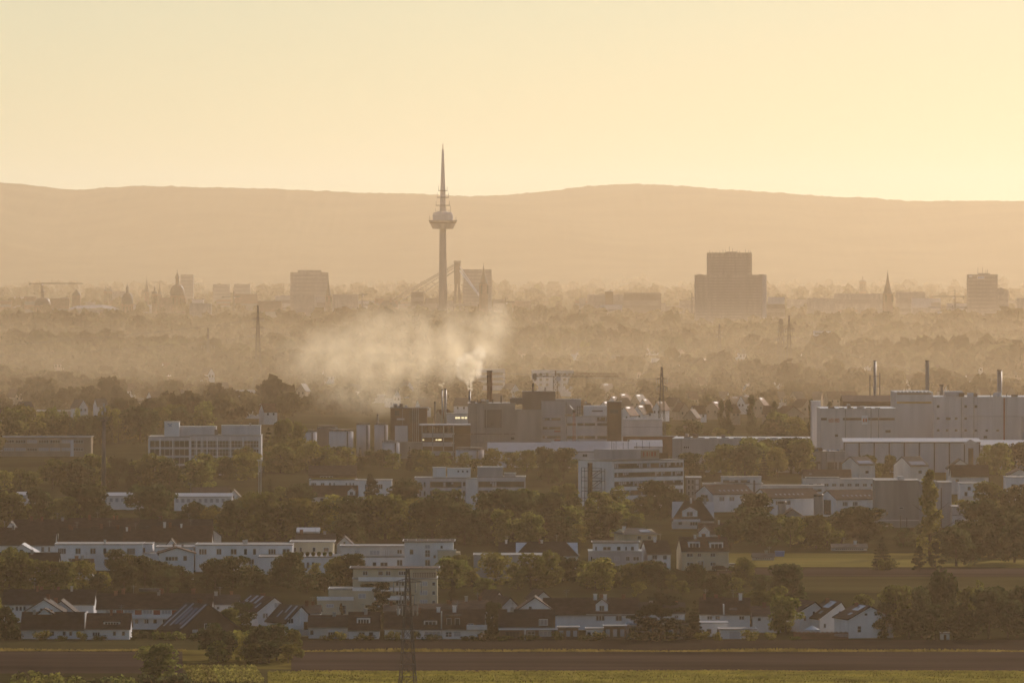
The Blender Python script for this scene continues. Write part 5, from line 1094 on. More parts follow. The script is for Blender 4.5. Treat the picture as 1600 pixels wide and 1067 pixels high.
# white sheds among the left trees
for x0, x1, yt, yb, lab in ((160, 225, 771, 796, 'long white greenhouse with arched front, between the big dark trees'), (272, 362, 772, 798, 'long white shed with brown roof strip right of the arched greenhouse'), (26, 52, 770, 790, 'short white shed glimpsed between trees at the left')):
    s = Block('shed', lab, 'shed', x0, x1, yb, group='white sheds among the trees'); r = gable_side(s, x0, x1, yt, yt + 4, 9, 'white', 'metalroof')
    n = int((x1 - x0) / 9)
    for i in range(n): s.win(x0 + 2 + i * 9, x0 + 7 + i * 9, yt + 7, yt + 13, 1, 1, gm='blind')
    if x0 == 160:
        b = MB(); n = 10; xm, hw = s.X(210), s.X(216) - s.X(210); b.prism([(xm + 2 * hw * math.cos(math.pi * i / n), 2.2 * math.sin(math.pi * i / n)) for i in range(n + 1)], -2.5, -.3); b.build('arched_porch', M['white'], s.root)
s = Block('gabled_house', 'white gable right of the long white shed, among the left trees', 'house', 354, 374, 790, group='white sheds among the trees'); gable_front(s, 355, 374, 766, 776, 10, 'white', 'rbrown'); s.win(362, 366, 774, 779)
s = Block('barn', 'long brown roof above the long white shed', 'barn', 300, 358, 784, group='white sheds among the trees'); r = gable_side(s, 300, 358, 762, 772, 11, 'brown', 'rbrown'); skylight(s, r, 310, 316, 765, 768)
# masts
D = Dg(768); k = D / F; t = thing('radio_mast', (gx(162, D), D, 0), 'tall thin radio mast with round platform near its top, among the left trees', 'mast'); LAND.append(('the thin radio mast', 156, 168, 628, 768, D))
z = lambda y: gz(y, D)
b = MB(); b.lathe([(.85, 0), (.55, z(655))], n=12); b.build('pole', M['darkconc'], t, True)
b = MB(); b.lathe([(.5, z(659)), (1.35, z(657)), (1.35, z(656.4)), (.4, z(656))], n=14)
for i in range(10): a = i * .628; b.tube((1.3 * math.cos(a), 1.3 * math.sin(a), z(657)), (1.3 * math.cos(a), 1.3 * math.sin(a), z(652)), .04)
b.lathe([(1.32, z(652.4)), (1.36, z(652.2)), (1.32, z(652))], n=14); b.build('platform', M['steel'], t)
b = MB(); b.tube((0, 0, z(656)), (0, 0, z(630)), .18)
for y in (648, 643, 639): b.tube((-.8, 0, z(y)), (.8, 0, z(y)), .06)
b.build('aerial', M['steel'], t)
for i, (y, dx) in enumerate(((645, -.5), (640, .5), (633, 0))): b = MB(); b.box(dx - .25, dx + .25, -.5, -.2, z(y + 3), z(y - 3)); b.build('antenna_panel', M['lightgrey'], t)
D = Dg(772); k = D / F; t = thing('floodlight_mast', (gx(406, D), D, 0), 'light double-legged floodlight mast standing before dark trees, left of centre', 'mast'); LAND.append(('the light double mast', 400, 412, 718, 770, D))
for dx in (-.35, .35): b = MB(); b.tube((dx, 0, 0), (dx, 0, gz(720, D)), .14, n=8); b.build('leg', M['coping'], t)
b = MB(); b.box(-1.0, 1.0, -.3, .3, gz(720, D), gz(719, D) + .2); b.build('lamp_head', M['coping'], t)
D = Dg(782); t = thing('street_lamp', (gx(298, D), D, 0), 'street lamp with sloping solar panel before the long white shed', 'lamp'); b = MB(); b.tube((0, 0, 0), (0, 0, gz(757, D)), .09, n=6); b.build('pole', M['galv'], t); b = MB(); b.prism([(-.9, gz(757, D) + .5), (.9, gz(757, D) - .1), (.9, gz(757, D)), (-.9, gz(757, D) + .6)], -.5, .5); b.build('panel', M['solar'], t)

# ================================================================ FACTORY
FA = 'factory buildings'
s = Block('factory_tower', 'square dark factory tower block with pale lower panel', 'building', 610, 667, 716, group=FA, land='the dark factory tower', yt=636)
s.body(610, 667, 637, 717, 15, 'brown', 'darkconc', over=.5); HF[s.root['label']] = (s.X(610), s.X(667), 0, s.Z(637)); s.box('pale_panel', 'lightgrey', 617, 637, 665, 690, -.25, -.02); s.win(617, 624, 641, 649, 2, 2, fm='darkframe'); s.box('sign_strip', 'lightgrey', 620, 632, 653.5, 656, -.2, -.02); s.win(640, 654, 641, 660, 3, 3, fm='darkframe', gm='glassbrown'); s.box('lower_annex', 'concrete', 612, 660, 690, 717, -6, -.03)
s.tube('aerial', 'steel', [(s.X(611), 1, s.Z(637)), (s.X(611), 1, s.Z(628))], .08)
s = Block('factory_building', 'open steel frame factory floors with bright lamps inside', 'building', 658, 735, 718, group=FA, land='the open steel frame floors', yt=663)
s.D; a, c = s.X(659), s.X(735)
for i, y in enumerate((664, 678, 692, 706)):
    s.box('floor_slab', 'lightgrey', 659 if i else 655, 710 if i else 735, y - (.2 if i else 1.2), y + .8, 0, 11)
for i, y in enumerate((678, 692, 706)): s.box('spandrel', 'grey', 659, 707, y + .9 if False else y - 1.4, y + 5.4, -.2, -.02)
b = MB()
for x in (659.5, 676, 693, 708.5): b.box(s.X(x) - .2, s.X(x) + .2, -.6, -.25, 0, s.Z(665))
b.build('column', M['galv'], s.root); s.box('back_wall', 'brown', 659, 735, 665, 718, 10.5, 11)
for x in (665, 671, 677, 682, 687, 692, 700, 705): b = MB(); b.lathe([(.5, s.Z(676)), (.55, s.Z(668)), (.2, s.Z(666.5))], s.X(x), 4, 10); b.build('vessel', M['darkconc'], s.root)
for x in (661, 682, 686, 688.5): b = MB(); b.box(s.X(x) - .35, s.X(x) + .35, 2, 2.3, s.Z(688.2), s.Z(686.4)); b.build('lamp', emit('lit_lamp', (1.0, .80, .42), 1.3), s.root)
s.box('dark_annex', 'brown', 709, 735, 679, 718, 1, 10)
s = Block('factory_hall', 'white factory hall with a row of four lit windows behind the open frame', 'building', 698, 734, 690, group=FA); s.body(698, 734, 646, 692, 10, 'lightgrey', 'flat')
for x in (713, 717, 723, 728): b = MB(); b.box(s.X(x) - .45, s.X(x) + .45, -.1, -.01, s.Z(654), s.Z(651.5)); b.build('lit_window', emit('lit_lamp', (1.0, .80, .42), 1.3), s.root)
s = Block('factory_block', 'massive windowless grey concrete factory block in the centre', 'building', 731, 846, 712, group=FA, land='the massive grey factory block', yt=612)
s.body(731, 805, 630, 713, 26, 'concrete', 'flat'); HF[s.root['label']] = (s.X(731), s.X(805), 0, s.Z(630)); s.body(805, 846, 640, 713, 20, 'concrete', 'flat', y0=.5, wall='right_wall', slab='right_roof')
s.body(816, 868, 612, 646, 15, 'darkconc', 'rgrey', y0=6, wall='upper_wall', slab='upper_roof'); s.body(797, 816, 622, 632, 10, 'darkconc', 'rgrey', y0=6, wall='rooftop_plant', slab='plant_roof')
for x, w in ((786, 1.4), (797, 1.0), (760, .6), (740, .6)): s.box('pilaster', 'concrete', x - w, x + w, 632, 712, -.5, -.02)
s.box('ledge', 'darkconc', 731, 805, 677, 678.5, -.4, -.02); s.box('stain_panel', 'darkconc', 757, 784, 640, 668, -.12, -.02); s.box('lower_annex', 'concrete', 731, 805, 690, 713, -5, -.03)
for x, y in ((746, 625), (751, 623), (783, 619), (739, 627), (770, 624), (833, 599), (852, 606)): b = MB(); b.tube((s.X(x), 8, s.Z(632 if x < 800 else 613)), (s.X(x), 8, s.Z(y)), .25 if x != 833 else .5, n=8); b.build('vent_pipe', M['steel'], s.root)
s = Block('factory_offices', 'grey factory office wing with ribbon windows and reddish bands', 'building', 840, 955, 712, group=FA, land='the factory office wing', yt=645)
s.body(846, 883, 626, 713, 14, 'grey', 'flat', y0=2, wall='tall_wall', slab='tall_roof'); s.body(883, 955, 650, 713, 14, 'lightgrey', 'flat'); s.body(868, 908, 624, 648, 9, 'grey', 'flat', y0=8, wall='rear_wall', slab='rear_roof')
for x0, x1 in ((884, 900), (902, 912), (913, 930), (933, 954)): s.band(x0, x1, 661, 665, 5); s.band(x0, x1, 681, 685.5, 5)
s.band(933, 954, 652, 658, 7)
for y, m in ((653, 'glassbrown'), (667, 'redpaint'), (681, 'redpaint')): s.band(848, 876, y, y + 4, 8, y=2); s.box('red_panel', 'redpaint', 866, 876, y + 5.5, y + 8, 1.85, 1.98) if m == 'redpaint' else None
b = MB(); b.box(s.X(912), s.X(948), 1, 9, s.Z(650), s.Z(634)); rb = b.build('rooftop_box', M['white'], s.root); b = MB(); b.box(s.X(925), s.X(942), .9, .98, s.Z(643), s.Z(641.3)); b.build('lettering', M['darkframe'], rb)
b = MB()
for x in (902, 906, 910): b.tube((s.X(x), 2, s.Z(650)), (s.X(x), 2, s.Z(634)), .2)
for y in (646, 641, 636): b.tube((s.X(902), 2, s.Z(y)), (s.X(910), 2, s.Z(y)), .15)
b.build('roof_pipes', M['steel'], s.root); s.tube('down_pipe', 'galv', [(s.X(885), -.3, 0), (s.X(885), -.3, s.Z(627))], .25)
s = Block('factory_tower', 'narrow dark brown tower at the right end of the factory offices', 'building', 948, 971, 714, group=FA); s.body(949, 971, 627.5, 715, 13, 'brown', 'rgrey'); s.win(953, 966, 640, 646, 2, 1, fm='darkframe'); s.box('shaft', 'offwhite', 971.3, 973.5, 640, 714, 0, 4)
s = Block('hall', 'white hall with curved roof edge right of the narrow dark tower', 'hall', 971, 1036, 706, group=FA, land='the white hall', yt=653); s.body(972, 1035, 656, 707, 22, 'lightgrey', 'metalroof', over=.6); s.box('roof_light_band', 'white', 972, 1034, 653.5, 656.6, -.4, 2); s.box('joint', 'grey', 972, 1035, 666.5, 667.5, -.1, -.02)
s = Block('hall', 'long low red-brown shed before the white hall', 'hall', 955, 1060, 712, group=FA); s.body(956, 1058, 681, 713, 10, 'redbrick', 'rgrey', y0=-4); s.win(980, 1000, 686, 690, 5, 1, y=-4)
for x0, x1, yr, ye, yb, lab in ((762, 862, 692, 706, 730, 'low white shed with shallow pitched roof before the grey factory block'), (862, 946, 690, 705, 731, 'second shallow white shed roof, before the factory offices'), (905, 990, 690, 702, 728, 'low shed with sunlit gable behind the ribbon-window office'), (985, 1035, 688, 698, 726, 'small blue-grey shed roof right of the rooftop aerials')):
    s = Block('shed', lab, 'shed', x0, x1, yb, group='sheds before the factory'); r = gable_side(s, x0, x1, yr, ye, 18, 'lightgrey', 'metalroof', over=.3); s.box('gable_trim', 'darkframe', x0, x1, ye + .4, ye + 1.2, -.12, -.02)
    for i in range(4): s.win(x0 + 8 + i * 20, x0 + 16 + i * 20, ye + 4, ye + 9, 2, 1) if x0 + 16 + i * 20 < x1 else None
def tank(label, x0, x1, yt, yb, dome=.10, m='lightgrey'):
    D = Dg(yb); k = D / F; r = (x1 - x0) * k / 2; H = gz(yt, D); t = thing('storage_tank', (gx((x0 + x1) / 2, D), D, 0), label, 'tank', 'storage tanks')
    b = MB(); b.lathe([(r, -.2), (r, H)], n=28); b.build('shell', M[m], t, True); b = MB(); b.lathe([(r * 1.015, H), (r * .7, H + r * dome), (r * .1, H + r * dome * 1.6)], n=28); b.build('roof', M['metalroof'], t)
    b = MB()
    for i in range(16): a = i * .3927; b.tube((r * math.cos(a), r * math.sin(a), H), (r * math.cos(a), r * math.sin(a), H + .9), .05)
    b.lathe([(r + .03, H + .85), (r + .05, H + .95), (r - .02, H + .95)], n=28); b.build('railing', M['steel'], t)
    b = MB(); b.box(r * .5, r * .5 + .4, -r * .87 - .3, -r * .87 + .2, 0, H); b.build('ladder', M['steel'], t)
tank('wide pale storage tank at the left end of the tank row', 464, 495, 675, 716); tank('dark storage tank second in the tank row', 495, 528, 668, 714, m='darkconc'); tank('broad pale storage tank with slanting ladder, middle of the tank row', 514, 552, 674, 718); tank('slim tall tank left of the slim tall pair', 557, 578, 664, 713); tank('slim tall tank nearest the dark factory tower', 585, 606, 664, 713)
tank('large low domed tank before the grey factory block', 712, 756, 703, 728, .10); tank('low white tank at the foot of the dark factory tower', 597, 624, 692, 722, .2)
LAND.append(('the tank row', 464, 606, 662, 718, Dg(714)))
stack('factory_chimney', 'short thin dark chimney beside the dark factory tower', 679.5, 628, 712, 3.2, 3100, 'steel'); stack('factory_chimney', 'thin left chimney of the steel pair', 691, 608, 690, 2.6, 3200, 'galv'); stack('factory_chimney', 'thicker right chimney of the steel pair', 696, 607, 690, 4.2, 3205, 'galv')
stack('factory_chimney', 'slim chimney on the grey block giving off bright white smoke', 734, 609, 690, 3.6, 3130, 'galv', land='the smoking chimney'); stack('factory_chimney', 'thick brown brick chimney rising behind the grey factory block', 765, 579, 690, 9.0, 3260, 'redbrick', ring=False, taper=.95, land='the thick brown chimney')
stack('factory_chimney', 'small dark chimney above the slim tall tanks', 590, 647, 700, 3.2, 3150, 'steel')
t = None
# tower crane over the factory
def crane(label, x, yt, yb, xl, xr, yj, D, m='cranepaint', land=None, rz=0.0, r=.21):
    k = D / F; t = thing('tower_crane', (gx(x, D), D, 0), label, 'crane', 'tower cranes', rz); z = lambda y: gz(y, D)
    H = z(yj); b = MB(); n = max(6, int(H / 2.4)); lattice(b, .95, .95, [H * i / n for i in range(n + 1)], r); b.build('mast', M[m], t)
    b = MB(); L = (xr - x) * k; n = 16
    for i in range(n):
        u0, u1 = L * i / n, L * (i + 1) / n
        for yy in (-.6, .6): b.tube((u0, yy, H), (u1, yy, H), r); b.tube((u0, yy, H), ((u0 + u1) / 2, 0, H + 1.3), r * .6); b.tube(((u0 + u1) / 2, 0, H + 1.3), (u1, yy, H), r * .6)
        b.tube((max(0, u0 - L / n / 2), 0, H + 1.3), ((u0 + u1) / 2, 0, H + 1.3), r)
    b.build('jib', M[m], t)
    b = MB(); Lc = (xl - x) * k
    for yy in (-.6, .6): b.tube((0, yy, H), (Lc, yy, H), r * 1.3); b.tube((0, yy, H + 1), (Lc, yy, H + 1), r * .7)
    b.build('counter_jib', M[m], t); b = MB(); b.box(min(Lc, Lc * .82), max(Lc, Lc * .82), -.8, .8, H - 1.3, H + 1.2); b.build('counterweight', M['darkconc'], t)
    b = MB(); zt = z(yt); b.tube((0, 0, H), (0, 0, zt), r * 2); b.tube((0, 0, zt), (L * .6, 0, H + 1.3), r * .5); b.tube((0, 0, zt), (Lc * .9, 0, H), r * .5); b.build('tie', M[m], t)
    s_ = 1 if L > 0 else -1; b = MB(); b.box(-.9 + s_ * 1.4, .9 + s_ * 1.4, -1.6, .2, H - 2.1, H - .2); b.build('cab', M['lightgrey'], t)
    b = MB(); b.box(L * .5 - .6, L * .5 + .6, -.5, .5, H - .6, H - .2); b.tube((L * .5, 0, H - .4), (L * .5, 0, H - 4.5), r * .4); b.build('trolley', M['steel'], t)
    if land: LAND.append((land, min(xl, xr), max(xl, xr), yt, yj + 8, D))
crane('yellow tower crane with long jib above the factory offices', 868, 579, 690, 832, 966, 588, 3350, land='the yellow tower crane')
D = Dg(716); t = thing('loading_crane', (gx(897, D), D, 0), 'slim red crane post with raised bright arm before the factory offices', 'crane'); b = MB(); lattice(b, .5, .35, [gz(642, D) * i / 14 for i in range(15)], .1); b.build('post', M['redpaint'], t); b = MB(); zt = gz(642, D); b.tube((0, 0, zt), (-1.9, .3, zt + 2.3), .22, .16); b.build('arm', M['coping'], t); b = MB(); b.box(-.6, .6, -.6, .6, zt - .6, zt + .5); b.build('head', M['steel'], t)
# halls on the right
s = Block('hall', 'long plain grey warehouse with bright sawtooth roof edge, behind the round wood', 'hall', 1050, 1262, 738, rot=-4, corner=1262, group='factory halls on the right', land='the long grey hall', yt=683)
s.body(1051, 1262, 685, 739, 30, 'grey', 'metalroof'); HF[s.root['label']] = (s.X(1051), s.X(1262), 0, s.Z(685))
for i in range(10): s.box('roof_light', 'skylight', 1070 + i * 19, 1082 + i * 19, 683.6, 685.2, 1.5, 4)
s.box('door', 'lightgrey', 1200, 1214, 712, 739, -.1, -.01); s.win(1068, 1078, 697, 701, 3, 1)
s = Block('hall', 'tall white hall with broken dark stripe and red lettering near its top', 'hall', 1283, 1400, 722, group='factory halls on the right', land='the white hall with red lettering', yt=636)
s.body(1283, 1400, 638, 723, 40, 'ribbed', 'metalroof'); HD = {s.root['label']: (s.X(1283), s.X(1400), 0, s.Z(638))}; s.body(1276, 1290, 630, 723, 12, 'lightgrey', 'metalroof', y0=45, wall='rear_wall', slab='rear_roof')
for x0, x1 in ((1283, 1292), (1317, 1346), (1356.5, 1398)): s.box('dark_stripe', 'brown', x0, x1, 652.8, 656.4, -.12, -.02)
# lettering too blurred to read in the photograph: blocks of letter strokes at its place and size
b = MB(); zb = s.Z(659.4); zt = s.Z(653.6); h = zt - zb
def stroke(b, x, kind, w):
    a, t = s.X(x), .22
    if 'l' in kind: b.box(a, a + t, -.14, -.03, zb, zt)
    if 'r' in kind: b.box(a + w - t, a + w, -.14, -.03, zb, zt)
    if 't' in kind: b.box(a, a + w, -.155, -.035, zt - t, zt)
    if 'm' in kind: b.box(a, a + w, -.155, -.035, zb + h * .45, zb + h * .45 + t)
    if 'b' in kind: b.box(a, a + w, -.155, -.035, zb, zb + t)
for x, kd in ((1295, 'lmb'), (1298, 'lrtb'), (1302.5, 'l'), (1305, 'lrtm'), (1308.5, 'lrtb')): stroke(b, x, kd, .72 if kd != 'l' else .25)
b.build('lettering', M['redpaint'], s.root); s.box('sign_board', 'white', 1346.5, 1356, 649, 663, -.16, -.03); b = MB()
for x in (1348.2, 1352): b.box(s.X(x), s.X(x) + .7, -.24, -.17, s.Z(659), s.Z(653.5))
b.build('emblem', M['redpaint'], s.root)
for i in range(6): s.box('roof_light', 'skylight', 1298 + i * 14, 1306 + i * 14, 636.8, 638.2, 3, 8)
s = Block('hall', 'big white factory hall with rows of small square windows', 'hall', 1400, 1640, 714, group='factory halls on the right', land='the big hall with small windows', yt=610)
s.body(1401, 1459, 613, 715, 40, 'ribbed', 'metalroof', y0=6); s.body(1459, 1640, 620, 715, 36, 'lightgrey', 'metalroof', wall='long_wall', slab='long_roof'); HD[s.root['label']] = (s.X(1459), s.X(1596), 0, s.Z(620)); s.box('yellow_stripe', 'yellowpaint', 1403, 1457, 628, 630.6, 5.8, 5.97); s.box('top_stripe', 'tan', 1403, 1457, 614, 617, 5.8, 5.97)
for x in (1464, 1478, 1492, 1507): s.win(x, x + 4, 652, 655.5, 1, 1, fm='darkframe'); s.win(x, x + 4, 670.5, 674, 1, 1, fm='darkframe')
for x in (1464, 1507, 1523): s.win(x, x + 4, 633, 637, 1, 1, fm='darkframe', gm='glassbrown')
for x in (1523, 1540, 1557): s.win(x, x + 4, 671, 674, 1, 1, fm='darkframe')
s.body(1480, 1507, 612.5, 621, 14, 'grey', 'metalroof', y0=10, wall='rooftop_plant', slab='plant_roof'); b = MB(); b.lathe([(1.8, s.Z(620)), (1.7, s.Z(616)), (1.0, s.Z(613.5)), (.05, s.Z(613))], s.X(1560), 6, 14); b.build('roof_dome', M['skylight'], s.root)
s.box('red_pipe', 'redpaint', 1568, 1570, 622, 714, -.4, -.02); s.box('ledge', 'grey', 1513, 1640, 650, 651, -.3, -.02); s.box('recess', 'grey', 1596, 1640, 650, 715, -1.2, -.31)
for x in (1550, 1575, 1592): b = MB(); b.tube((s.X(x), 8, s.Z(620)), (s.X(x), 8, s.Z(615)), .2); b.build('vent_pipe', M['steel'], s.root)
for i in range(9): s.box('roof_light', 'skylight', 1404 + i * 5.8, 1407.5 + i * 5.8, 611.6, 613.1, 8, 12)
s = Block('hall', 'long low hall of wide pale bays under a shallow roof', 'hall', 1318, 1532, 738, group='factory halls on the right', land='the hall with pale bays', yt=684)
r = gable_side(s, 1318, 1532, 685, 691, 24, 'lightgrey', 'metalroof', over=.3)
for i in range(10): x = 1319 + i * 23.5; s.box('bay_post', 'brown', x - .8, x + .8, 691.5, 738, -.35, -.02)
s.box('eaves_beam', 'brown', 1319, 1532, 690.6, 692, -.34, -.03); b = MB(); b.prism([(s.X(1503), s.Z(694)), (s.X(1532), s.Z(694)), (s.X(1516), s.Z(686))], -.4, -.05); b.build('gable_front', M['lightgrey'], s.root)
s.box('door', 'brown', 1513, 1521, 700, 738, -.1, -.01)
s = Block('hall', 'low hall with bright shiny roof at the right edge', 'hall', 1515, 1640, 736, group='factory halls on the right'); gable_side(s, 1532, 1640, 688, 696, 26, 'grey', 'metalroof'); s.box('canopy', 'white', 1518, 1600, 699.5, 701, -5, -.6); s.win(1580, 1600, 706, 716, 4, 1)
s = Block('hall', 'low shed with brown roof behind the white hall with red lettering', 'hall', 1318, 1398, 692, group='factory halls on the right'); r = gable_side(s, 1318, 1396, 618, 628, 30, 'brown', 'rbrown')
s = Block('hall', 'flat storage hall with small rooflights below the long grey hall', 'hall', 1236, 1322, 740, group='factory halls on the right'); s.body(1238, 1320, 705, 741, 24, 'grey', 'flat'); HD[s.root['label']] = (s.X(1238), s.X(1320), 0, s.Z(705))
for i in range(9): b = MB(); b.lathe([(.8, s.Z(705)), (.4, s.Z(705) + .6), (.03, s.Z(705) + .7)], s.X(1243 + i * 8.5), 3 + (i % 2) * 6, 8); b.build('rooflight', M['skylight'], s.root)
for x0, x1, yt, ye, lab in ((1336, 1366, 714, 724, 'roof of bright solar panels below the hall with bays, left one'), (1417, 1449, 714, 726, 'roof of bright solar panels below the hall with bays, right one')):
    s = Block('solar_house', lab, 'house', x0, x1, 756, rot=26, corner=x0 + 6); r = gable_side(s, x0 + 6, x1 + 2, yt, ye + 2, 12, 'offwhite', 'rgrey'); skylight(s, r, x0 + 8, x1, yt + 2.2, ye + 1.2, name='solar_panel'); s.win(x1 - 14, x1 - 8, 735, 740)
for x0, x1, yt, ye, yb, lab in ((1482, 1520, 718, 732, 764, 'house with pale gable behind trees, below the hall with bays'), (1487, 1545, 727, 744, 772, 'house with long brown roof below the hall with bays'), (1255, 1330, 734, 746, 764, 'long brown roof behind the long low white hall'), (1576, 1612, 733, 742, 770, 'pale-roofed house at the right edge'), (1572, 1640, 745, 750, 786, 'flat white building at the right edge with bright roof')):
    s = Block('house', lab, 'house', x0, x1, yb)
    if x0 == 1482 or x0 == 1576: gable_front(s, x0, x1, yt, ye, 12, 'offwhite', 'rbrown'); s.win(x0 + 12, x0 + 18, ye, ye + 6)
    elif x0 == 1572: s.body(x0, x1, yt, yb, 12, 'white', 'flat'); s.win(1580, 1588, 756, 762); s.win(1592, 1600, 756, 762)
    else: r = gable_side(s, x0, x1, yt, ye, 12, 'offwhite', 'rbrown'); skylight(s, r, x0 + 10, x0 + 14, yt + 5, yt + 8); s.win(x0 + 6, x0 + 12, ye + 4, ye + 9)
def hall_details(names, seed):
    r = random.Random(seed)
    for o in list(COL.objects):
        if o.get('label') not in names: continue
        x0, x1, y, zt = names[o['label']]
        n = max(3, int((x1 - x0) / 5.5))
        for i in range(1, n): x = x0 + (x1 - x0) * i / n; b = MB(); b.box(x - .06, x + .06, y - .06, y - .01, 0, zt - .4); b.build('panel_joint', M['grey'], o)
        for i in range(3): x = x0 + (x1 - x0) * r.uniform(.05, .95); b = MB(); b.tube((x, y - .25, 0), (x, y - .25, zt - .2), .16, n=6); b.build('down_pipe', M['galv'], o)
        for i in range(3): x = x0 + (x1 - x0) * r.uniform(.08, .9); b = MB(); b.box(x, x + 3.6, y - .09, y - .005, 0, 4.2); b.build('roller_door', M['darkconc'], o)
        for i in range(5): x = x0 + (x1 - x0) * r.uniform(.05, .95); w = r.uniform(.8, 2.4); b = MB(); b.box(x, x + w, y + 3, y + 5, zt, zt + r.uniform(.6, 1.6)); b.build('roof_vent', M[r.choice(['galv', 'darkconc', 'lightgrey'])], o)
        for i in range(2): x = x0 + (x1 - x0) * r.uniform(.1, .9); z = zt * r.uniform(.3, .7); b = MB(); b.box(x, x + r.uniform(1, 2.2), y - .14, y - .01, z, z + .9); b.build('wall_vent', M['darkframe'], o)
def at(s, x0, x1, y, yt): return (s.X(x0), s.X(x1), y, s.Z(yt))
HD.update(HF); hall_details(HD, 5)
def scaffold_stack():
    D = 3300; k = D / F
    t = stack('factory_chimney', 'pale steel chimney inside a dark scaffold frame', 1367, 563, 690, 5.0, D, 'galv', ring=False, land='the scaffolded chimney')
    b = MB(); H = gz(586, D)
    for sx in (-1, 1):
        for sy in (-1, 1): b.tube((sx * 2.2, sy * 2.2, 0), (sx * 2.2, sy * 2.2, H + (1 if sx > 0 else 0)), .22)
    for f in (.3, .6, .98):
        for sx in (-1, 1): b.tube((sx * 2.2, -2.2, H * f), (sx * 2.2, 2.2, H * f), .16); b.tube((-2.2, sx * 2.2, H * f), (2.2, sx * 2.2, H * f), .16)
    b.tube((-2.2, -2.2, 0), (2.2, -2.2, H * .6), .1); b.tube((2.2, -2.2, H * .3), (-2.2, -2.2, H), .1); b.build('scaffold', M['steel'], t)
scaffold_stack()
stack('factory_chimney', 'tall chimney with wide dark head above the big hall', 1449, 563, 690, 6.2, 3320, 'concrete', ring=False, taper=.95, land='the chimney with wide head')
D = 3320; b = MB(); b.lathe([(1.25, gz(569, D)), (1.35, gz(562, D))], n=14); t = thing('chimney_vent', (gx(1471, D), D, 0), 'short stubby vent stack right of the chimney with wide head', 'chimney'); b = MB(); b.lathe([(.8, 0), (.8, gz(602, D))], n=12); b.build('shaft', M['concrete'], t); b = MB(); b.lathe([(1.1, gz(603, D)), (1.1, gz(600, D))], n=12); b.build('rim', M['steel'], t)
stack('factory_chimney', 'pale round chimney above the right end of the big hall', 1562, 578, 690, 7.6, 3320, 'galv', ring=False, taper=1.0)
# pylons
pylon('near lattice power pylon standing at the edge of the green crop field', 637, 888, 1078, ((909, 23), (930, 11), (945, 16)), 1.45, .6, .10, 12, D=1322, land='the near lattice pylon', m='darkframe')
pylon('power pylon rising right of the factory offices', 1034, 573, 704, ((592, 9), (604, 8)), 1.7, .6, .11, 15, D=3020, land='the pylon right of the factory')
pylon('tall hazy power pylon standing alone in the left woods', 403, 477, 598, ((498, 9), (512, 11), (524, 8)), 2.2, .6, .15, 20, D=4700, land='the tall hazy left pylon')
pylon('smaller faint power pylon left of the tall hazy one', 325, 512, 582, ((540, 12), (562, 13)), 1.8, .5, .15, 35, D=5100)
pylon('slim power pylon in the haze below the stepped tower block', 1124, 506, 574, ((517, 5), (524, 6)), 1.9, .5, .15, 10, D=5350)
pylon('left one of the two hazy pylons standing close together, with twin horns', 1220, 498, 585, ((516, 7), (530, 8)), 2.5, 2.0, .15, 30, D=5000, land='the two hazy pylons')
pylon('right one of the two hazy pylons standing close together, pointed', 1233, 493, 592, ((514, 8), (526, 9), (538, 7)), 2.3, .6, .15, 15, D=4850)
P = lambda x, y, D: (gx(x, D), D, gz(y, D))
wire('faint power line sagging leftwards from the tall hazy left pylon', P(403, 499, 4700), P(-40, 541, 4200), 2, .09); wire('lower faint power line leftwards from the tall hazy left pylon', P(403, 525, 4700), P(-40, 556, 4200), 2, .08)
wire('power line from the tall hazy left pylon towards the factory', P(410, 512, 4700), P(1030, 592, 3020), 8, .07)
wire('thin power line crossing the left woods above the white and glass office', P(-40, 662, 3200), P(1030, 604, 3020), 16, .05)
wire('power line from the right hazy pylon of the pair towards the right edge', P(1240, 526, 4850), P(1640, 600, 3900), 6, .08)
# white and pale buildings poking out of the middle woods
MW = 'pale houses in the middle woods'
s = Block('apartment_block', 'hazy white apartment block right behind the yellow tower crane', 'building', 831, 896, 640, D=4200, group=MW); s.body(831, 868, 578, 640, 12, 'white', 'flat'); s.body(868, 896, 579, 640, 12, 'white', 'flat', y0=1.5, wall='right_wall', slab='right_roof')
for y in (583, 591, 599):
    for x in (836, 845, 855, 873, 882, 890): s.win(x - 2, x + 2, y, y + 4, 1, 1, fm='darkframe')
s = Block('apartment_block', 'hazy pale block with balconies behind the thick brown chimney', 'building', 742, 790, 640, D=4400, group=MW); s.body(744, 789, 577, 640, 12, 'offwhite', 'flat')
for y in (582, 590, 598): s.band(747, 786, y, y + 4, 8)
s = Block('office_block', 'hazy white cube with dark top band, right of the two hazy pylons', 'building', 1271, 1298, 545, D=5900, group=MW); s.body(1272, 1298, 517, 552, 15, 'white', 'rbrown'); s.band(1273, 1297, 520, 523, 6)
s = Block('hall', 'long flat hazy hall with bright edge below the stepped tower block', 'hall', 1018, 1180, 570, D=5400, group=MW); s.body(1018, 1108, 560.5, 585, 20, 'offwhite', 'coping'); s.body(1108, 1180, 563, 585, 20, 'offwhite', 'coping', y0=6, wall='right_wall', slab='right_roof')
s = Block('hall', 'low white hazy hall with small windows in the left woods', 'hall', 358, 402, 625, D=4150, group=MW); s.body(358, 402, 610, 640, 12, 'white', 'metalroof')
for x in (375, 382, 389): s.win(x - 1, x + 1, 614, 617)
s = Block('hall', 'long hazy hall with bright roof line behind the left broadleaf trees', 'hall', 56, 124, 655, D=3650, group=MW); s.body(56, 122, 641.5, 660, 12, 'tan', 'coping')
s = Block('hall', 'long low hazy hall left of the white and glass office', 'hall', 130, 320, 640, D=3900, group=MW); s.body(192, 318, 623, 645, 14, 'tan', 'rgrey'); s.band(196, 314, 626, 629, 20)
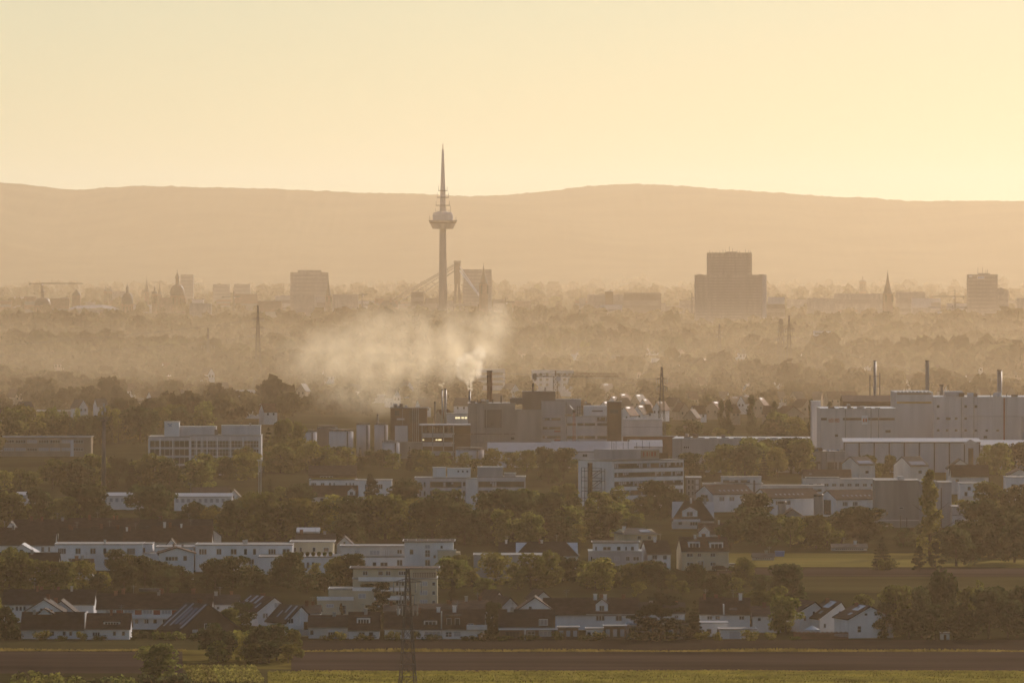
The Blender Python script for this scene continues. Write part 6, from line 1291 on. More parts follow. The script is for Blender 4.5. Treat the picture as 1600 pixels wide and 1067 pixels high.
s = Block('hall', 'long dull hall roof in the wood below the smoke', 'hall', 580, 612, 640, D=4000, group=MW); s.body(582, 610, 617, 650, 16, 'offwhite', 'coping')
for i, (x, yr, w) in enumerate(HSPEC):
    D = HD_[i]
    k = D / F; h = gz(yr, D); side = (i % 3 != 0)
    rot_ = hz.choice([24, 18, 16, 28, -12])
    white = hz.random() < (.35 if x > 1040 and D < 4300 else .65); rf = hz.choice(['rbrown', 'rred', 'rgrey', 'rbrown']); shiny = (930 < x < 1030 and i % 3 != 1) or hz.random() < .06
    ph = ('pale' if white else 'dull') + (' red-roofed' if rf == 'rred' else ' grey-roofed' if rf == 'rgrey' else ' brown-roofed') + (' house with glinting roof' if shiny else ' house')
    yb = HZ + F * CH / D
    if shiny: side = False; rot_ = -hz.choice([22, 30, 36, 14])
    s = Block('house', None, 'house', x - w / 2, x + w / 2, yb, D=D, rot=rot_, group=MW, auto=ph, yt=yr)
    ye = yr + min(h * .5, 3.6) / k; wl = 'white' if white else 'tan'
    if side:
        r = gable_side(s, x - w / 2, x + w / 2, yr, ye, 9, wl, rf)
        if shiny: skylight(s, r, x - w * .35, x + w * .3, yr + (ye - yr) * .25, yr + (ye - yr) * .8, name='solar_panel')
    else:
        r = gable_front(s, x - w / 2, x + w / 2, yr, ye, 11, wl, rf)
        if shiny: slope_panel(s, r, 1 if s.rot < 0 else -1, 2, 6.5, .74, .93, 'glint', name='solar_panel')
    for dx in (-.22, .22): s.win(x + w * dx - 1.2, x + w * dx + 1.2, ye + 2, ye + 5.5, 1, 1, fm='darkframe')
LAND.append(('the hazy white apartment block', 831, 896, 578, 625, 4200)); LAND.append(('the hazy white cube', 1272, 1298, 517, 545, 5900)); LAND.append(('the long flat hazy hall', 1018, 1180, 560, 575, 5400)); LAND.append(('the low white hazy hall', 358, 402, 610, 625, 4150))
# ================================================================ FAR CITY
def tv_tower():
    D = 9200.0; k = D / F
    t = thing('television_tower', (gx(692, D), D, 0), 'tall slender concrete television tower with round pod, rising high above the hazy city', 'tower')
    LAND.append(('the tall television tower', 670, 715, 228, 500, D))
    z = lambda y: gz(y, D)
    b = MB(); b.lathe([(7.6 * k, 0), (6.6 * k, z(450)), (5.6 * k, z(395)), (5.2 * k, z(357))], n=24); b.build('shaft', M['concrete'], t, True)
    b = MB(); b.lathe([(5.5 * k, z(358)), (16 * k, z(358) + .2), (21.5 * k, z(346)), (22.3 * k, z(345.5)), (22.3 * k, z(344.2)), (16.5 * k, z(344))], n=32)
    pod = b.build('lower_pod', M['concrete'], t)
    b = MB(); b.lathe([(16.1 * k, z(344)), (16.1 * k, z(336)), (13.8 * k, z(332)), (10 * k, z(331.5)), (5 * k, z(330))], n=32); b.build('upper_pod', M['lightgrey'], t)
    b = MB(); b.lathe([(20.6 * k, z(349.5)), (21.4 * k, z(347.2))], n=32); b.build('window_band', M['glass'], t)
    b = MB(); b.lathe([(5.1 * k, z(331)), (4.4 * k, z(316)), (4.0 * k, z(300)), (2.6 * k, z(262)), (1.6 * k, z(234))], n=16); b.build('spire', M['lightgrey'], t, True)
    b = MB(); b.lathe([(.8 * k, z(235)), (.5 * k, z(225))], n=8); b.build('antenna', M['redpaint'], t)
    for y, w in ((298, 7.2), (308.5, 9.5), (321, 11.3)):
        b = MB(); b.lathe([(w * k, z(y + .7)), (w * k, z(y - .4))], n=20)
        for s in (-1, 1): b.tube((s * w * .93 * k, 0, z(y)), (s * w * .93 * k, 0, z(y - 7)), .35 * k)
        b.build('platform', M['steel'], t)
    for dx, y in ((-20.5, 337), (-9, 329), (9.5, 328), (20.5, 339), (-11.5, 326), (12, 322), (5, 326)):
        b = MB(); b.tube((dx * k, 0, z(345 if abs(dx) > 16 else 334)), (dx * k, 0, z(y)), .42 * k); b.build('aerial', M['steel'], t)
tv_tower()
def tblock(label, x0, x1, yt, D, depth=20, m='grey', name='tower_block', bands=0, land=None, group='high buildings in the haze', auto=None, cat='building'):
    yb = HZ + F * CH / D
    s = Block(name, label, cat, x0, x1, yb, D=D, group=group, land=land, yt=yt, auto=auto)
    s.body(x0, x1, yt, yb, depth, m, 'flat', over=.2)
    n = bands
    for i in range(n):
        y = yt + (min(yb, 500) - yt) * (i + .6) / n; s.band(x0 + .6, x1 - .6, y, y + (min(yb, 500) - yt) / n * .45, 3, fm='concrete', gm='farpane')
    return s
# stepped tower block
D = 8600; s = Block('tower_block', 'huge stepped tower block with aerials on its roof, right of the centre', 'building', 1086, 1198, 515, D=D, group='high buildings in the haze', land='the huge stepped tower block', yt=392)
s.body(1086, 1191, 429.5, 520, 26, 'concrete', 'flat'); s.body(1191, 1198, 429.5, 520, 20, 'lightgrey', 'flat', y0=3, wall='side_wall', slab='side_roof'); s.body(1105, 1175, 395, 429.5, 20, 'concrete', 'flat', y0=3, wall='upper_wall', slab='upper_roof')
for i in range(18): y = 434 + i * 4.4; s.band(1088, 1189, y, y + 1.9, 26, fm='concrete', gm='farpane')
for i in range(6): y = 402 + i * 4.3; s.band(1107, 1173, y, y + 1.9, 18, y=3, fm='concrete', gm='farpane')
b = MB()
for i in range(26): b.box(s.X(1105) + i * 2.0, s.X(1105) + i * 2.0 + .9, 2.2, 2.95, s.Z(398.5), s.Z(395.4))
b.build('crown_teeth', M['concrete'], s.root)
for x, y in ((1109, 391.5), (1114, 393), (1119, 392.5), (1125, 392), (1130, 390), (1134, 390.5), (1140, 385), (1145, 388), (1152, 391), (1156, 392), (1165, 389.5), (1170, 391), (1173, 392)): b = MB(); b.tube((s.X(x), 10, s.Z(396)), (s.X(x), 10, s.Z(y)), .30); b.build('aerial', M['steel'], s.root)
s.body(1134, 1152, 393.4, 396, 8, 'concrete', 'flat', y0=6, wall='rooftop_plant', slab='plant_roof'); s.body(1090, 1097, 428.4, 430, 6, 'concrete', 'flat', y0=6, wall='rooftop_plant', slab='plant_roof'); s.body(1186, 1193, 428.6, 430, 6, 'concrete', 'flat', y0=6, wall='rooftop_plant', slab='plant_roof')
s = tblock('broad hazy tower block with stepped roof, left of the television tower', 453.5, 513, 425.5, 11500, 20, 'concrete', bands=10, land='the broad hazy tower block'); s.body(465, 502, 422, 426, 10, 'concrete', 'flat', y0=4, wall='rooftop_plant', slab='plant_roof')
s = tblock('hazy tower block behind the bridge pylon, with ribbed balconies', 724, 768, 421, 11200, 22, 'concrete', bands=12, land='the ribbed hazy tower block')
for y in range(430, 470, 4): s.box('balcony', 'concrete', 722, 769.5, y, y + 1.4, 1, 15)
s = tblock('tall right tower block with two small rooftop signs', 1512, 1559, 429, 9600, 22, 'concrete', bands=12, land='the tall right tower block'); s.body(1528, 1547, 427, 429.5, 8, 'concrete', 'flat', y0=4, wall='rooftop_plant', slab='plant_roof')
s.box('sign', 'white', 1514, 1519, 430.5, 433.5, -.6, -.1); s.box('sign', 'white', 1527, 1538, 431.5, 436, -.6, -.1); b = MB()
for i in range(4): b.box(s.X(1528.2 + i * 2.4), s.X(1529.8 + i * 2.4), -.7, -.62, s.Z(435), s.Z(432.5))
b.build('sign_letters', M['bluepaint'], s.root)
for x, y in ((1528.5, 418), (1536, 417.5), (1541, 422), (1543.5, 421)): b = MB(); b.tube((s.X(x), 8, s.Z(428)), (s.X(x), 8, s.Z(y)), .35); b.build('aerial', M['steel'], s.root)
tblock('lower stepped block beside the tall right tower block', 1559.5, 1569, 450.5, 9900, 16, 'concrete', bands=5); tblock('lowest stepped block at the right of the tall right tower block', 1569, 1576, 453.5, 9950, 16, 'concrete', bands=5)
tblock('slim faint tower block behind the largest dome', 282, 302, 429, 13500, 20, 'concrete', bands=8); tblock('faint square block, left one of the pair right of the dome church', 333, 359, 444, 13800, 20, 'concrete', bands=5, land='the faint square pair'); tblock('faint square block, right one of the pair right of the dome church', 365.5, 391, 444, 13800, 20, 'concrete', bands=5)
s = tblock('square dark building with rooftop frame left of the television tower shaft', 642.5, 662.5, 456, 10000, 15, 'darkconc', bands=3); b = MB()
for x in (644, 652, 661): b.tube((s.X(x), 2, s.Z(456)), (s.X(x), 2, s.Z(453.5)), .4)
b.tube((s.X(643), 2, s.Z(453.6)), (s.X(652), 2, s.Z(451.8)), .4); b.tube((s.X(652), 2, s.Z(451.8)), (s.X(662), 2, s.Z(453.6)), .4); b.build('roof_frame', M['steel'], s.root)
s = tblock('small dark tower with flat hat left of the long teeth-roofed block', 945.5, 958, 455.5, 10200, 12, 'brown', bands=0); s.box('roof_cap', 'coping', 944.5, 958.8, 454.3, 455.2, -.6, 12.6)
s = tblock('long hazy block with toothed roof line right of the small dark tower', 975, 1033, 458, 10200, 20, 'darkconc', bands=2)
for i in range(14): s.box('roof_tooth', 'darkconc', 976 + i * 4.1, 978.4 + i * 4.1, 456.9, 458.2, 2, 8)
s = tblock('pale long block with toothed roof left of the small dark tower', 918, 975, 461, 10400, 20, 'concrete', bands=2)
for i in range(13): s.box('roof_tooth', 'concrete', 920 + i * 4.2, 922.2 + i * 4.2, 459.8, 461.2, 2, 8)
tblock('white building with bright roof edge left of the tall right tower block', 1466, 1494, 487, 8300, 15, 'white', bands=2); tblock('dark block right of the huge stepped tower block', 1198.5, 1227, 475, 8900, 16, 'darkconc', bands=2); s = tblock('pale upper storey with lit openings behind the dark block', 1200, 1226, 464, 9300, 12, 'lightgrey', bands=2)
tblock('long pale city block behind the slim church spire', 1304, 1390, 459, 11000, 20, 'concrete', bands=2); tblock('second long pale city block right of the slim church spire', 1400, 1446, 456, 11000, 20, 'concrete', bands=2); tblock('white low block under the small dark tower', 938, 972, 476, 9600, 14, 'lightgrey', bands=2)
# churches, domes and spires
def spire(label, x, yt, D, w, ysh, m='slate', base='sandstone', cross=True, land=None):
    k = D / F; z = lambda y: gz(y, D); t = thing('church_steeple', (gx(x, D), D, 0), label, 'church', 'church steeples in the haze', .3); hw = w * k / 2
    b = MB(); b.box(-hw, hw, -hw, hw, 0, z(ysh)); b.build('tower', M[base], t)
    b = MB(); i = 0; b.lathe([(hw * 1.35, z(ysh)), (hw * 1.0, z(ysh - (ysh - yt) * .12)), (hw * .45, z(ysh - (ysh - yt) * .5)), (hw * .06, z(yt + 1))], n=8); b.build('spire', M[m], t)
    for sx in (-1, 1): b = MB(); b.box(sx * hw * .9 - hw * .25, sx * hw * .9 + hw * .25, -hw * 1.05, -hw * .9, z(ysh + (min(505, HZ + F * CH / D) - ysh) * .3), z(ysh + 1.5)); b.build('louvre', M['darkframe'], t)
    if cross: b = MB(); b.tube((0, 0, z(yt + 1.2)), (0, 0, z(yt - 2.2)), .2); b.tube((-.9, 0, z(yt - .9)), (.9, 0, z(yt - .9)), .18); b.build('cross', M['steel'], t)
    if land: LAND.append((land, x - w, x + w, yt, 500, D))
    return t
spire('slim pointed church spire left of the tall right tower block', 1387, 424, 9600, 12.5, 459, m='slate', land='the slim church spire'); spire('dark narrow spire beside the broad hazy tower block', 513, 432, 10300, 7.5, 462, land='the narrow spire'); spire('faint slim spire left of the dome church', 229.5, 433, 12800, 6, 456); spire('faint thinner spire just left of the dome church', 249.5, 441, 12600, 5, 460); spire('church tower with lantern spire before the ribbed hazy tower block', 755.5, 413, 10300, 11, 444, land='the lantern spire church')
spire('small grey church spire below the huge stepped tower block', 1179, 518, 6000, 7, 537, m='slate', base='concrete')
def dome(label, x, yt, ydome, yspring, w, D, name='dome_tower', lantern=.22, body=None, onion=False, land=None):
    k = D / F; z = lambda y: gz(y, D); r = w * k / 2; t = thing(name, (gx(x, D), D, 0), label, 'church', 'domed towers in the haze')
    b = MB(); b.lathe([(r, 0), (r, z(yspring)), (r * 1.06, z(yspring)), (r * 1.06, z(yspring - 1))], n=20); b.build('drum', M['sandstone'], t, True)
    h = z(ydome) - z(yspring - 1); rl = r * lantern
    prof = [(r * 1.0, z(yspring - 1))] + [((r * 1.0 - rl) * math.cos(a) ** .8 + rl, z(yspring - 1) + h * math.sin(a)) for a in [i * math.pi / 2 / 9 for i in range(1, 9)]] + [(rl, z(ydome))]
    b = MB(); b.lathe(prof, n=24); b.build('dome', M['slate'], t, True)
    hl = z(yt) - z(ydome); b = MB(); b.lathe([(rl, z(ydome)), (rl * .9, z(ydome) + hl * .42), (rl * 1.35, z(ydome) + hl * .44), (rl * .8, z(ydome) + hl * .62), (rl * .15, z(ydome) + hl * .80), (rl * .1, z(yt))], n=12); b.build('lantern', M['slate'], t)
    for i in range(5): a = math.pi * (1.15 + .175 * i); b = MB(); b.box(-.6, .6, -.2, .2, z(yspring + 14) if yspring + 14 < 500 else 2, z(yspring + 3)); o = b.build('window', M['glass'], t); o.location = (r * 1.0 * math.cos(a), r * 1.0 * math.sin(a), 0); o.rotation_euler.z = a + math.pi / 2
    if body: b = MB(); x0, x1, y0 = body; b.box((x0 - x) * k, (x1 - x) * k, -8, 14, 0, z(y0)); b.build('nave', M['sandstone'], t)
    if land: LAND.append((land, x - w / 2, x + w / 2, yt, 490, D))
dome('largest domed church with tall lantern and long nave, in the left haze', 277, 421, 445, 463, 23, 11000, 'domed_church', .26, (248, 290, 465), land='the largest dome'); dome('bell-shaped dome tower, middle one of the left domes', 199, 442.5, 458, 476, 19, 10300, land='the bell-shaped dome'); dome('wide dome tower below the left crane jib', 66.5, 448, 465, 478, 26, 10300, land='the leftmost dome'); dome('small onion-domed church tower left of the largest dome', 241.5, 446, 455, 460, 9, 10900, lantern=.3)
dome('faint left twin of two small domed towers', 165, 446, 452, 456, 5.5, 12800, lantern=.35); dome('faint right twin of two small domed towers', 172.5, 446, 452, 456, 5.5, 12800, lantern=.35)
D = 10600; k = D / F; t = thing('water_tower', (gx(119.5, D), D, 0), 'square tower with pyramid roof between the left domes', 'tower'); b = MB(); b.box(-6.5 * k, 6.5 * k, -6, 6, 0, gz(461, D)); b.build('tower', M['sandstone'], t); b = MB(); b.lathe([(9.6 * k, gz(461, D)), (8.2 * k, gz(459.5, D)), (.5 * k, gz(452, D))], n=4); r_ = b.build('roof', M['slate'], t); r_.rotation_euler.z = math.pi / 4
dome('faint far dome on the right horizon', 1348, 430, 437, 441, 11, 14500, lantern=.15)
s = tblock('long low nave building between two small faint towers', 172, 196, 455, 12900, 16, 'concrete', bands=1)
tblock('low theatre-like hall right of the narrow spire', 519, 559, 460, 10600, 20, 'concrete', bands=1); s = Block('hall', 'hazy hall with hipped roof and small turret left of the bridge cables', 'hall', 590, 622, 480, D=9600); gable_side(s, 592, 622, 470, 480, 20, 'sandstone', 'slate', hip=6); b = MB(); b.box(s.X(608), s.X(612), 6, 9, s.Z(472), s.Z(466)); b.build('turret', M['sandstone'], s.root)
s = Block('concert_tent', 'pale white membrane roof spread between the left domes', 'building', 107, 184, 500, D=9300); b = MB()
pts = [(107, 481), (118, 478), (135, 477.2), (160, 476.5), (172, 478.5), (184, 483.5)]
for (xa, ya), (xb, yb_) in zip(pts[:-1], pts[1:]): b.quad((s.X(xa), 0, s.Z(ya + 5)), (s.X(xb), 0, s.Z(yb_ + 4)), (s.X(xb), 26, s.Z(yb_)), (s.X(xa), 26, s.Z(ya)))
b.build('membrane', M['grey'], s.root); s.box('wall', 'concrete', 107, 184, 484, 505, .5, 25)
# bridge pylon with cables
D = 10600; k = D / F; t = thing('bridge_pylon', (gx(714.5, D), D, 0), 'tall portal pylon of the cable-stayed bridge, right of the television tower', 'bridge', rz=.2); z = lambda y: gz(y, D); LAND.append(('the bridge pylon', 709, 720, 408, 480, D))
for sx in (-1, 1): b = MB(); b.tube((sx * 5.6 * k, 0, -3), (sx * 2.3 * k, 0, z(443)), 2.4 * k, 2.4 * k); b.build('leg', M['darkconc'], t)
b = MB(); b.box(-4.6 * k, 4.4 * k, -2.5, 2.5, z(444), z(408)); b.build('head', M['darkconc'], t)
b = MB(); b.box(-5.2 * k, 5.0 * k, -3, 3, z(411), z(407.5)); b.build('crossbeam', M['concrete'], t)
for x, y in ((612, 474), (620, 474), (632, 474), (650, 474)): b = MB(); b.tube((-2 * k, 0, z(412 + (x - 612) * .25)), ((x - 714.5) * k, 60, z(y)), .8); b.build('cable', M['concrete'], t)
for x, y, y0 in ((745.5, 468, 421), (747, 469, 414)): b = MB(); b.tube((2 * k, 0, z(y0)), ((x - 714.5) * k, -40, z(y)), 1.2 if y0 == 421 else .7); b.build('cable', M['white'], t)
b = MB(); b.box((600 - 714.5) * k, (760 - 714.5) * k, -6, 12, z(478), z(475)); b.build('deck', M['concrete'], t)
crane('left tower crane with long jib above the leftmost dome', 65, 443, 480, 45, 130, 443.6, 10300, m='steel', r=.42); crane('right tower crane with two-level jib left of the tall right tower block', 1492, 453, 492, 1507, 1455, 464, 9000, m='steel', r=.36); crane('lower tower crane behind the white building, right side of the city', 1488, 477, 492, 1511, 1450, 481, 8200, m='steel', r=.3)
crane('small faint crane left of the huge stepped tower block', 1081, 458, 480, 1076, 1086, 466, 9600, m='steel', r=.4); crane('small faint crane right of the lantern spire church', 790, 464, 480, 776, 804, 472.5, 9600, m='steel', r=.35); crane('faint crane right of the faint square pair', 365, 455, 480, 347, 375, 464, 10800, m='steel', r=.4); crane('small faint crane right of the low theatre-like hall', 566, 458, 480, 560, 574, 461, 10500, m='steel', r=.38)
# low city blocks in the haze
cr = random.Random(11)
CB = [(0, 18, 470), (18, 36, 464), (38, 56, 463), (78, 108, 466), (96, 107, 465), (130, 150, 472), (205, 236, 476), (296, 330, 474), (300, 318, 468), (338, 362, 468), (366, 402, 459), (402, 440, 470), (458, 492, 461), (494, 512, 463), (560, 585, 470), (585, 600, 466), (622, 642, 472), (664, 684, 466), (700, 712, 470), (770, 790, 468), (800, 830, 470), (836, 850, 476), (868, 882, 486), (898, 918, 470), (905, 915, 466), (1000, 1040, 474), (1040, 1066, 478), (1062, 1090, 470), (1230, 1262, 468), (1262, 1304, 466), (1446, 1470, 466), (1310, 1340, 484), (1320, 1360, 482), (1395, 1440, 482), (1425, 1455, 466), (1577, 1600, 470), (1590, 1640, 466), (1480, 1512, 474), (680, 700, 480), (430, 455, 462), (250, 262, 470), (-30, 4, 474)]
for i, (x0, x1, yt) in enumerate(CB):
    D = cr.uniform(9800, 12600); mm = cr.choice(['concrete', 'grey', 'darkconc', 'lightgrey', 'sandstone'])
    tblock(None, x0, x1, yt, D, 16, mm, 'city_block', bands=2 if x1 - x0 < 30 else 1, group='low city blocks in the haze', auto={'concrete': 'grey', 'grey': 'grey', 'darkconc': 'dark', 'lightgrey': 'pale', 'sandstone': 'brown'}[mm] + ' low city block')
# single trees of the skyline
for x, yt, D, w, kd in ((853, 484, 8000, 10, 'cypress'), (906, 484, 8000, 9, 'cypress'), (655, 484, 8200, 26, 'round'), (932, 530, 5600, 34, 'dark'), (915, 533, 5600, 26, 'round'), (1050, 525, 5700, 44, 'dark'), (1380, 487, 7600, 40, 'dark'), (445, 528, 5600, 36, 'round'), (1440, 525, 5800, 24, 'round'), (1140, 500, 7400, 12, 'dark'), (860, 525, 5700, 30, 'round'), (838, 444, 15500, 16, 'round'), (868, 462, 12500, 22, 'round')):
    tree(x, yt, HZ + F * CH / D, kd, w, D=D, group='trees of the hazy skyline')
# ================================================================ SMOKE
def smoke(name, label, pos, size, chain, noise_scale, density, seed, thr=(.38, .68), color=(1.0, .90, .70), step=.35, g=.35):
    """box domain; density = union of soft ellipsoids (cx, cy, cz, rx, ry, rz, weight) broken up by noise"""
    x0, y0, z0 = pos; b = MB(); sx, sy, sz = size; b.box(-sx / 2, sx / 2, -sy / 2, sy / 2, 0, sz)
    m = bpy.data.materials.new(name); m.use_nodes = True; nt = m.node_tree; N, L = nt.nodes, nt.links
    N.remove(N['Principled BSDF'])
    v = N.new('ShaderNodeVolumePrincipled'); v.inputs['Color'].default_value = (*color, 1); v.inputs['Anisotropy'].default_value = g
    tc = N.new('ShaderNodeTexCoord')
    def math_(op, a, c=None, clamp=False):
        n = N.new('ShaderNodeMath'); n.operation = op; n.use_clamp = clamp
        for i, q in enumerate((a, c)):
            if q is None: continue
            if hasattr(q, 'is_output'): L.new(q, n.inputs[i])
            else: n.inputs[i].default_value = q
        return n.outputs[0]
    # warp the lookup a little so the puffs curl
    nz = N.new('ShaderNodeTexNoise'); nz.inputs['Scale'].default_value = noise_scale * .6; nz.inputs['Detail'].default_value = 2; L.new(tc.outputs['Object'], nz.inputs['Vector'])
    wp = N.new('ShaderNodeVectorMath'); wp.operation = 'MULTIPLY_ADD'; L.new(nz.outputs['Color'], wp.inputs[0]); amp = 1.1 / noise_scale
    wp.inputs[1].default_value = (amp, amp, amp); sh = N.new('ShaderNodeVectorMath'); sh.operation = 'ADD'; L.new(tc.outputs['Object'], sh.inputs[0]); sh.inputs[1].default_value = (-amp / 2, -amp / 2, -amp / 2); L.new(sh.outputs[0], wp.inputs[2])
    tot = None
    for (cx, cy, cz, rx, ry, rz, w) in chain:
        mp = N.new('ShaderNodeMapping'); mp.inputs['Location'].default_value = (-cx / rx, -cy / ry, -cz / rz); mp.inputs['Scale'].default_value = (1 / rx, 1 / ry, 1 / rz)
        L.new(wp.outputs[0], mp.inputs['Vector']); ln = N.new('ShaderNodeVectorMath'); ln.operation = 'LENGTH'; L.new(mp.outputs[0], ln.inputs[0])
        f = math_('SUBTRACT', 1.0, ln.outputs['Value'], True); f = math_('MULTIPLY', f, w)
        tot = f if tot is None else math_('MAXIMUM', tot, f)
    no = N.new('ShaderNodeTexNoise'); no.inputs['Scale'].default_value = noise_scale; no.inputs['Detail'].default_value = 4; no.inputs['Roughness'].default_value = .58
    of = N.new('ShaderNodeVectorMath'); of.operation = 'ADD'; of.inputs[1].default_value = (seed, seed * .7, 0); L.new(tc.outputs['Object'], of.inputs[0]); L.new(of.outputs[0], no.inputs['Vector'])
    mr = N.new('ShaderNodeMapRange'); mr.inputs['From Min'].default_value = thr[0]; mr.inputs['From Max'].default_value = thr[1]; L.new(no.outputs['Fac'], mr.inputs['Value'])
    d = math_('MULTIPLY', tot, mr.outputs['Result']); d = math_('MULTIPLY', d, density); L.new(d, v.inputs['Density'])
    L.new(v.outputs['Volume'], N['Material Output'].inputs['Volume'])
    m.cycles.volume_step_rate = step
    o = b.build(name, m, kind='stuff', loc=pos)
    return o
Ds = 3130.0; ks = Ds / F
cx0, zc = gx(734, Ds), gz(609, Ds)
U = lambda x, y: ((x - 734) * ks, gz(y, Ds) - zc)
# bright plume straight above the chimney mouth: offset in metres from the mouth
pl = []
for x, y, r in ((734, 606, 1.6), (734.2, 600, 1.7), (733, 594, 2.2), (732, 588, 3.2), (731, 580, 4.6), (727, 575, 5.0), (737, 572, 5.2), (733, 567, 4.4), (742, 576, 4.0), (738, 562, 3.6), (746, 566, 3.0), (722, 567, 3.2), (744, 556, 3.0), (750, 551, 3.2), (728, 560, 2.6)):
    u, z_ = U(x, y); pl.append((u, 0, z_ + .3, r * .95, r, r * 1.2, 1.0 if y > 590 else .8))
smoke('smoke_plume', None, (cx0, Ds, zc - .6), (24, 22, 23), pl, .5, 1.0, 3.0, (.36, .58), step=.22, g=.6, color=(1.0, .93, .78))
# broad drift: drawn out to the left and up, well behind the factory
Dd = 3420.0; kd = Dd / F; zd = gz(660, Dd)
V = lambda x, y: ((x - 620) * kd, gz(y, Dd) - zd)
dr = []
for x, y, rx, rz, w in ((735, 562, 26, 22, 1.0), (752, 538, 34, 26, .95), (765, 515, 34, 28, .85), (780, 492, 26, 22, .6), (718, 556, 34, 26, .95), (742, 555, 55, 32, .75), (770, 510, 42, 40, .7), (715, 545, 60, 40, .85), (660, 560, 90, 55, .9), (600, 570, 110, 60, .95), (540, 555, 110, 60, .8), (500, 560, 80, 56, .45), (620, 520, 120, 50, .65), (700, 520, 80, 42, .6), (590, 610, 120, 50, .6)):
    u, z_ = V(x, y); dr.append((u, tr.uniform(-10, 10), z_, rx * kd, 38, rz * kd, w))
smoke('smoke_drift', None, (gx(620, Dd), Dd, zd), (150, 110, 62), dr, .10, .052, 9.0, (.42, .64), step=.18, g=.68)
Dq = 3200.0; u0 = gx(691, Dq); z0_ = gz(608, Dq)
smoke('smoke_wisp', None, (u0, Dq, z0_ - .2), (6, 6, 5), [(0, 0, .6, .7, .7, .8, 1), (-.1, 0, 1.5, .9, .9, 1, .9), (-.9, 0, 2.1, 1.1, 1, .9, .8), (.4, 0, 2.6, .9, .9, .9, .7)], .9, .8, 5.0, (.3, .6), step=.3, g=.7)

# thin low layer of smoke haze, added to lighten the woods behind the factory
def added_haze_bank():
    x0, x1, y0, y1, h = -900, 900, 3380, 8800, 50
    b = MB(); b.box(x0, x1, y0, y1, .5, h); m = bpy.data.materials.new('added_haze_bank'); m.use_nodes = True; nt = m.node_tree; N, L = nt.nodes, nt.links; N.remove(N['Principled BSDF'])
    v = N.new('ShaderNodeVolumePrincipled'); v.inputs['Color'].default_value = (1.0, .78, .50, 1); v.inputs['Absorption Color'].default_value = (1, 1, 1, 1); v.inputs['Anisotropy'].default_value = .58
    tc = N.new('ShaderNodeTexCoord'); sp = N.new('ShaderNodeSeparateXYZ'); L.new(tc.outputs['Object'], sp.inputs[0])
    def rng(sock, a, c, lo, hi):
        n = N.new('ShaderNodeMapRange'); n.interpolation_type = 'SMOOTHSTEP'; L.new(sock, n.inputs['Value'])
        for k_, q in zip(('From Min', 'From Max', 'To Min', 'To Max'), (a, c, lo, hi)): n.inputs[k_].default_value = q
        return n.outputs['Result']
    mp = N.new('ShaderNodeMapping'); mp.inputs['Scale'].default_value = (1, .35, 2.5); L.new(tc.outputs['Object'], mp.inputs['Vector'])
    no = N.new('ShaderNodeTexNoise'); no.inputs['Scale'].default_value = .006; no.inputs['Detail'].default_value = 3; L.new(mp.outputs[0], no.inputs['Vector'])
    fs = [rng(sp.outputs['Z'], 16, h, 1, 0), rng(sp.outputs['Y'], y0, y0 + 220, 0, 1), rng(sp.outputs['Y'], 3700, 6000, 1.25, .26), rng(sp.outputs['Y'], y1 - 2200, y1, 1, 0), rng(no.outputs['Fac'], .3, .7, .6, 1.25)]
    t = fs[0]
    for f in fs[1:]: q = N.new('ShaderNodeMath'); q.operation = 'MULTIPLY'; L.new(t, q.inputs[0]); L.new(f, q.inputs[1]); t = q.outputs[0]
    q = N.new('ShaderNodeMath'); q.operation = 'MULTIPLY'; q.inputs[1].default_value = BANK; L.new(t, q.inputs[0]); L.new(q.outputs[0], v.inputs['Density']); L.new(v.outputs['Volume'], N['Material Output'].inputs['Volume'])
    m.cycles.volume_step_rate = .18
    b.build('added_haze_bank', m, kind='stuff')
BANK = .00021
added_haze_bank()
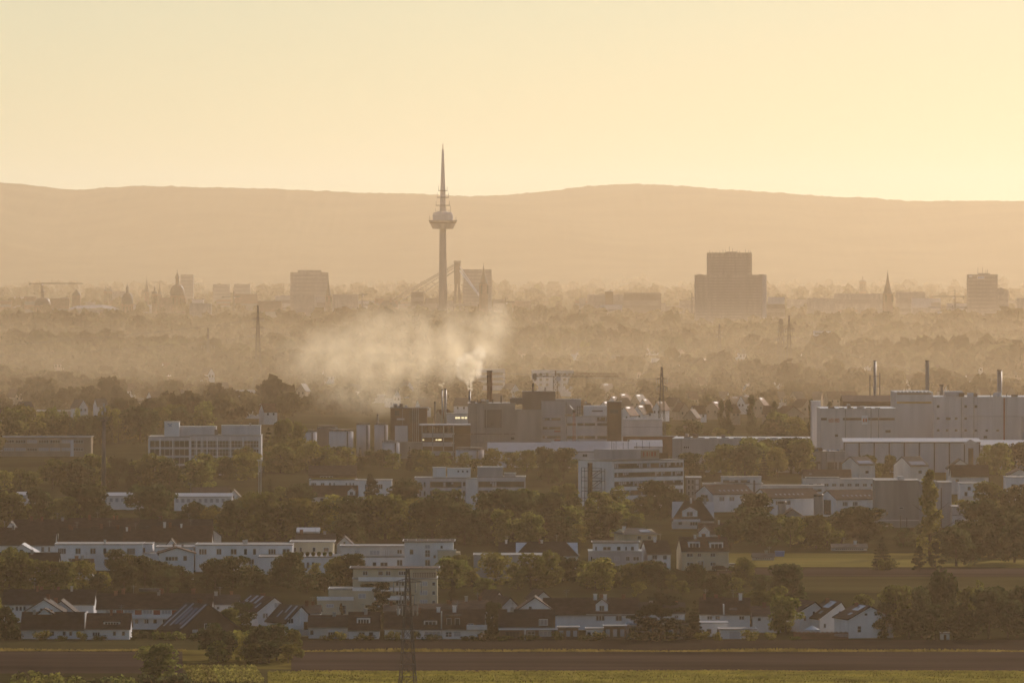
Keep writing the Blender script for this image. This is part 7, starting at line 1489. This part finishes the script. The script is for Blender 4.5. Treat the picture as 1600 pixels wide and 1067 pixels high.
# ================================================================ HAZE
def build_haze():
    b = MB(); b.box(-9900, 9900, -400, 29500, -8.0, 415.0)
    m = bpy.data.materials.new('haze_air'); m.use_nodes = True
    nt = m.node_tree; nt.nodes.remove(nt.nodes['Principled BSDF'])
    v = nt.nodes.new('ShaderNodeVolumePrincipled')
    v.inputs['Color'].default_value = (*HAZE['color'], 1)
    v.inputs['Absorption Color'].default_value = (1, 1, 1, 1)
    v.inputs['Density'].default_value = HAZE['density']
    v.inputs['Anisotropy'].default_value = HAZE['g']
    nt.links.new(v.outputs['Volume'], nt.nodes['Material Output'].inputs['Volume'])
    o = b.build('haze', m, kind='stuff')
build_haze()
# ================================================================ WORDING OF THE REPEATS
def word_repeats():
    ords = ['', 'second ', 'third ', 'fourth ', 'fifth ', 'sixth ', 'seventh ', 'eighth ', 'ninth ', 'tenth ', 'eleventh ', 'twelfth ', 'thirteenth ', 'fourteenth ', 'fifteenth ', 'sixteenth ']
    groups = {}; load = {}
    for it in AUTO:
        o, ph, x, yt, yb, D = it
        best = None; ym = (yt + min(yb, yt + 60)) / 2
        for (lp, a, b, c, d, LD) in LAND:
            dx = max(a - x, 0, x - b); dy = max(c - yb, 0, yt - d)
            inside = dx == 0
            rel = ('in front of' if D < LD else 'behind') if inside else ('left of' if x < a else 'right of')
            key = (ph, rel, lp)
            sc = dx + 1.1 * dy + abs(D - LD) / D * 60 + 14 * len(groups.get(key, []))
            if best is None or sc < best[0]: best = (sc, key)
        groups.setdefault(best[1], []).append(it)
    for (ph, rel, lp), L in groups.items():
        if rel == 'left of': L.sort(key=lambda t: -t[2])
        else: L.sort(key=lambda t: t[2])
        for i, it in enumerate(L):
            if len(L) == 1: s = f'{ph} {rel} {lp}'
            elif rel in ('left of', 'right of'):
                s = f'{ph} {rel} {lp}, nearest of its row' if i == 0 else f'{ords[i]}{ph} {rel} {lp}'
            else: s = f'{"leftmost " if i == 0 else ords[i]}{ph} {rel} {lp}' + ('' if i == 0 else ', counted from the left')
            w = s.split()
            if len(w) > 16: s = s.replace(', counted from the left', '').replace(', nearest of its row', ', nearest')
            it[0]['label'] = s
word_repeats()
